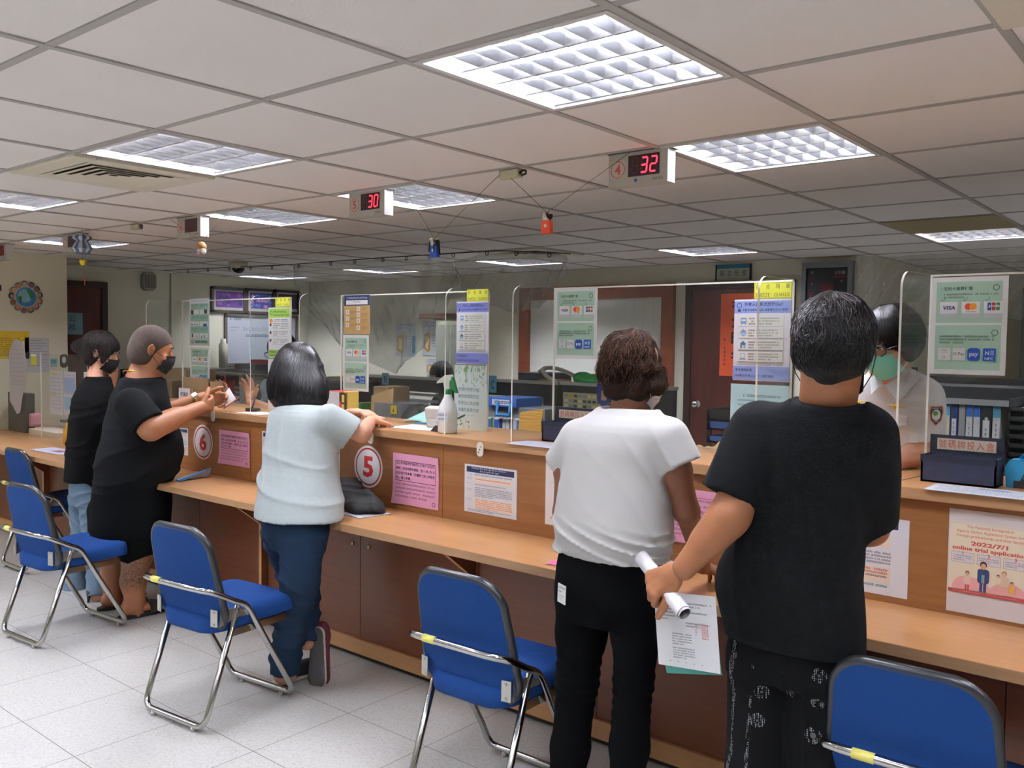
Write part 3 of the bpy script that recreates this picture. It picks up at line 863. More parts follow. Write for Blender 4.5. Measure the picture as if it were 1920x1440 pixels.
# ---- parts of a figure
def nrm(v): v = np.array(v, float); return v/np.linalg.norm(v)
def frame_of(fwd, up=(0, 0, 1)):
    """columns: right, forward, up"""
    f = nrm(fwd); r = nrm(np.cross(f, up)); u = np.cross(r, f)
    return np.stack([r, f, u], 1)
def head(sf, c, fwd, up=(0, 0, 1), s=1.0, nose=True, ears=True):
    """c = centre of the skull; fwd = where the face looks"""
    R = frame_of(fwd, up); L = lambda x, y, z: np.array(c)+R@np.array([x, y, z])*s
    sf.add(Ell(L(0, -0.012, 0.03), (0.076*s, 0.095*s, 0.088*s), R), 0.02)
    sf.add(Ell(L(0, 0.028, -0.035), (0.058*s, 0.062*s, 0.078*s), R), 0.03)
    sf.add(Ell(L(0, 0.045, -0.092), (0.03*s, 0.03*s, 0.024*s), R), 0.03)      # chin
    for q in (-1, 1):
        sf.add(Ell(L(q*0.042, 0.055, -0.03), (0.024*s, 0.02*s, 0.022*s), R), 0.015)   # cheek
        sf.add(Ell(L(q*0.032, 0.084, 0.012), (0.015*s, 0.010*s, 0.009*s), R), 0.008, 'c')  # eye hollow
        sf.add(Ell(L(q*0.032, 0.075, 0.012), (0.012*s, 0.012*s, 0.010*s), R), 0.004)   # lid
        sf.add(Ell(L(q*0.03, 0.083, 0.028), (0.022*s, 0.008*s, 0.005*s), R), 0.008)   # brow
    if nose:
        sf.add(Cone(L(0, 0.083, 0.012), L(0, 0.104, -0.028), 0.007*s, 0.011*s), 0.010)
        for q in (-1, 1): sf.add(Ell(L(q*0.011, 0.092, -0.032), (0.008*s, 0.010*s, 0.007*s), R), 0.005)
        sf.add(Ell(L(0, 0.084, -0.058), (0.024*s, 0.010*s, 0.006*s), R), 0.006); sf.add(Ell(L(0, 0.082, -0.068), (0.02*s, 0.010*s, 0.006*s), R), 0.005)
    if ears:
        for q in (-1, 1):
            Re = R@np.array([[math.cos(.35), 0, q*math.sin(.35)], [0, 1, 0], [-q*math.sin(.35), 0, math.cos(.35)]])
            e = L(q*0.079, -0.012, -0.004)
            sf.add(Ell(e, (0.008*s, 0.018*s, 0.032*s), Re), 0.006)
            sf.add(Ell(e+R@np.array([q*0.006, 0.003, 0.004])*s, (0.004*s, 0.010*s, 0.018*s), Re), 0.004, 'c')
    return L
def hand(sf, w, d, palm, side=1, s=1.0, curl=(0.5, 0.5, 0.5, 0.5), thumb=0.5, spread=0.12, thumb_out=0.8, k=0.004):
    """w wrist, d direction of the knuckles, palm = direction the palm faces, side = +1 thumb on the left when seen from the back with fingers up... sign of thumb axis"""
    d = nrm(d); p = nrm(np.array(palm)-d*(np.array(palm)@d)); x = np.cross(d, p)*side      # x = thumb side
    W = np.array(w, float)
    sf.add(Cone(W-d*0.03*s, W+d*0.025*s, 0.024*s, 0.026*s, (p, 0.8)), 0.02)
    for q in (0.024, 0.006, -0.012, -0.026):
        sf.add(Cone(W+d*0.022*s+x*q*0.6*s, W+d*(0.085-abs(q-0.006)*0.25)*s+x*q*s, 0.015*s, 0.0125*s, (p, 0.95)), 0.010)
    L = [(0.030, 0.040, 0.024, 0.019), (0.010, 0.045, 0.027, 0.020), (-0.011, 0.041, 0.025, 0.019), (-0.029, 0.032, 0.019, 0.017)]
    for i, (q, l1, l2, l3) in enumerate(L):
        a = W+d*(0.088-abs(q-0.006)*0.3)*s+x*q*s
        c = curl[i]; ang = 0; dirx = nrm(d+x*spread*(1.2-i)*0.6)
        for j, (l, r0, r1) in enumerate(((l1, 0.0105, 0.0095), (l2, 0.0092, 0.0085), (l3, 0.0083, 0.0068))):
            ang += c*(1.05, 1.35, 0.8)[j]
            v = dirx*math.cos(ang)+p*math.sin(ang)
            b = a+v*l*s; sc = s*(0.9 if i == 3 else 1)
            sf.add(Cone(a, b, r0*sc, r1*sc), k if j else 0.006); a = b
    a = W+d*0.022*s+x*0.022*s+p*0.004*s
    v = nrm(d*(1-thumb*0.3)+x*thumb_out+p*0.35*thumb)
    for l, r0, r1, bend in ((0.042, 0.015, 0.0125, 0), (0.032, 0.012, 0.0105, 0.25), (0.026, 0.0105, 0.008, 0.35)):
        v = nrm(v+(p*thumb+d*0.35-x*thumb*0.4)*bend)
        b = a+v*l*s; sf.add(Cone(a, b, r0*s, r1*s), 0.008 if l > .04 else k); a = b
def strands(sf, c, n, m, th0, th1, ph0, ph1, r=0.0011, seed=0, wig=0.03, lift=0.0015, seg=12, steps=None, R=None, curlamp=0.0, maxr=0.22, fly=0.004):
    """locks that run over the hair surface from the crown downwards"""
    rr = np.random.RandomState(seed); rays = []
    T = rr.uniform(th0, th1, n); A = rr.uniform(ph0[0], ph0[1], n); B = rr.uniform(ph1[0], ph1[1], n); tt = np.linspace(0, 1, seg)
    dirs = []
    w1 = rr.uniform(0, 6.28, (n, 1)); wf = rr.uniform(3, 9, (n, 1))
    ph = A[:, None]+(B-A)[:, None]*tt; th = T[:, None]+wig*np.sin(tt[None]*wf+w1)*(0.3+tt)+rr.normal(0, wig, (n, 1))*tt
    Dv = np.stack([np.cos(ph)*np.cos(th), np.cos(ph)*np.sin(th), np.sin(ph)], -1)
    if R is not None: Dv = Dv@np.array(R).T
    Dv = Dv.reshape(-1, 3); lo = np.zeros(len(Dv)); hi = np.full(len(Dv), maxr); c = np.array(c, float)
    for _ in range(11):
        mid = (lo+hi)/2; d = sf.at(c+Dv*mid[:, None]); ins = d < 0; lo = np.where(ins, mid, lo); hi = np.where(ins, hi, mid)
    rad = lo+lift+rr.uniform(0, 0.001, len(lo))+np.repeat(rr.uniform(0, 1, n)**3*fly, seg)*np.tile(tt, n)
    P = (c+Dv*rad[:, None]).reshape(n, seg, 3)
    if curlamp: P += curlamp*np.stack([np.sin(tt*26+w1), np.cos(tt*22+w1*2), np.sin(tt*17+w1*3)], -1)*tt[None, :, None]
    mb = MB()
    for i in range(n): mb.tube([tuple(p) for p in P[i]], [r*(0.6+1.0*math.sin(PI*min(1, t*1.1+0.1))) for t in tt], m, 4, cap=False)
    return mb
def join_into(o, mb):
    """adds an MB's shapes to an existing mesh object"""
    me = o.data; bm = bmesh.new(); bm.from_mesh(me)
    vs = [bm.verts.new(v) for v in mb.v]; k0 = len(me.materials)
    for mm in mb.mats: me.materials.append(mm)
    for f, mi, sm in zip(mb.f, mb.m, mb.sm):
        try: g = bm.faces.new([vs[i] for i in f]); g.material_index = k0+mi; g.smooth = sm
        except ValueError: pass
    bm.to_mesh(me); bm.free()
# ================================================================== people
def dep(p): return float(np.dot(np.array(p)-np.array([0, 0, CAM_Z]), CF))
def loftpx(rows, yaw=0, grow=0.0, p=2.3, capz=True):
    """silhouette rows (y, left x, right x, depth/width ratio, Y) of the photo turned into oval sections standing at Y"""
    out = []
    for (py, L, R, k, Y) in rows:
        c = at((L+R)/2, py, Y); h = (R-L)/2*dep(c)/CAM_F
        w = np.array([c.y, -c.x]); w /= np.linalg.norm(w)
        ax = np.array([math.cos(yaw), math.sin(yaw)]); bx = np.array([-math.sin(yaw), math.cos(yaw)])
        a = h/math.sqrt((w@ax)**2+(k*(w@bx))**2)
        out.append((c.z, c.x, c.y, a, a*k))
    return Loft(out, yaw, p, grow, capz)
def lim(p1, w1, p2, w2, grow=0, **kw):
    a = at(*p1) if len(p1) == 3 else Vector(p1[0]); b = at(*p2) if len(p2) == 3 else Vector(p2[0])
    return Cone(a, b, w1/2*dep(a)/CAM_F+grow, w2/2*dep(b)/CAM_F+grow, **kw)
def chain(sf, pts, k=0.02, grow=0, capend=False, capstart=False, **kw):
    for i in range(len(pts)-1):
        sf.add(lim(pts[i][0], pts[i][1], pts[i+1][0], pts[i+1][1], grow, cap=(capend and i == len(pts)-2), capa=(capstart and i == 0), **kw), k)
def P(x, y, Y): return np.array(at(x, y, Y))
def skin(name, c, c2): return mat(name, c, 0.5, mix=(c2, 9, 1.6), sss=0.15, bump=(260, 0.12))
SK_TAN = skin('skin_tan', '#a8704d', '#93603f'); SK_FAIR = skin('skin_fair', '#d2a082', '#c58f74'); SK_BROWN = skin('skin_brown', '#8a5a40', '#7a4d36')
BLACKCLOTH = mat('black_cotton', '#0b0c0e', 0.95, bump=(420, 0.3), spec=0.15, mix=('#131517', 30, 2))
HAIRB = mat('hair_black', '#060506', 0.5, spec=0.3, mix=('#0e0b0a', 40, 2), bump=(60, 0.5, (6, 6, 0.6)))
HAIRS = mat('hair_strand_black', '#0c0a0a', 0.35, spec=0.4)
HAIRG = mat('hair_strand_grey', '#3a3634', 0.4, spec=0.4)
HAIRL = mat('hair_strand_brown', '#412a1c', 0.6, spec=0.12)
HAIRBR = mat('hair_brown', '#1b120d', 0.7, spec=0.1, mix=('#2e211a', 30, 2), bump=(60, 0.6, (5, 5, 0.8)))
MASKB = mat('mask_black', '#17181b', 0.85); MASKG = mat('mask_teal', '#7cc9b8', 0.85, bump=(8, 0.2, (1, 1, 12))); MASKW = mat('mask_white', '#d5dade', 0.85)
def person(parts, m, label, group=None, mats=None):
    o = soft_obj(parts, 'person', m, mats=mats)
    return props(o, label, 'person', group)
def mask_on(root, L, m, s=1.0, strap='#1b1b1d', strapm=None):
    """pleated face mask that follows the face, with ear loops"""
    mb = MB()
    def f(u, v):
        a = (u-0.5)*2.0; x = 0.068*math.sin(a*1.15); y = 0.112-0.062*(abs(a)**2.0)-0.028*(1-v)*(1-abs(a)*0.3)*0.9+0.012*math.sin(v*PI)
        z = -0.012-0.095*(1-v)*(1-0.32*a*a)+0.004*(1 if int(v*7) % 2 else 0)-0.012*a*a
        return tuple(L(x/s*s, y, z))
    mb.grid(f, 16, 12, m, 0.0025); o = mb.build('mask', root)
    sm = strapm or mat('mask_strap'+strap.lstrip('#'), strap, 0.7); st = MB()
    for q in (-1, 1):
        st = MB(); st.tube([L(q*0.060, 0.055, -0.022), L(q*0.080, 0.025, -0.013), L(q*0.088, -0.018, -0.004), L(q*0.088, -0.018, -0.014), L(q*0.080, 0.025, -0.053), L(q*0.060, 0.055, -0.088)], 0.0013, sm, 5)
        st.build('ear_loop', o)
    return o
def eyes(root, L):
    mb = MB()
    for q in (-1, 1):
        mb.sphere(tuple(L(q*0.032, 0.080, 0.010)), 0.0085, mat('eye_white', '#d9d4cc', 0.3), 10, 8)
        mb.sphere(tuple(L(q*0.032, 0.0855, 0.009)), 0.0042, mat('eye_dark', '#17100c', 0.2), 8, 6)
        mb.tube([L(q*0.016, 0.093, 0.028), L(q*0.034, 0.092, 0.033), L(q*0.052, 0.08, 0.027)], [0.002, 0.003, 0.0012], HAIRB, 6)
        mb.tube([L(q*0.018, 0.089, 0.014), L(q*0.032, 0.090, 0.0165), L(q*0.046, 0.083, 0.013)], [0.0008, 0.0016, 0.0008], HAIRB, 5)
    return mb.build('eyes', root)

# ------------------------------------------------ person in the white top (seen from behind)
def person_white():
    Y = 2.30
    rows = [(764, 1128, 1232, .62, Y+.02), (778, 1104, 1248, .55, Y+.01), (795, 1078, 1262, .55, Y), (830, 1062, 1258, .6, Y), (880, 1056, 1254, .62, Y), (930, 1048, 1255, .64, Y), (985, 1040, 1257, .68, Y), (1012, 1044, 1254, .68, Y), (1034, 1046, 1250, .68, Y)]
    legL = [((1096, 1110, Y), 108), ((1090, 1190, Y), 94), ((1082, 1275, Y), 76), ((1070, 1400, Y-.01), 72), ((1058, 1500, Y-.02), 62), ((1056, 1560, Y-.02), 58)]
    legR = [((1192, 1110, Y), 104), ((1192, 1190, Y), 92), ((1188, 1275, Y), 72), ((1180, 1400, Y-.01), 72), ((1172, 1500, Y-.02), 62), ((1170, 1568, Y-.02), 58)]
    hipr = [(1010, 1056, 1242, .66, Y), (1060, 1046, 1244, .7, Y), (1105, 1043, 1242, .76, Y), (1150, 1046, 1238, .7, Y), (1165, 1060, 1226, .6, Y)]
    hb = P(1186, 697, Y+0.04); fw = (0.42, 1, -0.28)
    b = Soft(); L = head(b, hb, fw, s=0.98)
    b.add(lim((1180, 735, Y+.03), 62, (1178, 772, Y+.04), 66), 0.035)
    b.add(loftpx(rows[1:], 0, -0.014), 0.04); b.add(loftpx(hipr, 0, -0.014), 0.03)
    for leg in (legL, legR): chain(b, leg, 0.02, -0.013)
    elR = P(1288, 958, Y+.05); hR = np.array(atz(1322, 1078, 0.80)); elL = P(1058, 960, Y+.06); hL = np.array([elL[0]+0.02, 2.58, 0.80])
    chain(b, [((1252, 834, Y), 50), ((1270, 880, Y+.01), 48), ((tuple(elR),), 46)], 0.03)
    b.add(lim((tuple(elR),), 46, (tuple(hR-nrm(hR-elR)*0.06),), 30), 0.015)
    chain(b, [((1086, 836, Y), 50), ((1064, 880, Y+.01), 46), ((tuple(elL),), 42)], 0.03)
    b.add(lim((tuple(elL),), 42, (tuple(hL),), 26), 0.015)
    hd = Soft(); hand(hd, hR-nrm(hR-elR)*0.05+V3(0, 0, 0.0), V3(0.08, 1, -0.25), V3(0, 0, -1), -1, 0.95, (0.35, .4, .45, .5), 0.3)
    h2 = Soft(); hand(h2, hL, V3(0.1, 1, -0.1), V3(0, 0, -1), 1, 0.9, (0.3, .35, .4, .4), 0.3)
    r = person([(b, 0.007), (hd, 0.0035), (h2, 0.005)], SK_BROWN, 'person in white short sleeved top and black trousers, seen from behind at the counter')
    # top
    t = Soft(); t.add(loftpx(rows, 0, 0.0), 0.03)
    t.add(Cone(P(1255, 818, Y), P(1279, 872, Y+.01), 0.056, 0.060, cap=True), 0.035)
    t.add(Cone(P(1082, 820, Y), P(1050, 868, Y+.02), 0.054, 0.054, cap=True), 0.035)
    t.add(Cone(P(1180, 700, Y+.03), P(1178, 768, Y+.01), 0.058, 0.078, cap=True), 0.008, 'c')
    t.disp = sum_disp(ridge_disp(0.010, (0.8, 0.1, 0.62), 34, 3, 0.85, 1.36, 0.12, 2.2), ridge_disp(0.011, (0.35, 0, 1), 60, 5, 0.86, 1.02, 0.05, 2), noise_disp(0.003, 12, 4))
    soft_obj([(t, 0.006)], 'top', mat('white_jersey', '#bcbdbb', 0.9, bump=(500, 0.12), sheen=0.1), r)
    t2 = Soft(); t2.add(loftpx([(1016, 1046, 1252, .68, Y), (1040, 1050, 1249, .68, Y)], 0, 0.002), 0.01)
    soft_obj([(t2, 0.006)], 'hem_band', MATS['white_jersey'], r)
    # trousers
    q = Soft(); q.add(loftpx(hipr, 0, 0.0, capz=True), 0.02)
    for leg in (legL, legR): chain(q, leg, 0.02, 0.0, capend=True)
    q.add(Cone(P(1143, 1165, Y-.13), P(1146, 1240, Y-.13), 0.01, 0.03), 0.02, 'c')
    q.disp = sum_disp(ridge_disp(0.007, (0.2, 0, 1), 70, 9, 0.35, 0.62, 0.1), noise_disp(0.002, 14, 2))
    tr = soft_obj([(q, 0.007)], 'trousers', mat('black_stretch_cloth', '#040506', 0.95, spec=0.08, bump=(600, .2)), r)
    lb = Print(0.042, 0.058, '#dfe3de'); lb.lines(0.005, 0.05, 0.032, 2, 0.012, '#6a6f70', 0.005, seed=4); lb.lines(0.008, 0.024, 0.026, 2, 0.009, '#8a8f90', 0.003, seed=5)
    a = at(1056, 1122, Y-0.125); lb.obj('brand_patch', a+Vector((0.0, -0.03, -0.002)), (1, -0.35, -0.05), (0, 0, 1), tr)['label'] = 'white sewn label'
    # hair: layered wavy crop, shorter at the nape
    h = Soft(); R = frame_of(fw); Lh = lambda x, y, z: hb+R@np.array([x, y, z])
    h.add(Ell(Lh(0, -0.014, 0.034), (0.076, 0.094, 0.094), R), 0.02); h.add(Ell(Lh(0, -0.038, -0.022), (0.068, 0.060, 0.080), R), 0.03)
    h.add(Ell(Lh(-0.060, 0.0, -0.02), (0.018, 0.045, 0.055), R), 0.02); h.add(Ell(Lh(0.060, 0.0, -0.03), (0.028, 0.05, 0.065), R), 0.02)
    h.add(Ell(P(1234, 716, Y+.04), (0.020, 0.03, 0.045)), 0.03); h.add(Ell(P(1182, 738, Y+.02), (0.040, 0.035, 0.022)), 0.02)
    h.add(Ell(Lh(0.0, 0.12, -0.06), (0.07, 0.075, 0.10), R), 0.02, 'c')
    h.disp = sum_disp(noise_disp(0.006, 42, 3, (1, 1, 0.6)), noise_disp(0.005, 110, 4, (1, 1, .6)))
    ho = soft_obj([(h, 0.004)], 'hair', HAIRBR, r)
    join_into(ho, strands(h, Lh(0, -0.02, 0.02), 900, HAIRBR, PI*0.85, PI*2.15, (0.9, 1.5), (-0.85, -0.2), 0.0011, 5, 0.12, 0.001, 18, R=R, curlamp=0.005, fly=0.008))
    join_into(ho, strands(h, Lh(0, -0.02, 0.02), 420, HAIRL, PI*0.85, PI*2.15, (0.9, 1.5), (-0.9, -0.1), 0.0008, 15, 0.14, 0.001, 18, R=R, curlamp=0.006, fly=0.014))
    mask_on(r, L, MASKW, 1.0, '#e6e6e2')
    # black shoes
    for ax in ((1056, 1560), (1170, 1568)):
        a = P(*ax, Y-.02); f = Soft(); f.add(Ell((a[0], a[1]+0.02, 0.045), (0.042, 0.07, 0.045)), 0.02); f.add(Ell((a[0], a[1]+0.10, 0.035), (0.046, 0.09, 0.033)), 0.03)
        soft_obj([(f, 0.007, ((a[0]-.08, a[1]-.1, 0.004), (a[0]+.08, a[1]+.24, 0.13)))], 'shoe', mat('shoe_black', '#121214', 0.5), r)
    return r
person_white()

# ------------------------------------------------ person in the black T-shirt and patterned trousers
def person_black():
    rows = [(745, 1500, 1606, .8, 2.16), (762, 1462, 1622, .62, 2.17), (785, 1418, 1640, .56, 2.18), (830, 1402, 1640, .62, 2.20), (900, 1408, 1634, .68, 2.22), (960, 1404, 1622, .7, 2.24), (1010, 1384, 1612, .72, 2.26), (1070, 1350, 1606, .7, 2.28), (1120, 1346, 1611, .7, 2.29), (1165, 1356, 1614, .68, 2.30), (1205, 1366, 1614, .66, 2.30)]
    hb = P(1562, 655, 2.16); fw = (-0.30, 1, -0.08)
    b = Soft(); L = head(b, hb, fw, s=1.10)
    b.add(lim((1556, 700, 2.15), 100, (1552, 752, 2.20), 104), 0.03)
    b.add(loftpx(rows[2:], 0, -0.016), 0.04)
    legs = [[((1425, 1180, 2.32), 110), ((1428, 1420, 2.32), 80), ((1425, 1640, 2.3), 60)], [((1545, 1180, 2.32), 110), ((1540, 1420, 2.32), 80), ((1535, 1640, 2.3), 60)]]
    for l in legs: chain(b, l, 0.02, 0)
    sh = P(1420, 808, 2.19); el = P(1372, 962, 2.10); wr = P(1282, 1066, 2.03)
    b.add(Cone(sh, el, 0.058, 0.050), 0.03); b.add(Cone(el, wr, 0.047, 0.031), 0.02); b.add(Cone(el+(wr-el)*0.15, el+(wr-el)*0.5, 0.050, 0.042), 0.02)
    sr = P(1632, 815, 2.2); er = P(1632, 990, 2.34); wr2 = P(1570, 985, 2.5)
    b.add(Cone(sr, er, 0.055, 0.044), 0.03); b.add(Cone(er, wr2, 0.042, 0.028), 0.02)
    kn = P(1232, 1092, 2.01)
    hd = Soft(); hand(hd, wr+nrm(kn-wr)*0.012, kn-wr, V3(-0.25, 0.72, -0.62), 1, 1.06, (0.95, 1.0, 1.05, 1.1), 0.6, 0.08, 0.5)
    h2 = Soft(); hand(h2, wr2, V3(-0.9, 0.4, -0.2), V3(0, 0, -1), -1, 1.0)
    r = person([(b, 0.007), (hd, 0.0028), (h2, 0.006)], SK_TAN, 'person in black T-shirt and black patterned trousers holding rolled papers behind the hip')
    t = Soft(); t.add(loftpx(rows, 0, 0.0), 0.03)
    cu = P(1366, 930, 2.12)
    t.add(Cone(P(1424, 806, 2.19), cu, 0.072, 0.074, cap=True), 0.05)
    t.add(Cone(P(1628, 815, 2.2), P(1640, 978, 2.32), 0.068, 0.062, cap=True), 0.045)
    t.add(Cone(P(1556, 690, 2.15), P(1552, 757, 2.16), 0.074, 0.086, cap=True), 0.008, 'c')
    t.disp = sum_disp(ridge_disp(0.011, (1, 0.2, 0.12), 26, 13, 0.75, 1.4, 0.2, 2.0), noise_disp(0.004, 9, 6))
    soft_obj([(t, 0.0065)], 'shirt', BLACKCLOTH, r)
    # collar
    c = Soft(); c.add(Cone(P(1556, 738, 2.15), P(1552, 764, 2.16), 0.080, 0.094, cap=True, capa=True), 0.01); c.add(Cone(P(1556, 690, 2.15), P(1551, 775, 2.16), 0.074, 0.086), 0.008, 'c')
    # trousers with a printed pattern
    q = Soft(); q.add(loftpx([(1150, 1376, 1606, .66, 2.33), (1200, 1372, 1612, .66, 2.33), (1270, 1368, 1606, .6, 2.33)], 0, 0), 0.02)
    chain(q, [((1430, 1230, 2.33), 128), ((1430, 1440, 2.32), 136), ((1432, 1640, 2.3), 140)], 0.02, 0, capend=True)
    chain(q, [((1545, 1230, 2.33), 124), ((1544, 1440, 2.32), 128), ((1542, 1640, 2.3), 132)], 0.02, 0, capend=True)
    q.disp = sum_disp(ridge_disp(0.012, (1, 0.1, 0.05), 34, 3, 0.0, 0.75, 0.2, 2), noise_disp(0.003, 9, 6))
    pm = bpy.data.materials.new('bandana_print_cloth'); pm.use_nodes = True; N = pm.node_tree.nodes; K = pm.node_tree.links; bs = N['Principled BSDF']; bs.inputs['Roughness'].default_value = 0.9; bs.inputs['Specular IOR Level'].default_value = 0.15
    tc = N.new('ShaderNodeTexCoord')
    def vor(scale, feat='F1', dist=None):
        v = N.new('ShaderNodeTexVoronoi'); v.inputs['Scale'].default_value = scale; v.feature = feat; K.new(tc.outputs['Object'], v.inputs['Vector']); return v
    def mth(op, a, b_=None, c=None):
        n = N.new('ShaderNodeMath'); n.operation = op
        for i, z in enumerate((a, b_, c)):
            if z is None: continue
            if isinstance(z, (int, float)): n.inputs[i].default_value = z
            else: K.new(z, n.inputs[i])
        return n.outputs[0]
    big = vor(13); big.inputs['Randomness'].default_value = 0.35; dots = vor(210); dots.inputs['Randomness'].default_value = 0.25
    ringm = mth('MULTIPLY', mth('GREATER_THAN', big.outputs['Distance'], 0.13), mth('LESS_THAN', big.outputs['Distance'], 0.27))
    core = mth('LESS_THAN', big.outputs['Distance'], 0.10)
    speck = mth('LESS_THAN', dots.outputs['Distance'], 0.34)
    wave = N.new('ShaderNodeTexWave'); wave.inputs['Scale'].default_value = 5.2; wave.inputs['Distortion'].default_value = 5; wave.inputs['Detail'].default_value = 1; K.new(tc.outputs['Object'], wave.inputs['Vector'])
    sepx = N.new('ShaderNodeSeparateXYZ'); K.new(tc.outputs['Object'], sepx.inputs[0])
    side = mth('LESS_THAN', sepx.outputs[0], -0.995)
    stripe = mth('MULTIPLY', mth('MULTIPLY', mth('GREATER_THAN', wave.outputs['Fac'], 0.90), speck), side)
    mot = mth('MULTIPLY', mth('MULTIPLY', ringm, speck), mth('SUBTRACT', 1.0, side))
    cr = mth('MULTIPLY', mth('MULTIPLY', core, mth('SUBTRACT', 1.0, side)), 0.25)
    fac = mth('MINIMUM', mth('ADD', mth('ADD', stripe, mot), cr), 1.0)
    x = N.new('ShaderNodeMix'); x.data_type = 'RGBA'; x.inputs['A'].default_value = (*rgb('#090a0c'), 1); x.inputs['B'].default_value = (*rgb('#b4b8b8'), 1)
    K.new(fac, x.inputs['Factor']); K.new(x.outputs['Result'], bs.inputs['Base Color'])
    soft_obj([(q, 0.007)], 'trousers', pm, r)
    # hair short, thick
    h = Soft(); R = frame_of(fw); Lh = lambda x, y, z: hb+R@np.array([x, y, z])*1.12
    h.add(Ell(Lh(0, -0.014, 0.034), (0.094, 0.107, 0.096), R), 0.02); h.add(Ell(Lh(0, -0.052, -0.012), (0.082, 0.062, 0.074), R), 0.03)
    h.add(Ell(Lh(0.0, 0.11, -0.055), (0.09, 0.085, 0.085), R), 0.02, 'c')
    for s_ in (-1, 1): h.add(Ell(Lh(s_*0.088, 0.0, -0.03), (0.018, 0.026, 0.04), R), 0.01, 'c')
    h.disp = sum_disp(noise_disp(0.004, 50, 3, (1, 1, 0.6)), noise_disp(0.002, 150, 4))
    ho = soft_obj([(h, 0.0042)], 'hair', HAIRB, r)
    join_into(ho, strands(h, Lh(0, -0.02, 0.02), 1700, HAIRS, 0, 2*PI, (-0.3, 1.5), (-0.8, 0.6), 0.0011, 8, 0.12, 0.001, 8, R=R, fly=0.008))
    join_into(ho, strands(h, Lh(0, -0.02, 0.02), 260, HAIRG, PI*.6, PI*1.7, (0.3, 1.5), (-0.5, 0.9), 0.0009, 18, 0.12, 0.002, 8, R=R, fly=0.008))
    mask_on(r, L, MASKB, 1.1, '#101012')
    for ax in ((1430, 1640), (1540, 1640)):
        a = P(*ax, 2.3); f = Soft(); f.add(Ell((a[0], a[1]+0.0, 0.04), (0.042, 0.06, 0.042)), 0.02); f.add(Ell((a[0], a[1]+0.09, 0.034), (0.047, 0.10, 0.032)), 0.03)
        soft_obj([(f, 0.007, ((a[0]-.08, a[1]-.1, 0.004), (a[0]+.08, a[1]+.24, 0.1)))], 'shoe', mat('shoe_black', '#121214', 0.5), r)
    return r, hd
PB, _ = person_black()
# rolled papers held in that hand, and the loose documents hanging below it
a, b_ = P(1203, 1046, 2.075), P(1283, 1150, 1.985)
ax = Vector(b_-a).normalized(); sidev = ax.cross(Vector((0, 1, 0.1))).normalized(); up2 = sidev.cross(ax)
mb = MB(); PW = mat('paper_white', '#e3e5ea', 0.7)
def roll(u, v):
    an = u*2*PI*2.3; rr = 0.0155+0.0045*u
    return tuple(Vector(a)+ax*((Vector(b_)-Vector(a)).length*v+0.004*math.sin(u*5))+sidev*rr*math.cos(an)+up2*rr*math.sin(an))
mb.grid(roll, 70, 4, PW, 0.0007)
props(mb.build('rolled_paper'), 'roll of white papers held in the hand behind the hip', 'paper roll')
def hang_paper(name, label, pts, paper, draw=None):
    """pts: four photo corners (tl, tr, br, bl) at their Y"""
    tl, tr, br, bl = [at(*p) for p in pts]
    X = (tr-tl); Yv = (tl-bl); w, h = X.length, Yv.length
    p = Print(w, h, paper)
    if draw: draw(p, w, h)
    return p.obj(name, bl, X, Yv, None, label, 'paper')
def doc1(p, w, h):
    p.lines(0.08*w+w*0.42, h*0.88, w*0.42, 2, h*0.042, '#4a4a52', h*0.02, 3); p.lines(w*0.55, h*0.76, w*0.3, 1, h*0.04, '#4a4a52', h*0.018, 4)
    p.lines(0.03*w, h*0.83, w*0.3, 5, h*0.045, '#55555d', h*0.018, 5); p.lines(0.26*w, h*0.46, w*0.32, 5, h*0.034, '#6a6a70', h*0.014, 6)
    p.lines(0.26*w, h*0.27, w*0.36, 5, h*0.032, '#707078', h*0.014, 7); p.lines(0.5*w, h*0.62, w*0.38, 2, h*0.04, '#777780', h*0.018, 8)
    p.frame(w*0.75, h*0.42, w*0.1, h*0.19, w*0.008, '#d9868a'); p.lines(w*0.765, h*0.605, w*0.075, 7, h*0.026, '#d9868a', h*0.018, 9); p.lines(w*0.645, h*0.6, w*0.05, 5, h*0.03, '#dd9296', h*0.02, 10)
    for i in range(5): p.rect(w*(0.2+0.13*i), h*0.07, w*0.012, h*0.014, '#6a6a70')
hang_paper('folder', 'green backing sheet hanging behind the loose documents', [(1243, 1124, 2.062), (1347, 1122, 2.062), (1357, 1274, 2.062), (1250, 1262, 2.062)], '#3f8a80')
hang_paper('document', 'white form with red stamps hanging from the hand of the person in black', [(1232, 1108, 2.055), (1348, 1120, 2.055), (1348, 1277, 2.055), (1235, 1245, 2.055)], '#dfe2e6', doc1)
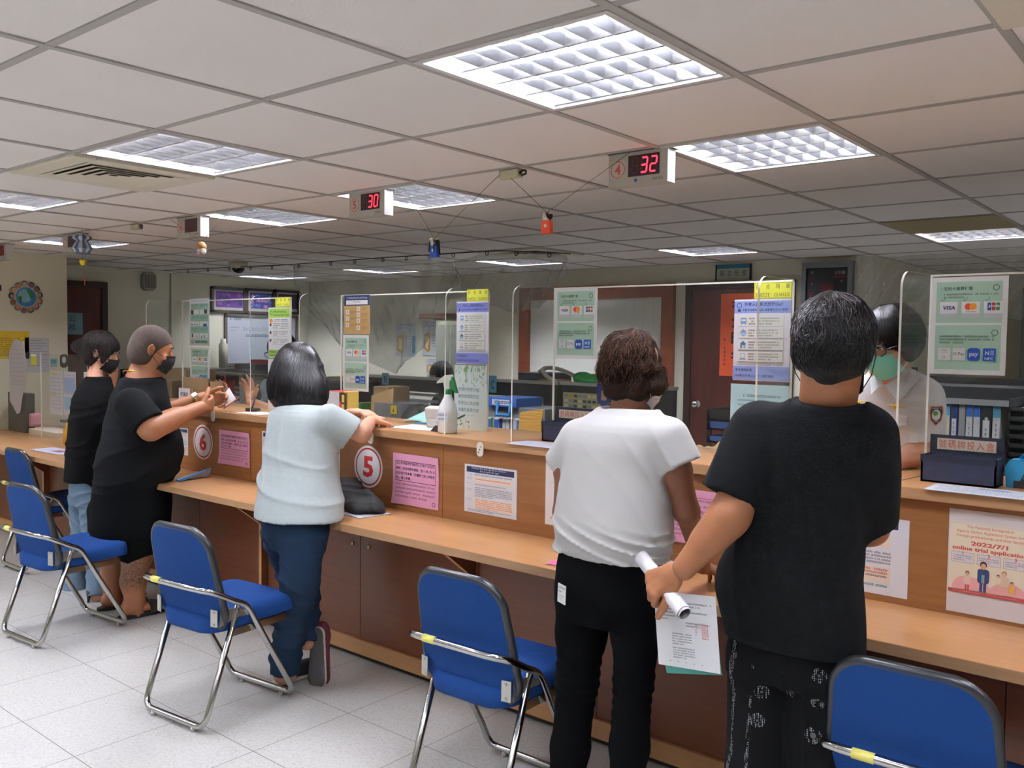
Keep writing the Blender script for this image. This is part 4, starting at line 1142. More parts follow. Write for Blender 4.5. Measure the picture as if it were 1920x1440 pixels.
# ------------------------------------------------ person in the light grey T-shirt and jeans, leaning on the counter
DENIM = mat('dark_denim', '#152436', 0.9, spec=0.2, bump=(500, 0.35), mix=('#233a54', 7, 1.6))
DENIML = mat('light_denim', '#5b7186', 0.85, bump=(500, 0.3), mix=('#6f879b', 9, 1.6))
def person_grey():
    rows = [(758, 530, 606, .75, 2.56), (768, 512, 626, .62, 2.55), (785, 504, 634, .58, 2.54), (820, 501, 630, .62, 2.52), (870, 498, 630, .66, 2.49), (915, 490, 636, .72, 2.45), (950, 484, 640, .76, 2.42), (970, 481, 640, .78, 2.40)]
    hip = [(945, 496, 620, .8, 2.42), (975, 493, 617, .82, 2.40), (1005, 500, 612, .8, 2.39), (1030, 510, 606, .7, 2.39)]
    near = [((567, 1010, 2.37), 84), ((562, 1085, 2.37), 74), ((556, 1120, 2.38), 66), ((545, 1180, 2.38), 56), ((535, 1230, 2.38), 52), ((534, 1262, 2.38), 54)]
    far = [((530, 1000, 2.42), 76), ((552, 1070, 2.50), 64), ((572, 1110, 2.54), 50), ((577, 1160, 2.52), 42), ((575, 1204, 2.48), 40)]
    hb = P(561, 696, 2.60); fw = (0.10, 1, -0.22)
    b = Soft(); L = head(b, hb, fw, s=1.0)
    b.add(lim((562, 730, 2.58), 46, (562, 775, 2.54), 56), 0.03); b.add(loftpx(rows[1:], 0.1, -0.014), 0.04); b.add(loftpx(hip, 0, -0.014), 0.03)
    chain(b, near, 0.02, -0.012); chain(b, far, 0.02, -0.012)
    sh = P(622, 786, 2.55); el = P(678, 812, 2.66); wr = P(694, 790, 2.83); sl = P(528, 785, 2.56); el2 = P(600, 815, 2.76); wr2 = P(668, 783, 2.90)
    b.add(Cone(sh, el, 0.05, 0.043), 0.03); b.add(Cone(el, wr, 0.042, 0.027), 0.015); b.add(Cone(sl, el2, 0.048, 0.04), 0.03); b.add(Cone(el2, wr2, 0.038, 0.026), 0.015)
    h1 = Soft(); hand(h1, wr+V3(0, .01, 0.004), V3(-0.35, 0.8, 0.05), V3(-0.2, 0, -1), -1, 0.92, (.7, .75, .8, .85), 0.5)
    h2 = Soft(); hand(h2, wr2+V3(0, -.02, 0.028), V3(0.9, 0.15, 0.05), V3(0, 0.0, -1), 1, 0.92, (.4, .45, .5, .55), 0.5)
    r = person([(b, 0.007), (h1, 0.004), (h2, 0.004)], SK_FAIR, 'person with black bob hair in light grey T-shirt leaning on counter beside sign 5')
    t = Soft(); t.add(loftpx(rows, 0.1, 0.0), 0.03); t.add(Cone(P(618, 784, 2.55), P(660, 812, 2.63), 0.066, 0.074, cap=True), 0.05); t.add(Cone(P(528, 785, 2.56), P(575, 815, 2.70), 0.062, 0.066, cap=True), 0.04)
    t.add(Cone(P(562, 710, 2.58), P(562, 763, 2.55), 0.05, 0.066, cap=True), 0.008, 'c')
    t.disp = sum_disp(ridge_disp(0.014, (0.35, -0.1, 1), 24, 21, 0.78, 1.15, 0.12, 2.4), ridge_disp(0.008, (1, 0, 0.7), 30, 4, 0.75, 1.25, 0.15, 2), noise_disp(0.004, 10, 8))
    soft_obj([(t, 0.006)], 'shirt', mat('grey_heather_jersey', '#9fabab', 0.92, mix=('#aab5b4', 60, 1.5), bump=(500, 0.15), sheen=0.1), r)
    q = Soft(); q.add(loftpx(hip, 0, 0.0), 0.02); chain(q, near, 0.02, 0.0, capend=True); chain(q, far, 0.02, 0.0, capend=True)
    q.disp = sum_disp(ridge_disp(0.010, (0.3, 0, 1), 46, 11, 0.05, 0.8, 0.1, 2.2), noise_disp(0.003, 14, 2))
    tr = soft_obj([(q, 0.006)], 'jeans', DENIM, r)
    # hair bob
    h = Soft(); R = frame_of(fw); Lh = lambda x, y, z: hb+R@np.array([x, y, z])
    h.add(Ell(Lh(0, -0.012, 0.036), (0.092, 0.108, 0.100), R), 0.02); h.add(Ell(Lh(0, -0.03, -0.045), (0.10, 0.092, 0.09), R), 0.04)
    h.add(loftpx([(688, 520, 598, .9, 2.6), (710, 507, 612, .85, 2.59), (738, 505, 615, .82, 2.58), (754, 508, 612, .8, 2.57), (764, 518, 600, .75, 2.57)], 0, 0, 2.2), 0.05)
    h.add(Ell(Lh(0.0, 0.13, -0.07), (0.062, 0.07, 0.14), R), 0.02, 'c')
    h.disp = noise_disp(0.0022, 80, 3, (1, 1, 0.12))
    ho = soft_obj([(h, 0.005)], 'hair', HAIRB, r)
    join_into(ho, strands(h, Lh(0, -0.02, 0.0), 900, HAIRS, PI*0.85, PI*2.15, (1.0, 1.5), (-1.05, -0.8), 0.0012, 11, 0.035, 0.001, 12, R=R, fly=0.004))
    # canvas shoes: near one flat, far one standing on its toe showing the sole
    RUB = mat('rubber_sole', '#c9c4b6', 0.7); CAN = mat('canvas_black', '#16181d', 0.9); SOL = mat('outsole_grey', '#4b4a49', 0.85)
    a = np.array(atz(533, 1280, 0.0)); a[1] -= .03; s1 = Soft(); s1.add(Ell((a[0], a[1]+.03, 0.055), (0.043, 0.055, 0.055)), 0.02); s1.add(Ell((a[0], a[1]+.14, 0.04), (0.046, 0.10, 0.036)), 0.03)
    so = Soft(); so.add(Cone((a[0], a[1]+0.01, 0.012), (a[0], a[1]+.2, 0.012), 0.041, 0.045, ((0, 0, 1), 0.35)), 0.01)
    soft_obj([(s1, 0.005, None, 0), (so, 0.004, None, 1)], 'shoe', None, r, mats=[CAN, RUB])
    toe = np.array([-3.18, 2.485, 0.03]); heel = toe+V3(-0.035, 0.03, 0.205); nn = nrm(V3(0.25, -1, 0.1)); up_ = -nn
    s2 = Soft(); s2.add(Cone(toe+up_*0.035, heel+up_*0.035, 0.043, 0.036, (up_, 0.8)), 0.02); s2.add(Cone(heel+up_*0.04-nrm(heel-toe)*0.03, P(574, 1190, 2.5), 0.036, 0.034), 0.02)
    so2 = Soft(); so2.add(Cone(toe, heel-nrm(heel-toe)*0.02, 0.047, 0.034, (up_, 0.25)), 0.01)
    so3 = Soft(); so3.add(Cone(toe+up_*0.012, heel-nrm(heel-toe)*0.02+up_*0.012, 0.048, 0.036, (up_, 0.3)), 0.01)
    soft_obj([(s2, 0.005, None, 0), (so2, 0.004, None, 1), (so3, 0.004, None, 2)], 'shoe', None, r, mats=[mat('canvas_maroon', '#5a2230', 0.9), SOL, RUB])
person_grey()

# ------------------------------------------------ stout person in black T-shirt and shorts with tattooed calf
def person_tattoo():
    Y = 2.44
    rows = [(700, 240, 300, .95, Y+.03), (712, 230, 306, .95, Y+.03), (725, 222, 308, .95, Y+.02), (745, 214, 312, .98, Y), (780, 204, 318, 1.0, Y), (820, 198, 334, 1.02, Y), (850, 190, 337, 1.05, Y+.01), (880, 184, 327, 1.02, Y), (906, 182, 314, 1.0, Y-.01), (922, 180, 308, 1.0, Y-.01)]
    shorts = [(900, 184, 312, .95, Y-.01), (940, 178, 314, .95, Y), (985, 176, 312, .95, Y), (1000, 176, 308, .95, Y)]
    near = [((258, 970, Y), 70), ((257, 1045, Y), 54), ((250, 1090, Y), 46), ((253, 1128, Y), 34), ((253, 1150, Y), 34)]
    far = [((216, 970, Y), 66), ((212, 1040, Y), 46), ((211, 1085, Y), 42), ((213, 1125, Y), 32), ((214, 1143, Y), 32)]
    hb = P(286, 655, Y+.06); fw = (0.42, 0.95, -0.26)
    b = Soft(); L = head(b, hb, fw, s=1.10)
    b.add(lim((278, 680, Y+.06), 52, (266, 716, Y+.02), 62), 0.03); b.add(loftpx(rows[3:], 0, -0.018), 0.05); b.add(loftpx(shorts, 0, -0.015), 0.03)
    chain(b, near, 0.02, 0); chain(b, far, 0.02, 0)
    xc = P(262, 820, Y)[0]; sh = np.array(atx(246, 758, xc+.16)); el = np.array(atx(283, 803, xc+.27)); wr = np.array(atx(376, 764, xc+.24)); b.add(Cone(sh, el, 0.075, 0.062), 0.03); b.add(Cone(el, wr, 0.058, 0.036), 0.02); b.add(Cone(el, el+(wr-el)*.5, 0.062, 0.056), 0.02)
    xl = xc-.15; sl = np.array([xl, Y+.06, 1.28]); elL = np.array([xl+.02, Y+.20, 1.12]); wrL = np.array(atx(382, 745, xc+.02))
    b.add(Cone(sl, elL, 0.06, 0.05), 0.03); b.add(Cone(elL, wrL, 0.05, 0.033), 0.02)
    h1 = Soft(); hand(h1, wr, np.array(atx(415, 753, xc+.20))-wr, V3(-1, 0.1, 0.2), 1, 1.05, (.75, .8, .9, .95), 0.6)
    h2 = Soft(); hand(h2, wrL, V3(0.5, 0.8, -0.05), V3(0.7, -0.3, -.3), -1, 1.05, (.55, .6, .7, .8), 0.6)
    fe = Soft()
    for (fx, fy) in ((253, 1160), (214, 1152)):
        a = np.array(atz(fx, fy, 0.02)); a[1] = Y-0.02 if fx > 230 else Y-.01; a[0] = P(fx, fy, Y)[0]
        fe.add(Ell((a[0], a[1]-0.02, 0.05), (0.036, 0.045, 0.042)), 0.02); fe.add(Ell((a[0]+0.01, a[1]+0.09, 0.045), (0.043, 0.11, 0.028)), 0.03); fe.add(Cone((a[0], a[1], 0.06), (a[0], a[1], 0.13), 0.035, 0.04), 0.03)
    # tattoo as a second skin material on the calf
    tat = bpy.data.materials.new('skin_tattooed'); tat.use_nodes = True; N = tat.node_tree.nodes; K = tat.node_tree.links; bs = N['Principled BSDF']; bs.inputs['Roughness'].default_value = 0.5
    tc = N.new('ShaderNodeTexCoord'); nz = N.new('ShaderNodeTexNoise'); nz.inputs['Scale'].default_value = 11; nz.inputs['Detail'].default_value = 3; nz.inputs['Distortion'].default_value = 2.2; K.new(tc.outputs['Object'], nz.inputs['Vector'])
    wv = N.new('ShaderNodeMath'); wv.operation = 'PINGPONG'; wv.inputs[1].default_value = 0.055; K.new(nz.outputs['Fac'], wv.inputs[0])
    lt = N.new('ShaderNodeMath'); lt.operation = 'LESS_THAN'; lt.inputs[1].default_value = 0.02; K.new(wv.outputs[0], lt.inputs[0])
    sx = N.new('ShaderNodeSeparateXYZ'); K.new(tc.outputs['Object'], sx.inputs[0])
    z1 = N.new('ShaderNodeMapRange'); z1.inputs['From Min'].default_value = 0.14; z1.inputs['From Max'].default_value = 0.2; K.new(sx.outputs[2], z1.inputs[0])
    z2 = N.new('ShaderNodeMapRange'); z2.inputs['From Min'].default_value = 0.55; z2.inputs['From Max'].default_value = 0.5; K.new(sx.outputs[2], z2.inputs[0])
    xx = N.new('ShaderNodeMapRange'); xx.inputs['From Min'].default_value = P(233, 1090, Y)[0]-0.02; xx.inputs['From Max'].default_value = P(233, 1090, Y)[0]; K.new(sx.outputs[0], xx.inputs[0])
    mm = N.new('ShaderNodeMath'); mm.operation = 'MULTIPLY'; K.new(z1.outputs[0], mm.inputs[0]); K.new(z2.outputs[0], mm.inputs[1])
    m2 = N.new('ShaderNodeMath'); m2.operation = 'MULTIPLY'; K.new(mm.outputs[0], m2.inputs[0]); K.new(xx.outputs[0], m2.inputs[1])
    m3 = N.new('ShaderNodeMath'); m3.operation = 'MULTIPLY_ADD'; K.new(lt.outputs[0], m3.inputs[0]); m3.inputs[1].default_value = 0.5; m3.inputs[2].default_value = 0.3
    m5 = N.new('ShaderNodeMath'); m5.operation = 'MULTIPLY'; K.new(m3.outputs[0], m5.inputs[0]); K.new(m2.outputs[0], m5.inputs[1])
    mx = N.new('ShaderNodeMix'); mx.data_type = 'RGBA'; mx.inputs['A'].default_value = (*rgb('#a8704d'), 1); mx.inputs['B'].default_value = (*rgb('#2a2a28'), 1); K.new(m5.outputs[0], mx.inputs['Factor']); K.new(mx.outputs['Result'], bs.inputs['Base Color'])
    r = person([(b, 0.007), (h1, 0.0045), (h2, 0.0045), (fe, 0.006)], None, 'stout person with shaved head, black T-shirt, black shorts and tattooed calf', mats=[tat])
    t = Soft(); t.add(loftpx(rows[1:], 0, 0.0), 0.04); t.add(Cone(P(268, 708, Y+.03), P(258, 752, Y), 0.085, 0.13), 0.05); t.add(Cone(sh+V3(-.01, 0, 0), sh+(el-sh)*.86, 0.088, 0.090, cap=True), 0.05)
    t.add(Cone(sl, sl+(elL-sl)*0.75, 0.08, 0.075, cap=True), 0.05)
    t.add(Cone(P(276, 660, Y+.06), P(264, 706, Y+.02), 0.08, 0.096, cap=True), 0.010, 'c')
    t.disp = sum_disp(ridge_disp(0.014, (-0.1, -0.6, 1), 24, 5, 0.7, 1.15, 0.12, 2), noise_disp(0.005, 8, 8))
    soft_obj([(t, 0.007)], 'shirt', BLACKCLOTH, r)
    q = Soft(); q.add(loftpx(shorts, 0, 0.0), 0.03); chain(q, [((260, 960, Y), 100), ((254, 1046, Y), 62)], 0.03, 0.0, capend=True); chain(q, [((212, 960, Y), 92), ((205, 1028, Y), 66)], 0.03, 0, capend=True)
    q.disp = noise_disp(0.006, 9, 8)
    soft_obj([(q, 0.007)], 'shorts', mat('black_short_cloth', '#07090a', 0.95, spec=0.12, bump=(300, .2)), r)
    # stubble hair cap
    h = Soft(); R = frame_of(fw); Lh = lambda x, y, z: hb+R@np.array([x, y, z])*1.10
    h.add(Ell(Lh(0, -0.012, 0.030), (0.0862, 0.1075, 0.0995), R), 0.01); h.add(Ell(Lh(0, -0.045, -0.025), (0.082, 0.076, 0.085), R), 0.03); h.add(Ell(Lh(0.0, 0.10, -0.05), (0.15, 0.112, 0.112), R), 0.01, 'c'); h.add(Ell(Lh(0, -0.01, -0.13), (0.12, 0.12, 0.05), R), 0.01, 'c')
    soft_obj([(h, 0.005)], 'hair', mat('shaved_grey_hair', '#342b27', 0.8, mix=('#57483d', 120, 1.6), bump=(600, 0.3)), r)
    mask_on(r, L, MASKB, 1.0, '#101012'); eyes(r, L)
    # gold neck chain, watch, slippers
    mb = MB(); pts = []
    c0 = P(266, 704, Y+.035)
    for i in range(40):
        a = 2*PI*i/40; pts.append((c0[0]+0.098*math.cos(a), c0[1]+0.095*math.sin(a), c0[2]-0.006+0.012*math.cos(a)-0.034*math.sin(a)))
    mb.tube(pts, 0.0034, mat('gold_metal', '#d9a441', 0.25, metal=1), 6, closed=True); mb.build('necklace', r)
    wp = np.array(elL)+(wrL-elL)*0.83; d = Vector(nrm(wrL-elL)); q0 = d.to_track_quat('Z', 'Y').to_matrix().to_4x4()
    mb = MB(); mb.lathe([(0.040, -0.012), (0.042, -0.010), (0.042, 0.010), (0.040, 0.012)], tuple(wp), mat('watch_gold', '#c8a45a', 0.3, metal=.9), 20, q0)
    mb.cbox(tuple(wp+V3(0.02, -0.025, 0.03)), (0.03, 0.03, 0.014), mat('watch_face', '#dfe0de', 0.2), (0.6, 0.5, 0)); mb.build('wristwatch', r)
    for (fx, fy) in ((253, 1160), (214, 1152)):
        a = P(fx, fy, Y); mb = MB(); SL = mat('slipper_dark', '#1d1a19', 0.7)
        poly = [(a[0]+0.01+0.05*math.cos(t_)*(1 if math.sin(t_) > 0 else 0.85), Y+0.045+0.15*math.sin(t_)) for t_ in [2*PI*i/24 for i in range(24)]]
        mb.prism(poly, 0.001, 0.02, SL)
        mb.grid(lambda u, v: (a[0]+0.01+0.054*math.cos(PI*u), Y+0.06+0.085*v, 0.02+0.062*math.sin(PI*u)*(1-0.35*v)), 12, 4, SL, 0.004); mb.build('slipper', r)
person_tattoo()

# ------------------------------------------------ person with a hair bun, black blouse and light flared jeans
def person_bun():
    Y = 2.47
    rows = [(706, 164, 204, .8, Y+.06), (716, 156, 206, .8, Y+.05), (728, 148, 208, .8, Y+.03), (750, 138, 212, .85, Y+.01), (790, 133, 212, .85, Y), (840, 129, 205, .85, Y), (880, 126, 200, .9, Y), (902, 124, 196, .92, Y)]
    hip = [(880, 134, 194, .95, Y), (920, 134, 192, .95, Y), (945, 136, 188, .9, Y)]
    near = [((168, 930, Y), 42), ((172, 1010, Y), 34), ((180, 1060, Y-.02), 32), ((183, 1115, Y-.03), 40)]
    far = [((150, 930, Y), 40), ((152, 1010, Y), 34), ((143, 1060, Y), 36), ((140, 1108, Y), 46)]
    hb = P(190, 662, Y+.10); fw = (0.66, 0.75, -0.32)
    b = Soft(); L = head(b, hb, fw, s=0.98); b.add(lim((184, 688, Y+.09), 30, (178, 716, Y+.06), 34), 0.03)
    b.add(loftpx(rows[2:], 0, -0.012), 0.04); b.add(loftpx(hip, 0, -0.012), 0.03); chain(b, near, 0.02, -0.02); chain(b, far, 0.02, -0.02)
    h1 = Soft(); wr = P(214, 700, Y+.25); hand(h1, wr, V3(-0.1, 0.2, 1), V3(-.2, -1, 0), 1, 0.85, (.5, .5, .55, .6), 0.4)
    b.add(Cone(P(195, 775, Y+.22), wr, 0.035, 0.024), 0.02)
    r = person([(b, 0.0075), (h1, 0.005)], SK_FAIR, 'person with hair bun, black blouse and light blue flared jeans behind the stout person')
    t = Soft(); t.add(loftpx(rows, 0, 0.0), 0.03); t.add(Cone(P(166, 752, Y), P(166, 822, Y+.05), 0.052, 0.05), 0.03); t.add(Cone(P(166, 822, Y+.05), P(196, 775, Y+.2), 0.048, 0.042, cap=True), 0.03)
    t.add(Cone(P(186, 690, Y+.12), P(182, 712, Y+.08), 0.045, 0.056, cap=True), 0.012, 'c'); t.add(Cone(P(180, 895, Y+.02), P(178, 915, Y+.02), 0.07, 0.05), 0.03)
    t.disp = sum_disp(ridge_disp(0.008, (-0.1, -0.5, 1), 40, 5, 0.7, 1.3, 0.12, 2), noise_disp(0.004, 10, 8))
    soft_obj([(t, 0.007)], 'blouse', mat('black_blouse', '#0a0b0c', 0.95, spec=0.12, bump=(400, .25)), r)
    q = Soft(); q.add(loftpx(hip, 0, 0.0), 0.03); chain(q, near, 0.02, 0.0, capend=True); chain(q, far, 0.02, 0.0, capend=True); q.disp = ridge_disp(0.007, (0.2, 0, 1), 50, 11, 0.0, 0.8, 0.1, 2)
    soft_obj([(q, 0.007)], 'jeans', DENIML, r)
    h = Soft(); R = frame_of(fw); Lh = lambda x, y, z: hb+R@np.array([x, y, z])
    h.add(Ell(Lh(0, -0.018, 0.036), (0.090, 0.108, 0.097), R), 0.02); h.add(Ell(Lh(0, -0.05, -0.02), (0.08, 0.07, 0.085), R), 0.03)
    h.add(Ell(P(152, 650, Y+.02), (0.055, 0.05, 0.046)), 0.008); h.add(Ell(Lh(0.075, 0.04, 0.0), (0.014, 0.03, 0.05), R), 0.015)
    h.add(Ell(Lh(0.0, 0.115, -0.06), (0.10, 0.085, 0.105), R), 0.015, 'c'); h.add(Ell(Lh(0.086, 0.0, -0.03), (0.014, 0.028, 0.035), R), 0.01, 'c')
    h.disp = sum_disp(noise_disp(0.004, 60, 3, (1, 1, 0.6)))
    ho = soft_obj([(h, 0.005)], 'hair', mat('hair_dark_brown', '#120b0a', 0.5, spec=.3, mix=('#22130f', 30, 2), bump=(60, .5, (6, 6, .6))), r)
    join_into(ho, strands(h, Lh(0, -0.02, 0.02), 500, MATS['hair_dark_brown'], 0, 2*PI, (0.2, 1.5), (-0.9, 0.6), 0.0012, 3, 0.08, 0.001, 9, R=R, fly=.006))
    mask_on(r, L, MASKB, 1.0, '#101012'); eyes(r, L)
    for (x, y, w) in ((183, 1122, 0), (138, 1116, 1)):
        a = P(x, y, Y-.03 if not w else Y); mb = MB(); SB = mat('heel_black', '#0e0e10', 0.4)
        mb.tube([(a[0], a[1]-0.055, 0.0), (a[0], a[1]-0.05, 0.06)], [0.006, 0.014], SB, 8); mb.tube([(a[0], a[1]-0.06, 0.062), (a[0], a[1]+0.02, 0.05), (a[0], a[1]+0.1, 0.014), (a[0], a[1]+0.15, 0.012)], [0.02, 0.028, 0.032, 0.012], SB, 10, flat=0.6); mb.build('high_heel_shoe', r)
person_bun()

# ------------------------------------------------ officer behind the counter
def officer():
    Y = 3.34
    rows = [(694, 1640, 1705, .8, Y-.03), (706, 1622, 1722, .62, Y-.02), (724, 1608, 1742, .55, Y-.01), (760, 1604, 1748, .56, Y), (820, 1604, 1742, .6, Y+.02), (880, 1608, 1736, .62, Y+.04), (960, 1608, 1736, .62, Y+.05)]
    hb = P(1672, 640, Y-.10); fw = (-0.52, -1, -0.50)
    b = Soft(); L = head(b, hb, fw, s=1.0); b.add(lim((1672, 672, Y-.05), 58, (1668, 712, Y-.01), 66), 0.03); b.add(loftpx(rows, 0, -0.012), 0.04)
    sR = P(1734, 748, Y); eR = P(1722, 850, Y-.05); wR = P(1640, 878, Y-.16); b.add(Cone(sR, eR, 0.05, 0.044), 0.03); b.add(Cone(eR, wR, 0.042, 0.028), 0.02)
    sL = P(1612, 748, Y); eL = P(1600, 852, Y-.05); wL = P(1612, 885, Y-.18); b.add(Cone(sL, eL, 0.045, 0.04), 0.03); b.add(Cone(eL, wL, 0.04, 0.027), 0.02)
    for x in (1640, 1700): chain(b, [((x, 950, Y+.05), 62), ((x, 1150, Y+.05), 50), ((x, 1290, Y+.05), 36)], 0.02)
    h1 = Soft(); hand(h1, wR, V3(-0.9, -0.35, -.1), V3(0, 0, -1), -1, 0.95, (.4, .45, .5, .5), .4); h2 = Soft(); hand(h2, wL, V3(0.2, -0.9, -.1), V3(0, 0, -1), 1, 0.95, (.5, .5, .5, .5), .4)
    r = person([(b, 0.007), (h1, 0.005), (h2, 0.005)], SK_FAIR, 'officer in white uniform shirt, glasses and teal mask behind the counter')
    W = mat('uniform_white', '#d8d9dc', 0.8, bump=(500, .1))
    t = Soft(); t.add(loftpx(rows, 0, 0.0), 0.03); t.add(Cone(P(1728, 744, Y), P(1734, 832, Y-.03), 0.068, 0.064, cap=True), 0.045); t.add(Cone(P(1616, 744, Y), P(1602, 832, Y-.03), 0.062, 0.06, cap=True), 0.045)
    t.add(Cone(P(1672, 668, Y-.07), P(1668, 700, Y-.03), 0.052, 0.062, cap=True), 0.012, 'c'); t.add(Cone(P(1664, 690, Y-.12), P(1664, 735, Y-.14), 0.035, 0.010), 0.012, 'c')
    t.disp = sum_disp(ridge_disp(0.009, (0.9, 0, 0.5), 26, 5, 1.0, 1.45, 0.12, 2), noise_disp(0.003, 12, 8))
    so = soft_obj([(t, 0.006)], 'uniform_shirt', W, r)
    # collar wings, pockets, badges on the front (front faces -Y)
    def fr(x, y, d=0.0): 
        p = P(x, y, Y-.10); return Vector((p[0], p[1]-d, p[2]))
    mb = MB()
    def flap(pts, m, th=0.006):
        v = [Vector(p) for p in pts]; n = (v[1]-v[0]).cross(v[2]-v[0]).normalized()*th
        k = len(v); mb.add(v+[p+n for p in v], [tuple(range(k)), tuple(range(2*k-1, k-1, -1))]+[(i, i+k, (i+1) % k+k, (i+1) % k) for i in range(k)], m)
    flap([fr(1648, 694, -.02), fr(1632, 712, -.005), fr(1640, 740, .03), fr(1660, 722, .025)], W); flap([fr(1700, 690, -.03), fr(1722, 708, -.02), fr(1690, 752, .03), fr(1664, 722, .03)], W)
    mb.build('collar', so)
    mb = MB(); flap([fr(1660, 770, .035), fr(1706, 778, .03), fr(1704, 796, .03), fr(1690, 800, .032), fr(1652, 790, .036)], W, 0.005); mb.build('pocket_flap', so)
    G = mat('badge_gold', '#d9b640', 0.4, metal=.4); mb = MB()
    for (x, y) in ((1688, 762), (1612, 754)):
        c = fr(x, y, .045 if x > 1650 else .03); mb.sphere(c, (0.012, 0.004, 0.010), G, 10, 6)
        for s_ in (-1, 1): mb.tube([c, c+Vector((s_*0.018, 0, 0.006)), c+Vector((s_*0.034, 0.004, 0.004))], [0.006, 0.005, 0.0015], G, 6, flat=.5)
    mb.build('wing_badge', so)
    p = Print(0.05, 0.072, '#d98a4a', shape=[(0, 0.05), (0.006, 0.02), (0.025, 0), (0.044, 0.02), (0.05, 0.05), (0.046, 0.07), (0.004, 0.07)])
    p.poly([(0.004, 0.048), (0.010, 0.02), (0.025, 0.005), (0.04, 0.02), (0.046, 0.048), (0.042, 0.066), (0.008, 0.066)], '#2b2f52'); p.poly(circ(0.025, 0.038, 0.015, 0.019), '#e8ebe6'); p.poly(circ(0.022, 0.044, 0.009, 0.008), '#4f9a3c'); p.poly([(0.018, 0.028), (0.034, 0.026), (0.031, 0.04)], '#f4f4f4'); p.lines(0.01, 0.064, 0.03, 1, .01, '#c9ccd8', .005, 2); p.lines(0.014, 0.018, 0.022, 1, .01, '#c9ccd8', .004, 3)
    c = P(1757, 772, Y-.02); p.obj('sleeve_badge', (c[0]-0.005, c[1]-0.085, c[2]-0.045), (0.75, 0.62, 0), (0.08, 0.0, 1), so)
    h = Soft(); R = frame_of(fw); Lh = lambda x, y, z: hb+R@np.array([x, y, z])
    h.add(Ell(Lh(0, -0.012, 0.034), (0.089, 0.104, 0.094), R), 0.02); h.add(Ell(Lh(0, -0.045, -0.015), (0.082, 0.066, 0.078), R), 0.03)
    for q in (-1, 1): h.add(Ell(Lh(q*0.078, 0.012, -0.01), (0.020, 0.040, 0.06), R), 0.02)
    h.add(Ell(Lh(0.0, 0.118, -0.055), (0.075, 0.06, 0.078), R), 0.012, 'c')
    h.disp = noise_disp(0.0016, 90, 3, (1, 1, .2))
    ho = soft_obj([(h, 0.0045)], 'hair', HAIRB, r)
    join_into(ho, strands(h, Lh(0, -0.01, 0.03), 1000, HAIRS, 0, 2*PI, (1.1, 1.5), (-0.5, 0.25), 0.0010, 8, 0.04, 0.001, 9, R=R))
    mask_on(r, L, MASKG, 1.0, '#e3efe9'); eyes(r, L)
    mb = MB(); FRM = mat('glasses_frame', '#141416', 0.3)
    for q in (-1, 1):
        mb.tube([L(q*0.034+0.026*math.cos(a), 0.104-0.01*abs(math.cos(a)*q+1 if q*math.cos(a) > 0 else 0)*.5, 0.006+0.019*math.sin(a)) for a in [2*PI*i/20 for i in range(20)]], 0.0022, FRM, 6, closed=True)
        mb.tube([L(q*0.060, 0.098, 0.010), L(q*0.082, 0.05, 0.008), L(q*0.086, -0.01, 0.004)], 0.002, FRM, 6)
    mb.tube([L(-0.008, 0.106, 0.008), L(0.008, 0.106, 0.008)], 0.002, FRM, 6); mb.build('glasses', r)
officer()

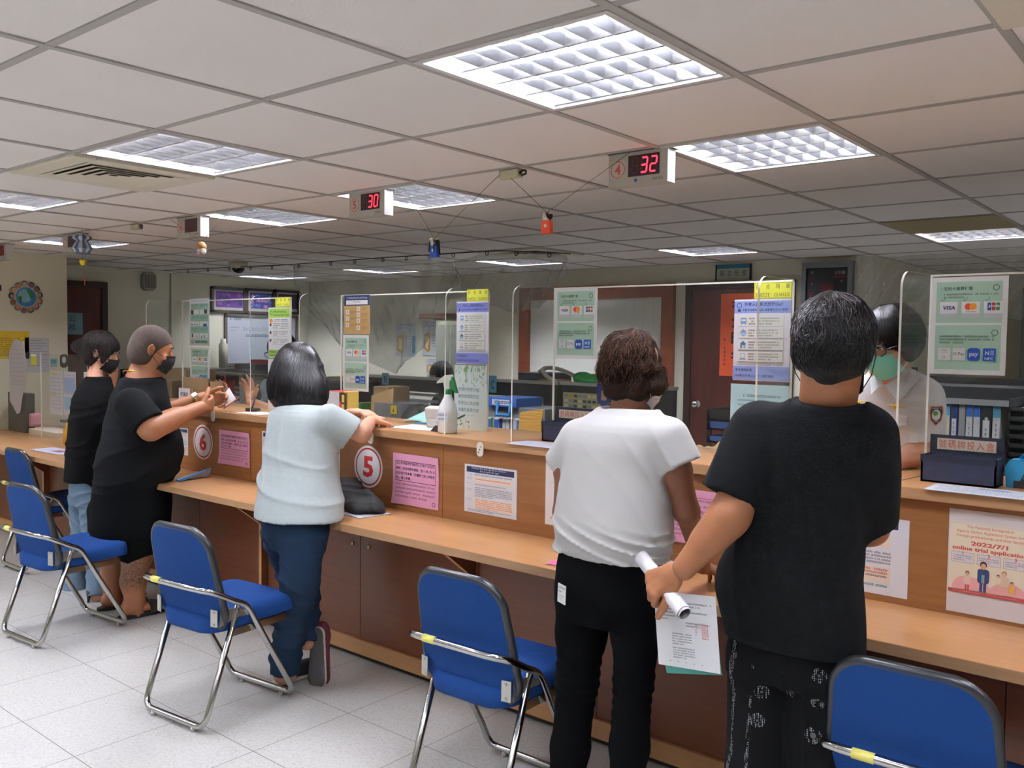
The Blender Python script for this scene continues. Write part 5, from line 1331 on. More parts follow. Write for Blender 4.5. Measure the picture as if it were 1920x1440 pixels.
# ------------------------------------------------ clerks further back
def clerk(hc, fw, Yb, label, shirt, hairm=HAIRB, m=MASKG, glasses=False, s=0.98, arms=None, bun=None, long=False, sk=SK_FAIR, hb_=None):
    hc = np.array(hc); R = frame_of(fw); b = Soft(); L = head(b, hc, fw, s=s)
    nk = hc+V3(0, 0, -0.14)-R[:, 1]*0.03; tz = nk[2]-0.06
    c = V3(nk[0]-fw[0]*0.04, nk[1]-fw[1]*0.04, tz)
    yw = math.atan2(-R[0, 1], R[1, 1])
    T = [(tz+0.04, c[0], c[1], 0.09, 0.07), (tz, c[0], c[1], 0.17, 0.09), (tz-0.06, c[0], c[1], 0.195, 0.105), (tz-0.25, c[0], c[1], 0.17, 0.11), (tz-0.5, c[0], c[1], 0.18, 0.12), (0.49, c[0], c[1], 0.17, 0.13)]
    b.add(Cone(hc+V3(0, 0, -0.06), c+V3(0, 0, 0.02), 0.05, 0.06), 0.03); b.add(Loft(T, yw, 2.3, -0.014), 0.04)
    A = []
    if arms:
        for i, (el, wr, hd, pl, sd) in enumerate(arms):
            sh = c+R[:, 0]*(0.17 if sd > 0 else -0.17)+V3(0, 0, -0.05); el = np.array(el); wr = np.array(wr); b.add(Cone(sh, el, 0.045, 0.038), 0.03); b.add(Cone(el, wr, 0.036, 0.025), 0.02)
            hh = Soft(); hand(hh, wr, hd, pl, sd, 0.95, (.25, .22, .3, .35), .2, 0.3); A.append((hh, 0.005))
    r = person([(b, 0.008)]+A, sk, label)
    t = Soft(); t.add(Loft(T, yw, 2.3, 0.0), 0.03); t.add(Cone(hc+V3(0, 0, -0.08), c+V3(0, 0, 0.02), 0.05, 0.06, cap=True), 0.01, 'c')
    if arms:
        for (el, wr, hd, pl, sd) in arms:
            sh = c+R[:, 0]*(0.16 if sd > 0 else -0.16)+V3(0, 0, -0.05); el = np.array(el); t.add(Cone(sh, sh+(el-sh)*.8, 0.06, 0.055, cap=True), 0.04)
    t.disp = noise_disp(0.005, 10, 3); soft_obj([(t, 0.009)], 'shirt', shirt, r)
    h = Soft(); Lh = lambda x, y, z: hc+R@np.array([x, y, z])*s
    h.add(Ell(Lh(0, -0.014, 0.036), (0.092, 0.108, 0.098), R), 0.02); h.add(Ell(Lh(0, -0.048, -0.02), (0.086, 0.07, 0.085), R), 0.03)
    if long: h.add(Ell(Lh(0, -0.05, -0.08), (0.09, 0.07, 0.09), R), 0.03)
    if bun is not None: h.add(Ell(bun, (0.05, 0.05, 0.04)), 0.02)
    h.add(Ell(Lh(0.0, 0.118, -0.055), (0.078, 0.07, 0.09), R), 0.012, 'c'); h.disp = noise_disp(0.0018, 80, 3, (1, 1, .2))
    soft_obj([(h, 0.006)], 'hair', hairm, r); mask_on(r, L, m, 1.0, '#e3efe9'); eyes(r, L)
    if glasses:
        mb = MB(); FRM = mat('glasses_frame', '#141416', 0.3)
        for q in (-1, 1):
            mb.tube([L(q*0.034+0.026*math.cos(a), 0.104, 0.006+0.019*math.sin(a)) for a in [2*PI*i/20 for i in range(20)]], 0.002, FRM, 6, closed=True); mb.tube([L(q*0.060, 0.098, 0.010), L(q*0.086, -0.01, 0.004)], 0.002, FRM, 6)
        mb.build('glasses', r)
    return r
GREYV = mat('clerk_greyblue', '#7d8a94', 0.85); NAVY = mat('clerk_navy', '#1d222b', 0.85)
hc = P(528, 660, 3.62)
clerk(hc, (0.25, -1, -0.25), 0, 'masked clerk with raised hands behind the green topped poster at counter 6', GREYV, glasses=True,
      arms=[(hc+V3(0.23, -0.1, -0.42), P(469, 752, 3.28)+V3(0, 0, -0.0), V3(-0.1, 0, 1), V3(0.3, -1, 0.1), 1), (hc+V3(-0.27, -0.1, -0.45), P(425, 752, 3.3), V3(-0.5, 0.1, 0.7), V3(0.3, -1, 0.1), -1)])
clerk(P(786, 800, 3.75), (-0.2, -1, -1.1), 0, 'clerk with lowered black haired head behind counter 5', NAVY, bun=P(800, 772, 3.62))
clerk(P(826, 705, 5.6), (-0.2, -1, -0.2), 0, 'distant clerk with glasses looking over the black partition', NAVY, glasses=True, m=MASKW)
# ================================================================== acrylic sneeze guards and what is stuck on them
ACR = clear_mat('acrylic_sheet', '#fafcfb', 0.008, 0.02, refl=0.4)
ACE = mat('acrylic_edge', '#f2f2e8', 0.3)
YP = 3.15
def guard(x0, x1, nx0, nx1, ytop, label, zbot=ZT, yp=YP, yn=2.90, wings=(1, 1)):
    r = empty('sneeze_guard', (0, 0, 0), 0, label, 'sneeze guard', 'clear sneeze guards on the counter')
    t = 0.007; h = ytop-zbot
    Mx = Matrix(((1, 0, 0, x0), (0, 0, 1, yp), (0, 1, 0, zbot), (0, 0, 0, 1)))
    MB().prism([(0, 0.0), (x1-x0, 0.0), (x1-x0, h), (0, h)], 0, t, ACR, Mx, ACE).build('panel', r)
    MB().box((x0, yp-.001, zbot+h-.006), (x1, yp+t+.001, zbot+h), ACE).build('edge_glint_strip', r)  # added pale strip standing in for the reflection inside the acrylic's top edge
    for xa, xn, on in ((x0, nx0, wings[0]), (x1, nx1, wings[1])):
        if not on: continue
        d = Vector((xn-xa, yn-yp, 0)); L = d.length; d.normalize(); nn = Vector((d.y, -d.x, 0))
        Mw = Matrix(((d.x, 0, nn.x, xa), (d.y, 0, nn.y, yp), (0, 1, 0, zbot), (0, 0, 0, 1)))
        MB().prism(rrect(L, h, 0.05, 8, corners=(0, 0, 1, 0)), 0, t, ACR, Mw, ACE).build('wing', r)
    return r
GT = 1.795
guard(at(342, 600, YP).x, at(545, 600, YP).x, at(275, 640, 2.9).x, at(470, 640, 2.9).x, GT, 'clear sneeze guard with green infographic posters at counter 6')
guard(at(640, 600, YP).x, at(916, 600, YP).x, at(562, 640, 2.9).x, at(836, 640, 2.9).x, GT, 'clear sneeze guard at counter 5 between the bob haired person and the spray bottle')
guard(at(1040, 600, YP).x, at(1487, 600, YP).x, at(962, 640, 2.9).x, at(1422, 640, 2.9).x, GT, 'clear sneeze guard at counter 4 carrying the large yellow warning sign')
guard(at(1746, 600, YP).x, at(1746, 600, YP).x+1.08, at(1689, 640, 2.92).x, at(1746, 600, YP).x+1.04, GT, 'clear sneeze guard at the right edge in front of the officer', yn=2.92)

def A(x, y, Y=YP): return at(x, y, Y)
def flat(p, name, x0px, ytpx, Y, label, cat='poster', group=None, dy=-0.002, w=None):
    """sheet facing the waiting side with its top left corner at a photo point on the plane Y"""
    c = at(x0px, ytpx, Y); return p.obj(name, (c.x, Y+dy, c.z-p.h), (1, 0, 0), (0, 0, 1), None, label, cat, group)
GREENP = '#a9cdb9'; DK = '#2e3436'
def ps_visa(w, h, simple=False):
    p = Print(w, h, '#e6eaea'); u = w; v = h
    p.rect(.07*u, .53*v, .86*u, .42*v, GREENP); p.rect(.07*u, .05*v, .86*u, .455*v, GREENP)
    p.ring(.85*u, .885*v, .045*u, .013*u, '#6e7a74'); p.ring(.85*u, .43*v, .045*u, .013*u, '#6e7a74')
    p.text('• 信用卡繳費種類', .13*u, .862*v, DK, w=.42*u, bold=.01); p.lines(.17*u, .83*v, .70*u, 2, .03*v, '#5d6d66', .016*v, 3, last=.4)
    for i in range(3):
        x = (.12+.29*i)*u
        p.rect(x, .575*v, .24*u, .17*v, '#bfc8cc'); p.rect(x, .625*v, .24*u, .12*v, '#eef0f2')
        p.line(x+.02*u, .768*v, x+.04*u, .752*v, .008*u, '#5a9a63'); p.line(x+.038*u, .752*v, x+.075*u, .79*v, .008*u, '#5a9a63')
    p.text('VISA', .155*u, .665*v, '#27337a', w=.17*u, h=.04*v, bold=.025, skew=.2)
    p.poly(circ(.50*u, .695*v, .048*u), '#d8452e'); p.poly(circ(.56*u, .695*v, .048*u), '#e99a33'); p.lines(.465*u, .648*v, .13*u, 1, .02*v, '#555555', .008*v, 4)
    for i, c in enumerate(('#244c9a', '#b3283c', '#2c8a46')): p.poly(rrect(.048*u, .078*v, .012*u, 3, (.745+.055*i)*u, .655*v), c)
    p.text('JCB', .752*u, .682*v, '#eef0f2', w=.15*u, h=.026*v, bold=.03)
    p.lines(.13*u, .40*v, .72*u, 3, .032*v, '#55645e', .017*v, 6, last=.45)
    for i in range(2): p.rect((.12+.195*i)*u, .145*v, .165*u, .125*v, '#dfe3e4')
    p.frame(.15*u, .225*v, .10*u, .03*v, .003*u, '#9aa0a2'); p.text('Pay', .18*u, .232*v, '#7a8084', w=.05*u); p.ring(.2*u, .175*v, .02*u, .006*u, '#9aa0a2')
    p.text('G Pay', .325*u, .188*v, '#50565c', w=.145*u, bold=.004)
    p.poly(rrect(.165*u, .13*v, .045*u, 5, .51*u, .142*v), '#1d4fae'); p.text('pay', .535*u, .178*v, '#e9eef8', w=.115*u, bold=.02)
    p.poly(rrect(.165*u, .13*v, .012*u, 3, .71*u, .142*v), '#1c56b2'); p.text('NFC', .735*u, .155*v, '#e9eef8', w=.11*u, h=.026*v, bold=.01); p.text('N', .74*u, .205*v, '#e9eef8', w=.05*u, h=.038*v, bold=.02)
    for i in range(2): p.line((.815+.025*i)*u, .20*v, (.815+.025*i)*u, .252*v, .01*u, '#e9eef8')
    return p
def ps_get(w, h, head_='#8ea0d8', txt='#1f2a5a', icons=True, warm=False):
    p = Print(w, h, '#e7e6ee'); u = w; v = h
    p.rect(.0*u, .83*v, u, .15*v, head_); p.ring(.09*u, .925*v, .045*u, .010*u, txt, ry=.035*v); p.rect(.065*u, .85*v, .05*u, .03*v, txt)
    p.text('外來人口新式統號Get！', .18*u, .915*v, txt, w=.68*u, bold=.015); p.text('不能不知道系列Q&A 會影響生活大小事嗎？', .15*u, .855*v, txt, w=.81*u, bold=.01)
    for i in range(4):
        y = (.67-.145*i)*v
        p.rect(.09*u, y, .80*u, .125*v, '#8d8f86'); p.rect(.09*u, y+.003*v, .795*u, .122*v, '#e9e9e2')
        c = '#7ea6d6'
        if i == 0: p.poly(rrect(.11*u, .075*v, .02*u, 4, .12*u, y+.03*v), c); p.rect(.135*u, y+.065*v, .08*u, .02*v, '#e9e9e2'); p.rect(.13*u, y+.018*v, .02*u, .014*v, c); p.rect(.2*u, y+.018*v, .02*u, .014*v, c)
        elif i == 1: p.poly(circ(.175*u, y+.062*v, .055*u, .04*v), c); p.rect(.168*u, y+.02*v, .014*u, .095*v, c); p.rect(.13*u, y+.055*v, .09*u, .006*v, '#e9e9e2'); p.rect(.13*u, y+.035*v, .09*u, .006*v, '#e9e9e2')
        elif i == 2: p.poly([(.115*u, y+.07*v), (.175*u, y+.112*v), (.235*u, y+.07*v)], '#4a74a8'); p.rect(.13*u, y+.018*v, .09*u, .055*v, '#4a74a8'); p.rect(.155*u, y+.018*v, .02*u, .04*v, '#e9e9e2'); p.rect(.185*u, y+.018*v, .02*u, .04*v, '#e9e9e2')
        else: p.rect(.13*u, y+.04*v, .09*u, .06*v, '#b9c4d4'); p.rect(.14*u, y+.05*v, .07*u, .042*v, '#e4e8ee'); p.poly([(.11*u, y+.022*v), (.24*u, y+.022*v), (.22*u, y+.04*v), (.13*u, y+.04*v)], '#9aa8bd')
        p.lines(.27*u, y+.105*v, .11*u, 3, .033*v, '#4a4a4a', .018*v, 11+i, last=1); p.lines(.41*u, y+.105*v, .40*u, 3, .033*v, '#8a8a84', .015*v, 21+i, last=.7)
    p.lines(.07*u, .205*v, .82*u, 1, .02*v, '#8a5a5a', .01*v, 31)
    p.rect(0, .015*v, u, .165*v, head_); p.text('更多資訊詳見', .05*u, .115*v, txt, w=.30*u, bold=.015); p.text('NIA新式外來人口統一證號專區', .04*u, .045*v, txt, w=.70*u, bold=.01)
    return p
def ps_yellow(w, h):
    p = Print(w, h, '#dfe04a'); p.frame(.01*w, .03*h, .98*w, .94*h, .012*w, '#8f9140')
    for i, c in enumerate('防疫隔罩'): p.text(c, (.06+.26*i)*w, .60*h, '#4a4c2c', w=.10*w, h=.28*h)
    p.text('SNEEZE', .04*w, .12*h, '#6a6c2e', w=.38*w, h=.22*h); p.text('GUARDS', .54*w, .12*h, '#6a6c2e', w=.40*w, h=.22*h)
    return p
def wpx(x0, x1, y, Y=YP): return at(x1, y, Y).x-at(x0, y, Y).x
def hpx(x, y0, y1, Y=YP): return at(x, y0, Y).z-at(x, y1, Y).z
def stick(fn, name, x0, x1, y0, y1, label, cat='poster', Y=YP, group=None, **k):
    w = wpx(x0, x1, (y0+y1)/2, Y); h = hpx((x0+x1)/2, y0, y1, Y); return flat(fn(w, h, **k), name, x0, y0, Y, label, cat, group)
PG = 'payment posters with card logos on the sneeze guards'
stick(ps_visa, 'payment_poster', 1041, 1121, 541, 674, 'green payment poster with card logos at counter 4 above the white shirt', group=PG)
stick(ps_visa, 'payment_poster', 1748, 1892, 521, 705, 'largest green payment poster with card logos at the right edge', group=PG)
stick(ps_visa, 'payment_poster', 644, 692, 628, 733, 'green payment poster with card logos below the tan hand washing sheet', group=PG)
stick(ps_visa, 'payment_poster', 357, 393, 651, 722, 'green payment poster at counter 6 below the photo infographic', group=PG)
stick(ps_get, 'notice_poster', 1378, 1484, 562, 716, 'purple headed number notice hanging in front of the red door poster')
stick(ps_get, 'notice_poster', 857, 917, 566, 684, 'purple headed number notice behind the spray bottle at counter 5', head_='#7f86d2')
stick(ps_yellow, 'yellow_sign', 1415, 1486, 530, 561, 'largest yellow sneeze guards sign, at counter 4', 'sign')
stick(ps_yellow, 'yellow_sign', 876, 916, 543, 566, 'yellow sneeze guards sign at counter 5', 'sign')
stick(ps_yellow, 'yellow_sign', 517, 545, 558, 576, 'small yellow sneeze guards sign at counter 6', 'sign')
def ps_blue(w, h):
    p = Print(w, h, '#b3d8df')
    p.lines(.22*w, .88*h, .66*w, 1, .04*h, '#4d6a70', .028*h, 3)
    for i in range(13): p.lines(.13*w, (.82-.055*i)*h, .7*w*(.9 if i % 3 else 1), 1, .03*h, '#5f7d83', .018*h, 40+i)
    return p
stick(ps_blue, 'blue_notice', 1371, 1480, 719, 878, 'pale blue sheet hanging below the purple notice at counter 4')
def ps_seven(w, h):
    p = Print(w, h, '#e8eaee'); p.rect(0, 0, w, .985*h, '#c3a268'); p.rect(0, .72*h, w, .265*h, '#26335c')
    p.text('To Killing Bacteria and Viruses', .1*w, .88*h, '#c8cede', w=.8*w, bold=.01); p.rect(.08*w, .745*h, .84*w, .11*h, '#e8eaee'); p.text('Seven Steps', .36*w, .785*h, '#3d4458', w=.28*w)
    for i, (x, y) in enumerate(((.5, .58), (.5, .43), (.5, .28), (.5, .10), (.08, .5), (.08, .34), (.08, .17))):
        p.rect(x*w, y*h, .13*w, .11*h, '#e4e0d6'); p.poly(circ((x+.065)*w, (y+.055)*h, .035*w, .035*h, 10), '#b8b0a0'); p.lines((x+.18)*w, (y+.09)*h, .24*w, 3, .03*h, '#8a713f', .014*h, 50+i)
    return p
stick(ps_seven, 'hand_washing_sheet', 646, 694, 553, 627, 'tan hand washing sheet with navy header on the counter 5 guard')
def ps_leaf(w, h):
    p = Print(w, h, '#dbe9e6'); r = random.Random(5)
    for i in range(60):
        x = r.uniform(.02, .96)*w; y = (1-r.random()**1.7*.30)*h; c = r.choice(['#5f8a4c', '#86a86a', '#4d7657', '#9dbb86']); a = r.uniform(-1.2, 1.2); L = .05*w
        p.line(x, y, x+L*math.sin(a), y-L*1.4, .012*w, c)
    p.poly(circ(.35*w, .93*h, .05*w), '#8fb85a')
    for i, s_ in enumerate(('受贈財物思仔細', '廉政倫理莫忘記', '民眾洽公免送禮', '清廉形象靠大家')): p.text(s_, .14*w, (.60-.105*i)*h, '#4f6a80', w=.64*w)
    p.ring(.16*w, .23*h, .035*w, .012*w, '#7a8c8a'); p.lines(.3*w, .235*h, .4*w, 1, .02*h, '#8fa0a0', .008*h, 5)
    for i in range(16): 
        x = r.uniform(.05, .5)*w; p.poly(circ(x, r.uniform(.02, .16)*h, .025*w, None, 8), r.choice(['#d99a9a', '#6b8a4a', '#e2c9a0', '#3d4a3c', '#f0ece0']))
    return p
stick(ps_leaf, 'leaf_poster', 853, 914, 684, 806, 'pale leaf bordered poster directly behind the spray bottle')
def ps_info(w, h):
    p = Print(w, h, '#cfd6dc'); p.lines(.08*w, .965*h, .84*w, 1, .02*h, '#77808a', .014*h, 2)
    p.rect(.05*w, .16*h, .9*w, .74*h, '#8fbfae')
    for i in range(2):
        for j in range(3):
            x = (.07+.45*i)*w; y = (.69-.25*j)*h
            p.lines(x+.02*w, y+.19*h, .38*w, 3, .02*h, '#4f6f66', .009*h, 60+i+j*2); p.rect(x, y-.02*h, .42*w, .10*h, '#dfe6e6')
    p.rect(.08*w, .67*h, .13*w, .13*h, '#2b2f36'); p.poly(circ(.145*w, .79*h, .05*w, None, 12), '#c79a84'); p.rect(.74*w, .68*h, .16*w, .09*h, '#473b3a')
    for i, c in enumerate(('#35509a', '#c9503c', '#6a86b4')): p.rect((.1+.13*i)*w, .435*h, .07*w, .03*h, c)
    p.rect(.7*w, .41*h, .18*w, .06*h, '#2458b0'); p.rect(.12*w, .18*h, .06*w, .08*h, '#2b2f36'); p.rect(.36*w, .18*h, .05*w, .04*h, '#d05a6a'); p.rect(.6*w, .17*h, .04*w, .04*h, '#1f3f7a'); p.rect(.72*w, .17*h, .05*w, .06*h, '#3d6fb4')
    p.ring(.16*w, .09*h, .06*w, .02*w, '#5a6b64', ry=.04*h); p.rect(.27*w, .055*h, .64*w, .065*h, '#79b08f'); p.lines(.3*w, .105*h, .58*w, 1, .02*h, '#2f4a3c', .03*h, 9)
    return p
stick(ps_info, 'infographic_poster', 356, 393, 561, 649, 'narrow green photo infographic poster on the counter 6 guard')
def ps_green(w, h):
    p = Print(w, h, '#e4e6ea'); G = '#9cc552'
    p.rect(.02*w, .80*h, .96*w, .18*h, G); p.ring(.13*w, .9*h, .05*w, .015*w, '#2d4a1c', ry=.04*h); p.text('外來人口新式統號Get！', .22*w, .895*h, '#2d4a1c', w=.6*w, bold=.02); p.text('不能不知道系列Q&A 會影響生活大小事嗎？', .2*w, .835*h, '#2d4a1c', w=.72*w, bold=.01)
    p.poly(circ(.12*w, .74*h, .08*w, .045*h), '#e8964a'); p.lines(.26*w, .77*h, .26*w, 2, .03*h, '#c8505a', .016*h, 3, last=1); p.lines(.58*w, .77*h, .3*w, 2, .03*h, '#3c4c86', .016*h, 4, last=1)
    for j in range(3):
        y = (.66-.155*j)*h; p.poly(circ(.1*w, y, .045*w, .032*h), '#3d4450'); p.lines(.22*w, y+.03*h, .32*w, 3, .035*h, '#6c6e74', .014*h, 5+j); p.lines(.56*w, y+.03*h, .34*w, 4 if j < 1 else 3, .03*h, '#6c6e74', .014*h, 15+j); p.line(.2*w, y-.075*h, .9*w, y-.075*h, .004*h, '#7d7f86')
    p.rect(.02*w, .02*h, .96*w, .14*h, G); p.text('更多資訊詳見', .06*w, .1*h, '#2d4a1c', w=.3*w, bold=.02); p.lines(.06*w, .07*h, .5*w, 1, .02*h, '#2d4a1c', .03*h, 9)
    return p
stick(ps_green, 'green_notice', 504, 545, 577, 672, 'lime green headed notice beside the bob hair at counter 6')
def ps_text(w, h, paper='#dedbe0', n=14, seed=3): 
    p = Print(w, h, paper)
    for i in range(n): p.lines(.3*w, (.93-.85*i/n)*h, .6*w, 1, .02*h, '#8c8a92', .016*h, seed+i)
    return p
stick(ps_text, 'text_sheet', 503, 545, 673, 770, 'long white text sheet below the lime green notice')

# ---- notices taped on the counter riser (plane of the riser)
YRp = 2.865
def riser(fn, name, x0, x1, y0, y1, label, cat='notice', **k):
    return stick(fn, name, x0, x1, y0, y1, label, cat, Y=YRp, **k)
def ps_pink(w, h):
    p = Print(w, h, '#dc9fc0', curl=((0, 0, 0.012), (1, 1, 0.006)), step=.0001)
    p.frame(.06*w, .46*h, .88*w, .40*h, .008*w, '#4a3346')
    for i, s_ in enumerate(('私立就業服務機構(即人力仲介公司)代', '辦移工居留相關申請案，自111年1月1日', '起全面使用本署「外籍移工線上申辦系', '統」線上申辦。')): p.text(s_, .08*w, (.775-.095*i)*h, '#3d2a3c', w=(.84 if i < 3 else .33)*w, bold=.012)
    p.lines(.07*w, .42*h, .86*w, 4, .08*h, '#8f6680', .035*h, 7, last=.8); p.ring(.9*w, .09*h, .035*w, .012*w, '#6a4a66')
    return p
PKG = 'pink notices on the counter riser'
riser(ps_pink, 'pink_notice', 738, 824, 848, 944, 'pink notice on the riser right of sign 5', group=PKG)
riser(ps_pink, 'pink_notice', 412, 469, 805, 869, 'pink notice on the riser right of sign 6', group=PKG)
riser(ps_pink, 'pink_notice', 1257, 1345, 912, 1015, 'pink notice mostly hidden between the white top and the black T-shirt', group=PKG)
def ps_vn(w, h, full=True):
    p = Print(w, h, '#d9dce2')
    p.rect(.04*w, .84*h, .91*w, .12*h, '#1f2d55'); p.text('Phương án tiêm khẩn cấp vắc xin COVID-19', .14*w, .905*h, '#c3c9da', w=.66*w, bold=.01); p.text('dành cho người nước ngoài', .3*w, .855*h, '#c3c9da', w=.36*w, bold=.01)
    for i, (y, n) in enumerate(((.80, 1), (.735, 2), (.62, 1), (.5, 2), (.30, 2))): p.lines(.04*w, y*h, .11*w, n, .03*h, '#9aa0ac', .014*h, i+3, last=1)
    p.lines(.2*w, .81*h, .72*w, 1, .03*h, '#5b606e', .02*h, 12); p.rect(.2*w, .655*h, .72*w, .10*h, '#ead9c6'); p.lines(.22*w, .725*h, .66*w, 1, .03*h, '#c8603f', .026*h, 13); p.lines(.2*w, .61*h, .6*w, 1, .03*h, '#b8607a', .02*h, 14)
    p.lines(.2*w, .54*h, .72*w, 6, .035*h, '#5b606e', .016*h, 15, last=.5); p.rect(.2*w, .09*h, .74*w, .22*h, '#ead9c6'); p.lines(.22*w, .30*h, .7*w, 6, .036*h, '#c8603f', .020*h, 16); p.lines(.08*w, .075*h, .84*w, 2, .03*h, '#62708a', .014*h, 17)
    return p
riser(ps_vn, 'vaccine_notice', 872, 970, 869, 960, 'white notice with navy header below the counter edge beside the white top')
riser(ps_vn, 'vaccine_notice', 325, 353, 800, 850, 'white notice with navy header partly behind the stout person')
riser(ps_vn, 'vaccine_notice', 492, 545, 808, 872, 'white notice left of the grey T-shirt, mostly hidden')
riser(ps_vn, 'vaccine_notice', 600, 638, 836, 905, 'white notice right of the grey T-shirt, mostly hidden')
def ps_num(d):
    def f(w, h):
        R = w/2; p = Print(w, h, '#dfe2e6', shape=circ(R, R, R, R, 40)); p.ring(R, R, R*.9, R*.08, '#b8282c'); p.text(d, R, R*.5, '#c02a2c', h=R*1.0, w=R*.72, cx=True, bold=.035); return p
    return f
for d, x, y in (('5', 691, 875), ('6', 381, 829)):
    c = at(x, y, YRp); w = 0.205; p = ps_num(d)(w, w)
    p.obj('number_sign', (c.x-w/2, YRp-.002, c.z-w/2), (1, 0, 0), (0, 0, 1), None, 'round white sign with red number 5 above the dark jacket' if d == '5' else 'smaller round white sign with red number 6 beside the stout belly', 'sign')
def ps_vac(w, h):
    p = Print(w, h, '#d9dbe2'); p.rect(.03*w, .86*h, .87*w, .10*h, '#1c2747'); p.text('非本國籍人士COVID-19疫苗專案', .08*w, .885*h, '#d4c98a', w=.76*w, bold=.012)
    p.text('登記專入口', .38*w, .79*h, '#3f434e', w=.14*w); p.rect(.03*w, .62*h, .8*w, .13*h, '#e3d2c2'); p.text('免收費．不管制*', .12*w, .655*h, '#cc3d30', w=.66*w, bold=.012)
    p.lines(.1*w, .60*h, .4*w, 1, .03*h, '#c4606a', .028*h, 3); p.lines(.1*w, .55*h, .74*w, 5, .042*h, '#5e626c', .022*h, 4); p.rect(.06*w, .16*h, .78*w, .19*h, '#e3d2c2')
    p.lines(.08*w, .335*h, .3*w, 2, .042*h, '#cc5a40', .025*h, 5); p.lines(.42*w, .335*h, .4*w, 2, .042*h, '#b8483a', .025*h, 6, last=1); p.lines(.08*w, .25*h, .74*w, 2, .042*h, '#4c4844', .025*h, 7); p.lines(.08*w, .13*h, .74*w, 2, .05*h, '#4f9a86', .028*h, 8)
    return p
riser(ps_vac, 'vaccine_poster', 1512, 1707, 951, 1094, 'white vaccine poster with navy header right of the black T-shirt')
def ps_nia(w, h):
    p = Print(w, h, '#d6d2d3'); p.rect(.02*w, .22*h, .96*w, .66*h, '#e6ddc4'); RD = '#cf5a58'
    p.rect(.02*w, .86*h, .96*w, .03*h, '#dcd6c8')
    for i, (s_, ww) in enumerate((('The National Immigration', .56), ('Agency Online Application System for', .8), ('Foreign professionals and their family', .8))): p.text(s_, .5*w, (.82-.045*i)*h, '#d67f6e', w=ww*w, cx=True, bold=.012)
    p.text('2022/7/1', .5*w, .665*h, RD, w=.44*w, h=.04*h, cx=True, bold=.03); p.text('online trial application', .5*w, .60*h, RD, w=.9*w, h=.05*h, cx=True, bold=.03)
    for i in range(3):
        x = (.045+.315*i)*w; p.frame(x, .49*h, .28*w, .10*h, .003*w, '#6e6a7a'); p.rect(x+.004*w, .493*h, .272*w, .094*h, '#dcd8dc'); p.text(str(i+1), x+.14*w, .565*h, RD, h=.034*h, cx=True, bold=.03); p.lines(x+.02*w, .56*h, .24*w, 3, .02*h, '#7e7a86', .010*h, i+3)
    p.poly([(.14*w+.30*w*math.cos(t)*(1 if t < 1.6 else .6)+.1*w, .235*h+.13*h*math.sin(t)) for t in [PI*i/16 for i in range(17)]], '#e6aaa8'); p.poly([(.74*w+.22*w*math.cos(t), .235*h+.12*h*math.sin(t)) for t in [PI*i/16 for i in range(17)]], '#e6aaa8')
    def fig(x, y, s_, hair, skin_, top, legs=None):
        if legs: p.rect(x-.035*s_*w, y, .03*s_*w, .09*s_*h, legs); p.rect(x+.005*s_*w, y, .03*s_*w, .09*s_*h, legs)
        p.poly(rrect(.12*s_*w, .12*s_*h, .03*s_*w, 4, x-.06*s_*w, y+.07*s_*h), top); p.poly(circ(x, y+.225*s_*h, .036*s_*w, .03*s_*h), hair); p.poly(circ(x, y+.212*s_*h, .028*s_*w, .026*s_*h), skin_)
    fig(.44*w, .235*h, 1.15, '#3d2a26', '#dca288', '#2b3d66', '#2b3d66'); p.poly([(.425*w, .40*h), (.455*w, .40*h), (.455*w, .32*h), (.425*w, .32*h)], '#b9c6cc'); p.line(.44*w, .40*h, .44*w, .32*h, .012*w, '#4c8a6c')
    fig(.25*w, .235*h, .72, '#7a4a3a', '#dca288', '#e0c7b4', '#c8504c'); fig(.69*w, .25*h, .85, '#b58a62', '#e2b49a', '#d9c4a8'); fig(.62*w, .30*h, .5, '#3d2a26', '#dca288', '#e4d9c2'); fig(.78*w, .225*h, .6, '#5a3a30', '#dca288', '#e0b45a')
    p.rect(.02*w, .20*h, .96*w, .03*h, '#b8484e'); p.lines(.08*w, .222*h, .8*w, 1, .02*h, '#d9a0a0', .010*h, 7)
    return p
w_ = wpx(1780, 1940, 1060, YRp)
riser(ps_nia, 'immigration_poster', 1781, 1940, 952, 1150, 'cream poster with family drawing about an online application at the right edge')
def ps_geo(w, h):
    p = Print(w, h, '#dcd9d8'); r = random.Random(3)
    p.poly([(.3*w, .75*h), (.6*w, .72*h), (.45*w, .62*h)], '#4f9080'); p.poly(circ(.5*w, .8*h, .08*w), '#dd8f84'); p.poly(circ(.45*w, .35*h, .07*w), '#26262e'); p.poly([(.1*w, .12*h), (.35*w, .22*h), (.3*w, .05*h)], '#d9a25a')
    p.rect(.6*w, .02*h, .3*w, .1*h, '#4a6a94'); p.poly(circ(.5*w, .08*h, .08*w), '#5c9a92')
    for i in range(26): p.rect(r.uniform(.1, .4)*w, r.uniform(.6, .95)*h, .012*w, .01*h, '#555')
    return p
riser(ps_geo, 'patterned_poster', 1024, 1110, 866, 985, 'white poster with coloured shapes peeking out left of the white top')
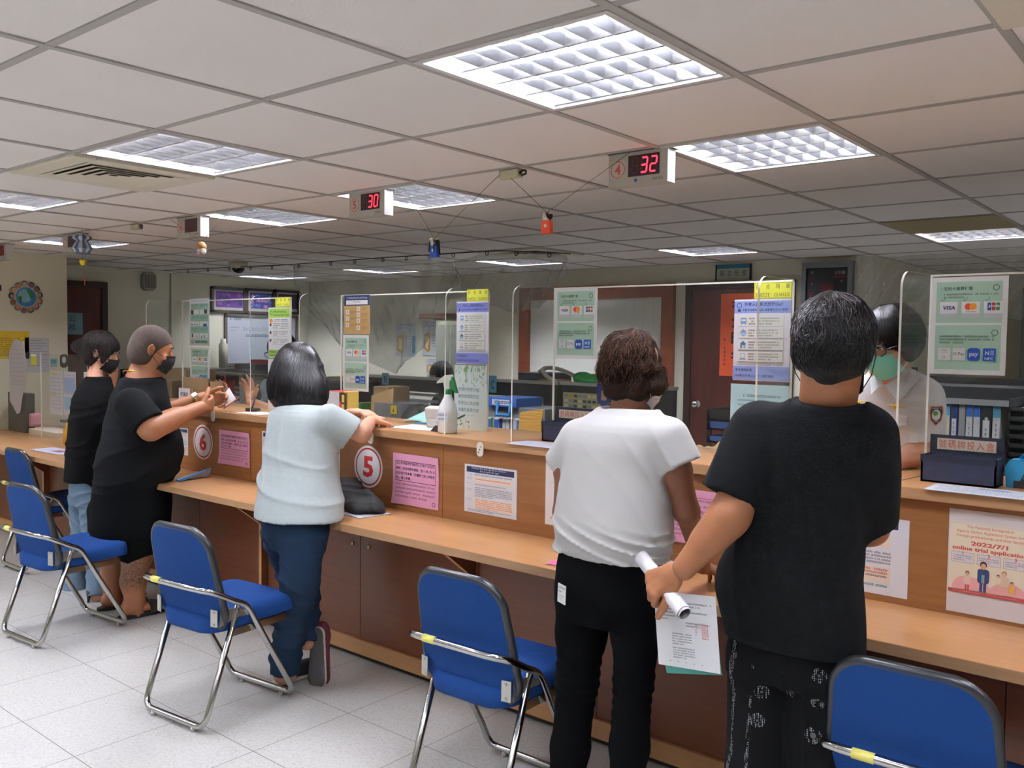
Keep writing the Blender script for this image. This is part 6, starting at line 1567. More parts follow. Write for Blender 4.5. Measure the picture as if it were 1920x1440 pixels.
# dotted clip tags under the counter edges
def tag_(x, y, label, Y=2.832, sc=1.0):
    w, h = 0.036*sc, 0.062*sc; p = Print(w, h, '#d8d6cc', thick=.003, shape=rrect(w, h, w*.48, 6))
    for i in range(3): p.poly(circ(w*(.3+.2*i), h*(.28+.2*i), w*.09, None, 10), '#26221e')
    c = at(x, y, Y); p.obj('edge_tag', (c.x-w/2, Y-.001, c.z-h), (1, 0, 0), (0, 0, 1), None, label, 'tag', 'dotted white tags under the counter edge')
tag_(399, 770, 'dotted white tag under the counter edge right of sign 6')
tag_(695, 808, 'dotted white tag under the counter edge above sign 5')
tag_(900, 829, 'dotted white tag under the counter edge below the spray bottle')
tag_(1219, 1098, 'dotted tag on the shelf edge beside the hand with the paper roll', 2.466, 1.15)
# ================================================================== number displays, dolls and other things under the ceiling
BOXW = mat('display_case', '#a9a598', 0.5); BOXS = mat('display_side', '#c9c9c2', 0.45); SCR = mat('display_window', '#2a0d16', 0.25)
LED = mat('led_red', '#ff2a3c', 0.4, emit=3.5); LEDOFF = mat('led_off', '#4a1a26', 0.4)
SEG = {'0': 'abcdef', '1': 'bc', '2': 'abged', '3': 'abgcd', '4': 'fgbc', '5': 'afgcd', '6': 'afgedc', '7': 'abc', '8': 'abcdefg', '9': 'abcdfg', ' ': ''}
def display(xl, label, num, digits, Y=2.8, code=None, dot=False, scr='#2a0d16'):
    W, H, D = 0.247, 0.122, 0.055
    r = empty('number_display', (xl, Y, ZC-H), 0, label, 'number display', 'counter number displays under the ceiling')
    mb = MB(); mb.box((0, 0, 0), (W, D, H-0.003), BOXW); mb.box((W, -0.0, 0), (W+0.002, D, H-0.003), BOXS)
    mb.build('case', r, bevel=0.002)
    MB().box((-.004, -0.004, H-0.003), (W+.01, D+0.01, H), mat('display_mount', '#3a3733', 0.7)).build('mount', r)
    p = Print(0.066, 0.066, '#b5b0a2', thick=.0006); p.ring(.033, .033, .031, .0032, '#c2443c'); 
    if num: p.text(num, .033, .014, '#c2443c', w=.026, h=.038, cx=True, bold=.02)
    p.obj('number_label', (0.008, -0.0012, 0.028), (1, 0, 0), (0, 0, 1), r)
    p = Print(0.13, 0.076, scr, thick=.001)
    for i, d in enumerate(digits):
        x0 = 0.014+i*0.039; w, h, t = 0.024, 0.052, 0.006; y0 = .012
        S = {'a': ((x0, y0+h), (x0+w, y0+h)), 'g': ((x0, y0+h/2), (x0+w, y0+h/2)), 'd': ((x0, y0), (x0+w, y0)), 'f': ((x0, y0+h/2), (x0, y0+h)), 'b': ((x0+w, y0+h/2), (x0+w, y0+h)), 'e': ((x0, y0), (x0, y0+h/2)), 'c': ((x0+w, y0), (x0+w, y0+h/2))}
        for k, (a, b) in S.items():
            on = k in SEG[d]
            dx, dy = b[0]-a[0], b[1]-a[1]; L = math.hypot(dx, dy); ux, uy = dx/L, dy/L; nx, ny = -uy*t/2, ux*t/2; g = .0016
            a2 = (a[0]+ux*g, a[1]+uy*g); b2 = (b[0]-ux*g, b[1]-uy*g); sk = 0.10
            pts = [(a2[0]+nx, a2[1]+ny), (a2[0]-nx, a2[1]-ny), (b2[0]-nx, b2[1]-ny), (b2[0]+nx, b2[1]+ny)]
            p.poly([(q[0]+(q[1]-y0)*sk, q[1]) for q in pts], LED if on else LEDOFF, .0008)
    p.obj('led_window', (0.086, -0.0016, 0.030), (1, 0, 0), (0, 0, 1), r)
    if code:
        p = Print(.05, .014, '#aaa699', thick=.0002); p.text(code, .004, .002, '#33383a', w=.042, h=.010); p.obj('code_label', (W-.062, -.0006, .008), (1, 0, 0), (0, 0, 1), r)
    if dot: MB().sphere((0.118, -0.001, 0.016), (0.006, 0.0015, 0.006), mat('dot_blue', '#2a62b8', 0.4), 12, 8).build('blue_dot', r)
    return r
display(-1.867, 'number display 4 showing 32 in red', '4', ' 32', code='0042', dot=True)
display(-3.345, 'number display 5 showing 30 in red', '5', ' 30', code='0043')
display(-4.893, 'switched off number display 6 above the brown paper doll', '6', '   ', code='0044', scr='#47171c')
display(-6.40, 'number display seen behind the blue and white paper lantern', '', '   ')
display(-7.62, 'number display cut by the left picture edge', '', '   ', scr='#8a1822')
STR = mat('hemp_string', '#6e6250', 0.9)
def C(x, y, z=None, Y=2.8): return at(x, y, Y)
def string_to(mb, a, b): mb.tube([a, b], 0.0012, STR, 5)
def doll(px, py, label, hang, body, hat, hair, kind):
    c = at(px, py, 2.78); r = empty('paper_doll', c, 0, label, 'paper doll', 'handmade paper dolls on strings')
    inv = Matrix.Translation(-c)
    F = mat('doll_face', '#e2dccb', 0.7); B_ = mat('doll_'+body.strip('#'), body, 0.6); H_ = mat('doll_hat'+hat.strip('#'), hat, 0.7); HR = mat('doll_hair'+hair.strip('#'), hair, 0.8)
    MB().prism([(-0.019, -0.05), (0.025, -0.05), (0.021, 0.0), (-0.016, 0.0)], -0.01, 0.01, B_, Matrix(((1, 0, 0, 0), (0, 0, 1, 0), (0, 1, 0, 0), (0, 0, 0, 1)))).build('body', r)
    m = MB(); m.sphere((-0.001, 0, 0.014), (0.019, 0.014, 0.017), F, 14, 10); m.build('head', r)
    m = MB(); m.sphere((0.009, 0.002, 0.018), (0.016, 0.015, 0.016), HR, 12, 8)
    if kind == 'long':
        for k in range(5): m.tube([(0.004+k*.004, -.008+.004*k, 0.02), (0.008+k*.004, -.01+.004*k, -0.005), (0.009+k*.004, -.01+.005*k, -0.028-.003*k)], 0.0035, HR, 5)
        for k in range(2): m.tube([(-0.014-k*.003, -.012, 0.018), (-0.018-k*.003, -.012, -0.026)], 0.003, HR, 5)
    m.build('hair', r)
    m = MB()
    for k in range(9):
        a = 2*PI*k/9; m.tube([(0.022*math.cos(a), 0.016*math.sin(a), 0.026), (0.022*math.cos(a+.7), 0.016*math.sin(a+.7), 0.030)], 0.003, H_ if k % 2 else F, 5)
    m.build('hat', r)
    p = Print(.012, .012, '#e8e0d0', thick=.0004); p.obj('patch', (-.002, -.0107, -.028), (1, 0, .4), (0, 0, 1), r)
    m = MB()
    for h in hang:
        a = at(*h, 2.8); a.z = min(a.z, ZC-0.003); m.tube([(0.001, 0, 0.032), tuple(a-c)], 0.0011, STR, 5)
    m.build('string', r)
    m = MB()
    for q in (-1, 1): m.sphere((-.006+q*.005, -.0135, .016), .0014, mat('doll_eye', '#20180f', .5), 6, 4)
    m.sphere((-.006, -.0135, .009), (.002, .001, .001), mat('doll_lip', '#a04030', .5), 6, 4); m.build('face', r)
doll(1025, 414, 'orange paper doll with red hat hanging between displays 5 and 4', [(944, 307), (1181, 266)], '#e8502a', '#a04848', '#17120f', 'short')
doll(814, 461, 'blue paper doll with long black hair hanging below display 5', [(755, 340), (944, 307)], '#1f4fa8', '#8f8a72', '#14120f', 'long')
c = at(378, 466, 2.78); r = empty('paper_doll', c, 0, 'brown and white shell like paper doll hanging below display 6', 'paper doll', 'handmade paper dolls on strings')
m = MB(); BR_ = mat('doll_brown', '#9a6a3a', .7); CW = mat('doll_cream', '#ded6cb', .7); PKM = mat('doll_pink', '#c99b8e', .7)
m.lathe([(0.012, 0.038), (0.026, 0.02), (0.03, 0.0)], (0, 0, 0), BR_, 12); m.build('cap', r)
m = MB(); m.sphere((0.002, 0, -.008), (0.03, .022, .014), CW, 14, 8); m.sphere((0.022, 0, -.02), (0.014, .014, .012), CW, 10, 8); m.build('head', r)
m = MB(); m.box((-.026, -.012, -.034), (.01, .012, -.012), PKM); m.build('body', r)
m = MB()
for h in ((320, 398), (430, 380)): 
    a = at(*h, 2.8); a.z = min(a.z, ZC-.003); m.tube([(0, 0, .038), tuple(a-c)], .0011, STR, 5)
m.build('string', r)
# lantern with yellow cup and red slip
c = at(154, 458, 2.72); r = empty('paper_lantern', c, 0, 'blue and white striped paper lantern with yellow cup and red slip below', 'paper lantern')
LB = mat('lantern_blue', '#5d6f8c', .7); LW_ = mat('lantern_white', '#c5ccd6', .7); m = MB()
for k in range(16):
    a0 = 2*PI*k/16; a1 = a0+2*PI/16*.86; mm = LB if k % 2 else LW_
    for (zs) in (((.062, .030), (.05, .058), (.034, .062), (.02, .036)), ((.02, .036), (0, .05), (-.03, .066), (-.058, .046))):
        v = []
        for z, rr in zs: v += [(rr*math.cos(a0), rr*math.sin(a0), z), (rr*math.cos(a1), rr*math.sin(a1), z)]
        m.add(v, [(2*i, 2*i+1, 2*i+3, 2*i+2) for i in range(3)], mm)
m.build('body', r)
m = MB(); m.lathe([(.046, -.062), (.048, -.056), (.040, -.05), (.0, -.05)], (0, 0, 0), LB, 16); m.lathe([(.030, .06), (.032, .066), (.001, .066)], (0, 0, 0), LW_, 16); m.build('rim', r)
YC_ = mat('lantern_yellow', '#d8c22a', .6); d = at(156, 492, 2.72)-c; m = MB(); m.lathe([(0.014, -.018), (.026, .006), (.022, .016), (.001, .016)], tuple(d), YC_, 10, smooth=False); m.build('cup', r)
d2 = at(159, 526, 2.72)-c; m = MB(); m.cbox(tuple(d2), (.012, .0015, .066), mat('slip_red', '#a8323c', .6), (0, .12, 0)); m.build('red_slip', r)
m = MB(); m.tube([(0, 0, ZC-c.z-.002), (0, 0, .06)], .0012, STR, 5); m.tube([(0, 0, -.05), tuple(d)], .0009, STR, 5); m.tube([tuple(d), tuple(d2)], .0009, STR, 5); m.build('string', r)
# sensor boxes with a black clip
def sensor(px, py, label, s=1.0):
    c = at(px, py, 2.80); c.z = ZC-.02*s
    r = empty('ceiling_sensor', c, 0, label, 'ceiling box'); MB().box((-.05*s, -.02*s, -.018*s), (.05*s, .02*s, .017*s), mat('sensor_beige', '#b9b495', .5)).build('housing', r, bevel=.006)
    MB().tube([(.05*s, -.005, -.004), (.064*s, -.005, .008), (.082*s, -.005, .004), (.082*s, -.005, -.008), (.06*s, -.005, -.012)], .0045*s, mat('sensor_black', '#141414', .5), 8).build('clip', r)
sensor(958, 322, 'small beige box with black clip on the ceiling above the orange doll')
sensor(256, 419, 'small beige box with black clip on the ceiling left of display 6', .95)
# dome camera
c = at(447, 492, 4.75); r = empty('dome_camera', (c.x, c.y, ZC), 0, 'white dome security camera with dark glass on the ceiling', 'security camera')
MB().lathe([(.085, 0), (.085, -.035), (.075, -.055), (.06, -.058)], (0, 0, 0), mat('camera_white', '#c3c2ae', .4), 24).build('housing', r)
MB().sphere((0, 0, -.056), (.058, .058, .05), mat('camera_dome', '#0f1012', .08), 20, 12).build('dome', r)
# wall speaker
m = MB(); c = atx(275, 528, -9.2); r = empty('wall_speaker', (-9.2, c.y, c.z), 0, 'grey oval wall speaker on the left wall', 'speaker')
MB().prism(rrect(.15, .2, .06, 8, -.075, -.1), 0, .07, mat('speaker_grey', '#aaa99d', .6), Matrix(((0, 0, 1, 0), (1, 0, 0, 0), (0, 1, 0, 0), (0, 0, 0, 1)))).build('case', r, bevel=.006)
m = MB()
for i in range(7):
    m.box((.07, -.055+.018*i, -.07), (.0735, -.053+.018*i, .07), mat('speaker_slot', '#54534c', .7))
for i in range(8): m.box((.07, -.06, -.066+.018*i), (.0735, .06, -.064+.018*i), MATS['speaker_slot'])
m.build('grille', r)
# ================================================================== clear plastic sheeting on a wire
PLA = clear_mat('plastic_film', '#f4f6f6', 0.09, 0.18, hazecol='#eef1f4', refl=1.3)
def swag(name, label, top, bot, Y, nf=9, amp=.03, nu=90, nv=30, seed=1, gather=None, yo=0.0):
    """top, bot: photo polylines (u from left to right) met with the plane Y; folds run from the upper ends into the belly"""
    r_ = random.Random(seed); ph = [r_.uniform(0, 6.28) for _ in range(4)]
    def pl(P_, u):
        n = len(P_)-1; f = u*n; i = min(int(f), n-1); t = f-i; a = at(*P_[i], Y); b = at(*P_[i+1], Y); return a.lerp(b, t)
    def f(u, v):
        a = pl(top, u); b = pl(bot, u); p = a.lerp(b, v)
        sag = math.sin(PI*u)*.0
        fold = amp*(math.sin(nf*PI*(u+.25*v)+ph[0])*.6+.5*abs(math.sin(nf*1.3*PI*(u-.3*v)+ph[1]))**.5+.35*abs(math.sin(nf*2.6*(u*.8+.5*v)+ph[2]))**.4)*(0.25+v)*(1-.5*v)
        return (p.x, p.y+yo+fold, p.z+.3*fold*(1-v)*v)
    m = MB(); m.grid(f, nu, nv, PLA, .0006); o = m.build(name); return props(o, label, 'plastic sheet')
swag('plastic_sheet', 'clear plastic sheet draped from the ceiling wire in a belly behind counter 5', [(546, 498), (620, 492), (720, 486), (800, 486), (848, 492)], [(556, 560), (640, 650), (735, 702), (800, 640), (858, 528)], 4.8, 11, .05)
swag('plastic_sheet', 'clear plastic sheet tied in a bunch and swagged behind the yellow sign at counter 5', [(848, 490), (900, 478), (960, 474), (1010, 474), (1062, 478)], [(866, 545), (900, 566), (965, 588), (1015, 574), (1058, 505)], 4.8, 13, .05, seed=4)
swag('plastic_sheet', 'crumpled clear plastic sheet hanging above the officer at right', [(1604, 478), (1660, 482), (1740, 476), (1830, 470), (1930, 462)], [(1600, 585), (1665, 592), (1745, 612), (1830, 590), (1930, 602)], 4.3, 17, .06, seed=9)
m = MB(); m.tube([at(308, 507, 4.6), at(546, 496, 4.8), at(720, 483, 4.8), at(930, 470, 4.82), at(1030, 473, 5.1), at(1070, 476, 5.2)], .004, mat('wire_dark', '#3a3a38', .5, metal=.6), 6)
props(m.build('curtain_wire'), 'thin dark wire along the ceiling that carries the plastic sheeting', 'wire')
for i, x in enumerate((352, 390, 430, 470, 510, 560, 620, 665, 718, 762, 805, 850, 913, 968, 1030)):
    y = np.interp(x, [308, 546, 720, 930, 1070], [507, 496, 483, 470, 476]); c = at(x, y+4, 4.8)
    m = MB(); m.tube([(c.x+.014*math.cos(t), c.y, c.z+.014*math.sin(t)) for t in [2*PI*k/10 for k in range(10)]], .003, MATS['wire_dark'], 5, closed=True)
    props(m.build('wire_ring'), 'small dark ring hanging on the ceiling wire', 'ring', 'small rings along the ceiling wire')
def cab(name, a, b, m_, label, cat, bevel=.004):
    m = MB(); m.box(a, b, m_); return props(m.build(name, bevel=bevel), label, cat)
# ================================================================== things on the far walls
def wallpic(x0, x1, y0, y1, X, label, art, cat='picture'):
    """a framed picture on a wall of constant X facing +X; px corners"""
    a = atx(x0, y0, X); b = atx(x1, y1, X); w = abs(b.y-a.y); h = a.z-b.z
    r = bpy.data.objects.new('framed_picture', None); COL.objects.link(r); r.location = (X, min(a.y, b.y), b.z); props(r, label, cat, 'framed purple pictures on the left wall')
    m = MB(); FR = mat('picture_frame_dark', '#3a352f', .4)
    for q in (((.0, 0, 0), (.03, w, .03)), ((0, 0, h-.03), (.03, w, h)), ((0, 0, 0), (.03, .03, h)), ((0, w-.03, 0), (.03, w, h))): m.box(*q, FR)
    m.build('frame', r)
    p = Print(w-.05, h-.05, '#b9b7b0'); p.rect(.09*w, .13*h, .78*w, .62*h, art[0]); rr = random.Random(art[3])
    for i in range(26):
        cx, cy = rr.uniform(.14, .82)*w, rr.uniform(.2, .66)*h; s_ = rr.uniform(.03, .09)*w
        p.poly([(max(.09*w, min(.87*w, cx+s_*rr.uniform(.5, 1.2)*math.cos(t))), max(.13*h, min(.75*h, cy+s_*rr.uniform(.4, 1)*math.sin(t)))) for t in [2*PI*k/9 for k in range(9)]], rr.choice(art[1:3]))
    p.obj('print', (.012, .025, .025), (0, 1, 0), (0, 0, 1), r)
wallpic(394, 459, 537, 588, -9.2, 'leftmost framed purple picture above the whiteboard', ('#5d2f86', '#8a56a6', '#2c2260', 1))
wallpic(459, 513, 540, 590, -9.2, 'middle framed blue and pink picture above the whiteboard', ('#3c3f92', '#c08ac0', '#4f6fb4', 2))
wallpic(513, 560, 543, 590, -9.2, 'rightmost dark framed picture above the whiteboard', ('#352a45', '#4d3d5c', '#231c30', 3))
a = atx(420, 588, -9.2); b = atx(556, 684, -9.2)
r = empty('whiteboard', (-9.2, a.y, b.z), 0, 'whiteboard with faint writing below the framed pictures', 'whiteboard'); w, h = b.y-a.y, a.z-b.z
m = MB()
for q in ((0, 0, 0, .025, w, .03), (0, 0, h-.03, .025, w, h), (0, 0, 0, .025, .03, h), (0, w-.03, 0, .025, w, h)): m.box(q[:3], q[3:], mat('board_frame', '#5a5852', .4))
m.build('frame', r)
p = Print(w-.04, h-.04, '#b7bcc9'); 
p.lines(.05*w, .9*h, .14*w, 1, .1*h, '#6d7484', .05*h, 3); p.lines(.05*w, .72*h, .12*w, 2, .06*h, '#7d8494', .02*h, 4); p.lines(.22*w, .72*h, .68*w, 1, .1*h, '#9aa2b2', .07*h, 5); p.lines(.26*w, .58*h, .6*w, 1, .1*h, '#5d6474', .05*h, 6, cw=.05*h)
p.obj('writing_surface', (.01, .02, .02), (0, 1, 0), (0, 0, 1), r)
cab('low_cabinet', (-9.19, 4.6, 0), (-8.85, 6.95, atx(400, 690, -9.05).z), mat('cabinet_black', '#2a2c2c', .5), 'long low black cabinet along the left wall below the whiteboard', 'cabinet')
m = MB(); c = atx(414, 662, -9.1); c.x = -9.05; c.z = atx(400, 690, -9.05).z+.162; m.lathe([(.05, -.16), (.052, .1), (.03, .13), (.03, .17), (.0001, .17)], c, mat('bottle_white', '#c4c3b5', .5), 16); props(m.build('white_bottle'), 'tall white bottle in front of the wall left of the whiteboard', 'bottle')
# globe with faces, yellow notice, white notice, small stickers on the near left wall
def onwall(p, name, x0, y0, X, label, cat='notice', group=None, dx=.003):
    a = atx(x0, y0, X); return p.obj(name, (X+dx, a.y, a.z-p.h), (0, 1, 0), (0, 0, 1), None, label, cat, group)
Xn = -8.08
S = .29; p = Print(S, S, '#a9b9b5', shape=[(S/2+(S/2*(.97+.03*math.cos(14*t)))*math.cos(t), S/2+(S/2*(.97+.03*math.cos(14*t)))*math.sin(t)) for t in [2*PI*k/84 for k in range(84)]]); rr = random.Random(2)
for k in range(13):
    t = 2*PI*k/13+.2; cx, cy = S/2+S*.395*math.cos(t), S/2+S*.395*math.sin(t)
    p.poly(circ(cx, cy, S*.088), rr.choice(['#2c1d18', '#4a2f20', '#6b4a30', '#1d1a1c', '#8a6238'])); p.poly(circ(cx-.006*math.cos(t), cy-.006*math.sin(t), S*.066), rr.choice(['#b98a68', '#c9a07c', '#8a5c44', '#c58a70']))
p.poly(circ(S/2, S/2, S*.285), '#3f7fb4'); p.poly(circ(S*.47, S*.53, S*.2), '#7fb3b0')
p.poly([(S*.5, S*.72), (S*.68, S*.7), (S*.74, S*.55), (S*.66, S*.4), (S*.6, S*.52)], '#2f7d4a'); p.poly([(S*.27, S*.5), (S*.38, S*.52), (S*.36, S*.36), (S*.3, S*.32)], '#2f7d4a'); p.poly([(S*.5, S*.55), (S*.57, S*.6), (S*.6, S*.4), (S*.44, S*.35)], '#8fb6d6')
onwall(p, 'globe_decoration', 14, 523, Xn, 'round globe picture ringed with children faces on the left wall', 'wall decoration')
p = Print(.36, .235, '#d9b62c'); p.text('⚠', .17, .19, '#5a4a14', w=.022)
for i in range(9): p.lines(.36*(.12 if i % 2 else .2), .18-.018*i, .36*(.76 if i % 2 else .6), 1, .02, '#6a5a1a', .009, 3+i)
onwall(p, 'yellow_notice', -32, 620, Xn, 'yellow notice sheet below the globe on the left wall')
p = Print(.2, .30, '#c3c1c4')
for i in range(10): p.lines(.02, .28-.024*i, .165 if i % 3 else .12, 1, .02, '#7a7a82', .007, 13+i)
onwall(p, 'white_notice', 46, 633, Xn, 'white text sheet right of the yellow notice on the left wall')
p = Print(.06, .075, '#9db6b6'); p.rect(.008, .03, .044, .035, '#4d9aac'); onwall(p, 'blue_sticker', 94, 672, Xn, 'small blue sticker on the left wall near its corner', 'sticker')
p = Print(.07, .12, '#3f3a34', shape=rrect(.07, .12, .03, 6)); p.poly(circ(.035, .07, .018, .03), '#cfcfc8'); onwall(p, 'dark_sticker', 112, 664, Xn, 'dark oval sticker on the left wall corner', 'sticker')
p = Print(.03, .05, '#2a2438'); p.obj('dark_badge', atx(0, 541, Xn)+Vector((.004, -.02, -.02)), (0, 1, 0), (0, 0, 1), None, 'small dark blob left of the globe at the picture edge', 'sticker')
p = Print(.24, .22, '#7fa8b4'); p.text('公', .10, .13, '#27404a', w=.07); p.text('務', .10, .04, '#27404a', w=.07)
a = atx(125, 586, -9.17); p.obj('blue_door_sign', (-9.17, a.y-.08, a.z-.22), (0, 1, 0), (0, 0, 1), None, 'pale blue sheet on the dark door at left', 'sign')
# director room sign, LED calendar, couplet on the door
c = at(1345, 497, 7.04); W, H = .30, .135; r = empty('room_sign', (c.x, 7.05, c.z-H), 0, 'blue and white room sign with Chinese characters above the red door', 'sign')
m = MB(); m.box((-.012, -.02, 0), (0, 0, H), mat('sign_black', '#141516', .4)); m.box((W, -.02, 0), (W+.012, 0, H), MATS['sign_black']); m.box((0, -.016, 0), (W, 0, H), mat('sign_white', '#b9bcae', .4)); m.build('holder', r)
p = Print(W, H, '#b5b9aa', thick=.0005); p.rect(0, H*.74, W, H*.26, '#2f7f96')
for i, ch_ in enumerate('站主任室'): p.text(ch_, W*(.09+.225*i), H*.28, '#2b2d28', w=W*.15, h=H*.36)
p.text('Director', W*.38, H*.08, '#6e7166', w=W*.24, h=H*.1); p.obj('sign_face', (0, -.0165, 0), (1, 0, 0), (0, 0, 1), r)
c = at(1508, 494, 7.04); W, H = .40, .72; r = empty('led_calendar', (c.x, 7.05, c.z-H), 0, 'grey framed electronic calendar board on the back wall', 'calendar board')
m = MB(); G_ = mat('calendar_frame', '#7d8188', .35, metal=.5)
for q in ((0, -.06, 0, .035, 0, H), (W-.035, -.06, 0, W, 0, H), (.035, -.06, 0, W-.035, 0, .035), (.035, -.06, H-.045, W-.035, 0, H)): m.box(q[:3], q[3:], G_)
m.build('frame', r)
p = Print(W-.07, H-.08, '#121416'); w, h = p.w, p.h
for s_, x, y, ww in (('農', .1, .93, .07), ('月', .1, .79, .05), ('公元/國', .67, .92, .25), ('年', .82, .82, .05), ('日', .08, .61, .05), ('星期', .4, .615, .14), ('月', .84, .62, .05)): p.text(s_, x*w, y*h, '#b9bbc0', w=ww*w)
for x, y, a_, b_ in ((.66, .865, .27, .045), (.33, .69, .32, .12), (.06, .655, .12, .05), (.78, .665, .13, .05), (.08, .86, .1, .04)): p.rect(x*w, y*h, a_*w, b_*h, '#5a1620')
p.rect(.08*w, .545*h, .76*w, .05*h, '#c8384a'); p.rect(.08*w, .3*h, .76*w, .14*h, '#4a1018')
p.obj('display_face', (.035, -.04, .035), (1, 0, 0), (0, 0, 1), r)
c = at(1352, 551, 7.02); w, h = .3, .70; p = Print(w, h, '#d8542a')
for i, ch_ in enumerate('祝您旺年'): p.text(ch_, w*.34, h*(.78-.2*i), '#141210', w=w*.42, h=w*.36, bold=.03)
p.lines(w*.12, h*.46, w*.08, 7, h*.05, '#3a1a10', h*.03, 3, cw=w*.08); p.obj('red_couplet', (c.x, 7.022, c.z-h), (1, 0, 0), (0, 0, 1), None, 'orange red paper with black calligraphy on the director room door', 'poster')
m = MB(); a = at(1701, 566, 9.5); b = at(1720, 700, 9.5); p = Print(.12, .62, '#b8383e'); p.lines(.03, .58, .06, 6, .09, '#7a2026', .05, 3); p.obj('red_banner', (-2.25, at(1700, 600, 7).y+.75, 1.30), (0, 1, 0), (0, 0, 1), None, 'red paper strip on the inner wall behind the officer', 'poster')
# learning posters on the back wall between the plastic sheet and the far clerk
def bw(p, name, x0, y0, label, cat='poster', group=None, Y=7.04): c = at(x0, y0, Y); return p.obj(name, (c.x, Y, c.z-p.h), (1, 0, 0), (0, 0, 1), None, label, cat, group)
for (x0, x1, y0, y1, lab, s_) in ((792, 829, 600, 666, 'white learning poster with yellow art on the back wall', 1), (742, 779, 605, 668, 'white learning poster with blue side half behind the plastic sheet', 2), (799, 824, 672, 702, 'small white learning poster above the far clerk', 3)):
    w = at(x1, y0, 7.04).x-at(x0, y0, 7.04).x; h = at(x0, y0, 7.04).z-at(x0, y1, 7.04).z; p = Print(w, h, '#bfc6cc')
    p.lines(.2*w, .95*h, .7*w, 2, .09*h, '#4f6690', .04*h, s_); p.poly([(.08*w, .2*h), (.3*w, .08*h), (.42*w, .15*h), (.42*w, .6*h), (.3*w, .66*h), (.1*w, .58*h)], '#c08a3a'); p.poly([(.15*w, .25*h), (.3*w, .15*h), (.36*w, .5*h), (.17*w, .55*h)], '#d8c9a4'); p.lines(.5*w, .6*h, .42*w, 5, .08*h, '#5f7390', .03*h, s_+5)
    if s_ == 2: p.rect(.85*w, .1*h, .15*w, .5*h, '#3a86a8')
    bw(p, 'learning_poster', x0, y0, lab)
m = MB(); a = at(810, 580, 7.0); b = at(860, 594, 7.0); m.box((a.x, 6.8, b.z-.02), (b.x, 7.04, b.z+.03), mat('shelf_brown', '#5c3a24', .5)); props(m.build('wall_shelf'), 'short brown wall shelf above the learning posters', 'shelf')
a = at(842, 592, 6.9); m = MB(); m.box((a.x, 6.7, 0), (a.x+.42, 7.04, a.z-.06), mat('locker_cream', '#b5b49f', .5)); m.box((a.x+.01, 6.695, .05), (a.x+.2, 6.7, a.z-.1), mat('locker_door', '#8c8e82', .45)); m.box((a.x+.22, 6.695, .05), (a.x+.41, 6.7, a.z-.1), MATS['locker_door']); props(m.build('metal_locker', bevel=.004), 'tall pale metal locker right of the learning posters', 'locker')

# ================================================================== staff area
DBLK = mat('partition_black', '#17191a', .5); SILV = mat('partition_silver', '#b9bec0', .3, metal=.6); SLAT = mat('blind_slat', '#a4a9ab', .4)
def partition(x0, x1, Y, zt, label, glass=None, zb=0.0, slats=8):
    r = empty('partition', (x0, Y, 0), 0, label, 'partition', 'black office partitions with silver top rail'); w = x1-x0
    g0, g1 = (glass or (.14, w-.16)); 
    m = MB(); zt_ = zt-.02; zg = zt-.11; zg0 = zt-.46
    m.box((0, 0, zg), (w, .05, zt_), DBLK); m.box((0, 0, 0), (g0, .05, zg), DBLK); m.box((g1, 0, 0), (w, .05, zg), DBLK); m.box((g0, 0, 0), (g1, .05, zg0), DBLK); m.build('panel', r)
    MB().box((-.005, -.006, zt_), (w+.005, .056, zt), SILV).build('top_rail', r)
    m = MB()
    for i in range(slats):
        z = zg-(zg-zg0)*(i+.5)/slats; m.cbox(((g0+g1)/2, .025, z), (g1-g0, .018, .011), SLAT, (.6, 0, 0))
    m.build('blind', r)
    MB().box((g0, .004, zg0), (g1, .007, zg), clear_mat('window_glass')).build('pane', r)
xB0, xB1 = at(700, 706, 4.62).x, at(853, 709, 4.62).x
partition(xB0-.1, xB1, 4.62, at(770, 706, 4.62).z, 'black partition with blinds marked B')
xC1 = at(1045, 720, 4.62).x
partition(xB1+.03, xC1, 4.62, at(980, 713, 4.62).z, 'black partition with blinds marked C', (.12, xC1-xB1-.14))
partition(xC1+.03, at(1262, 725, 4.62).x, 4.62, at(1100, 718, 4.62).z, 'black partition right of the C partition behind the white top')
partition(at(300, 690, 4.62).x, xB0-.14, 4.62, at(500, 703, 4.62).z, 'black partition far left behind counter 6')
for t_, x0, x1, y0, y1 in (('B', 714, 727, 699, 721), ('C', 915, 929, 704, 736)):
    w = at(x1, y0, 4.6).x-at(x0, y0, 4.6).x; h = at(x0, y0, 4.6).z-at(x0, y1, 4.6).z; p = Print(w, h, '#5f9db4'); p.text(t_, w*.5, h*.2, '#16323e', w=w*.4, h=h*.52, cx=True, bold=.01); c = at(x0, y0, 4.6)
    p.obj('letter_sign', (c.x, 4.612, c.z-h), (1, 0, 0), (0, 0, 1), None, 'pale blue card with letter %s on the partition' % t_, 'sign')
cab('staff_desk', (-8.0, 3.98, .70), (-2.3, 4.6, .74), mat('desk_grey', '#6e6f6b', .5), 'long grey staff desk behind the counter in front of the partitions', 'desk')
for x in (-5.5, -4.4, -3.3, -2.4):
    pass
m = MB(); 
for x in (-7.95, -5.4, -4.0, -2.35): m.box((x, 4.0, 0), (x+.04, 4.58, .70), mat('desk_leg', '#3a3b3a', .5))
o = m.build('desk_frame'); o.parent = bpy.data.objects['staff_desk']
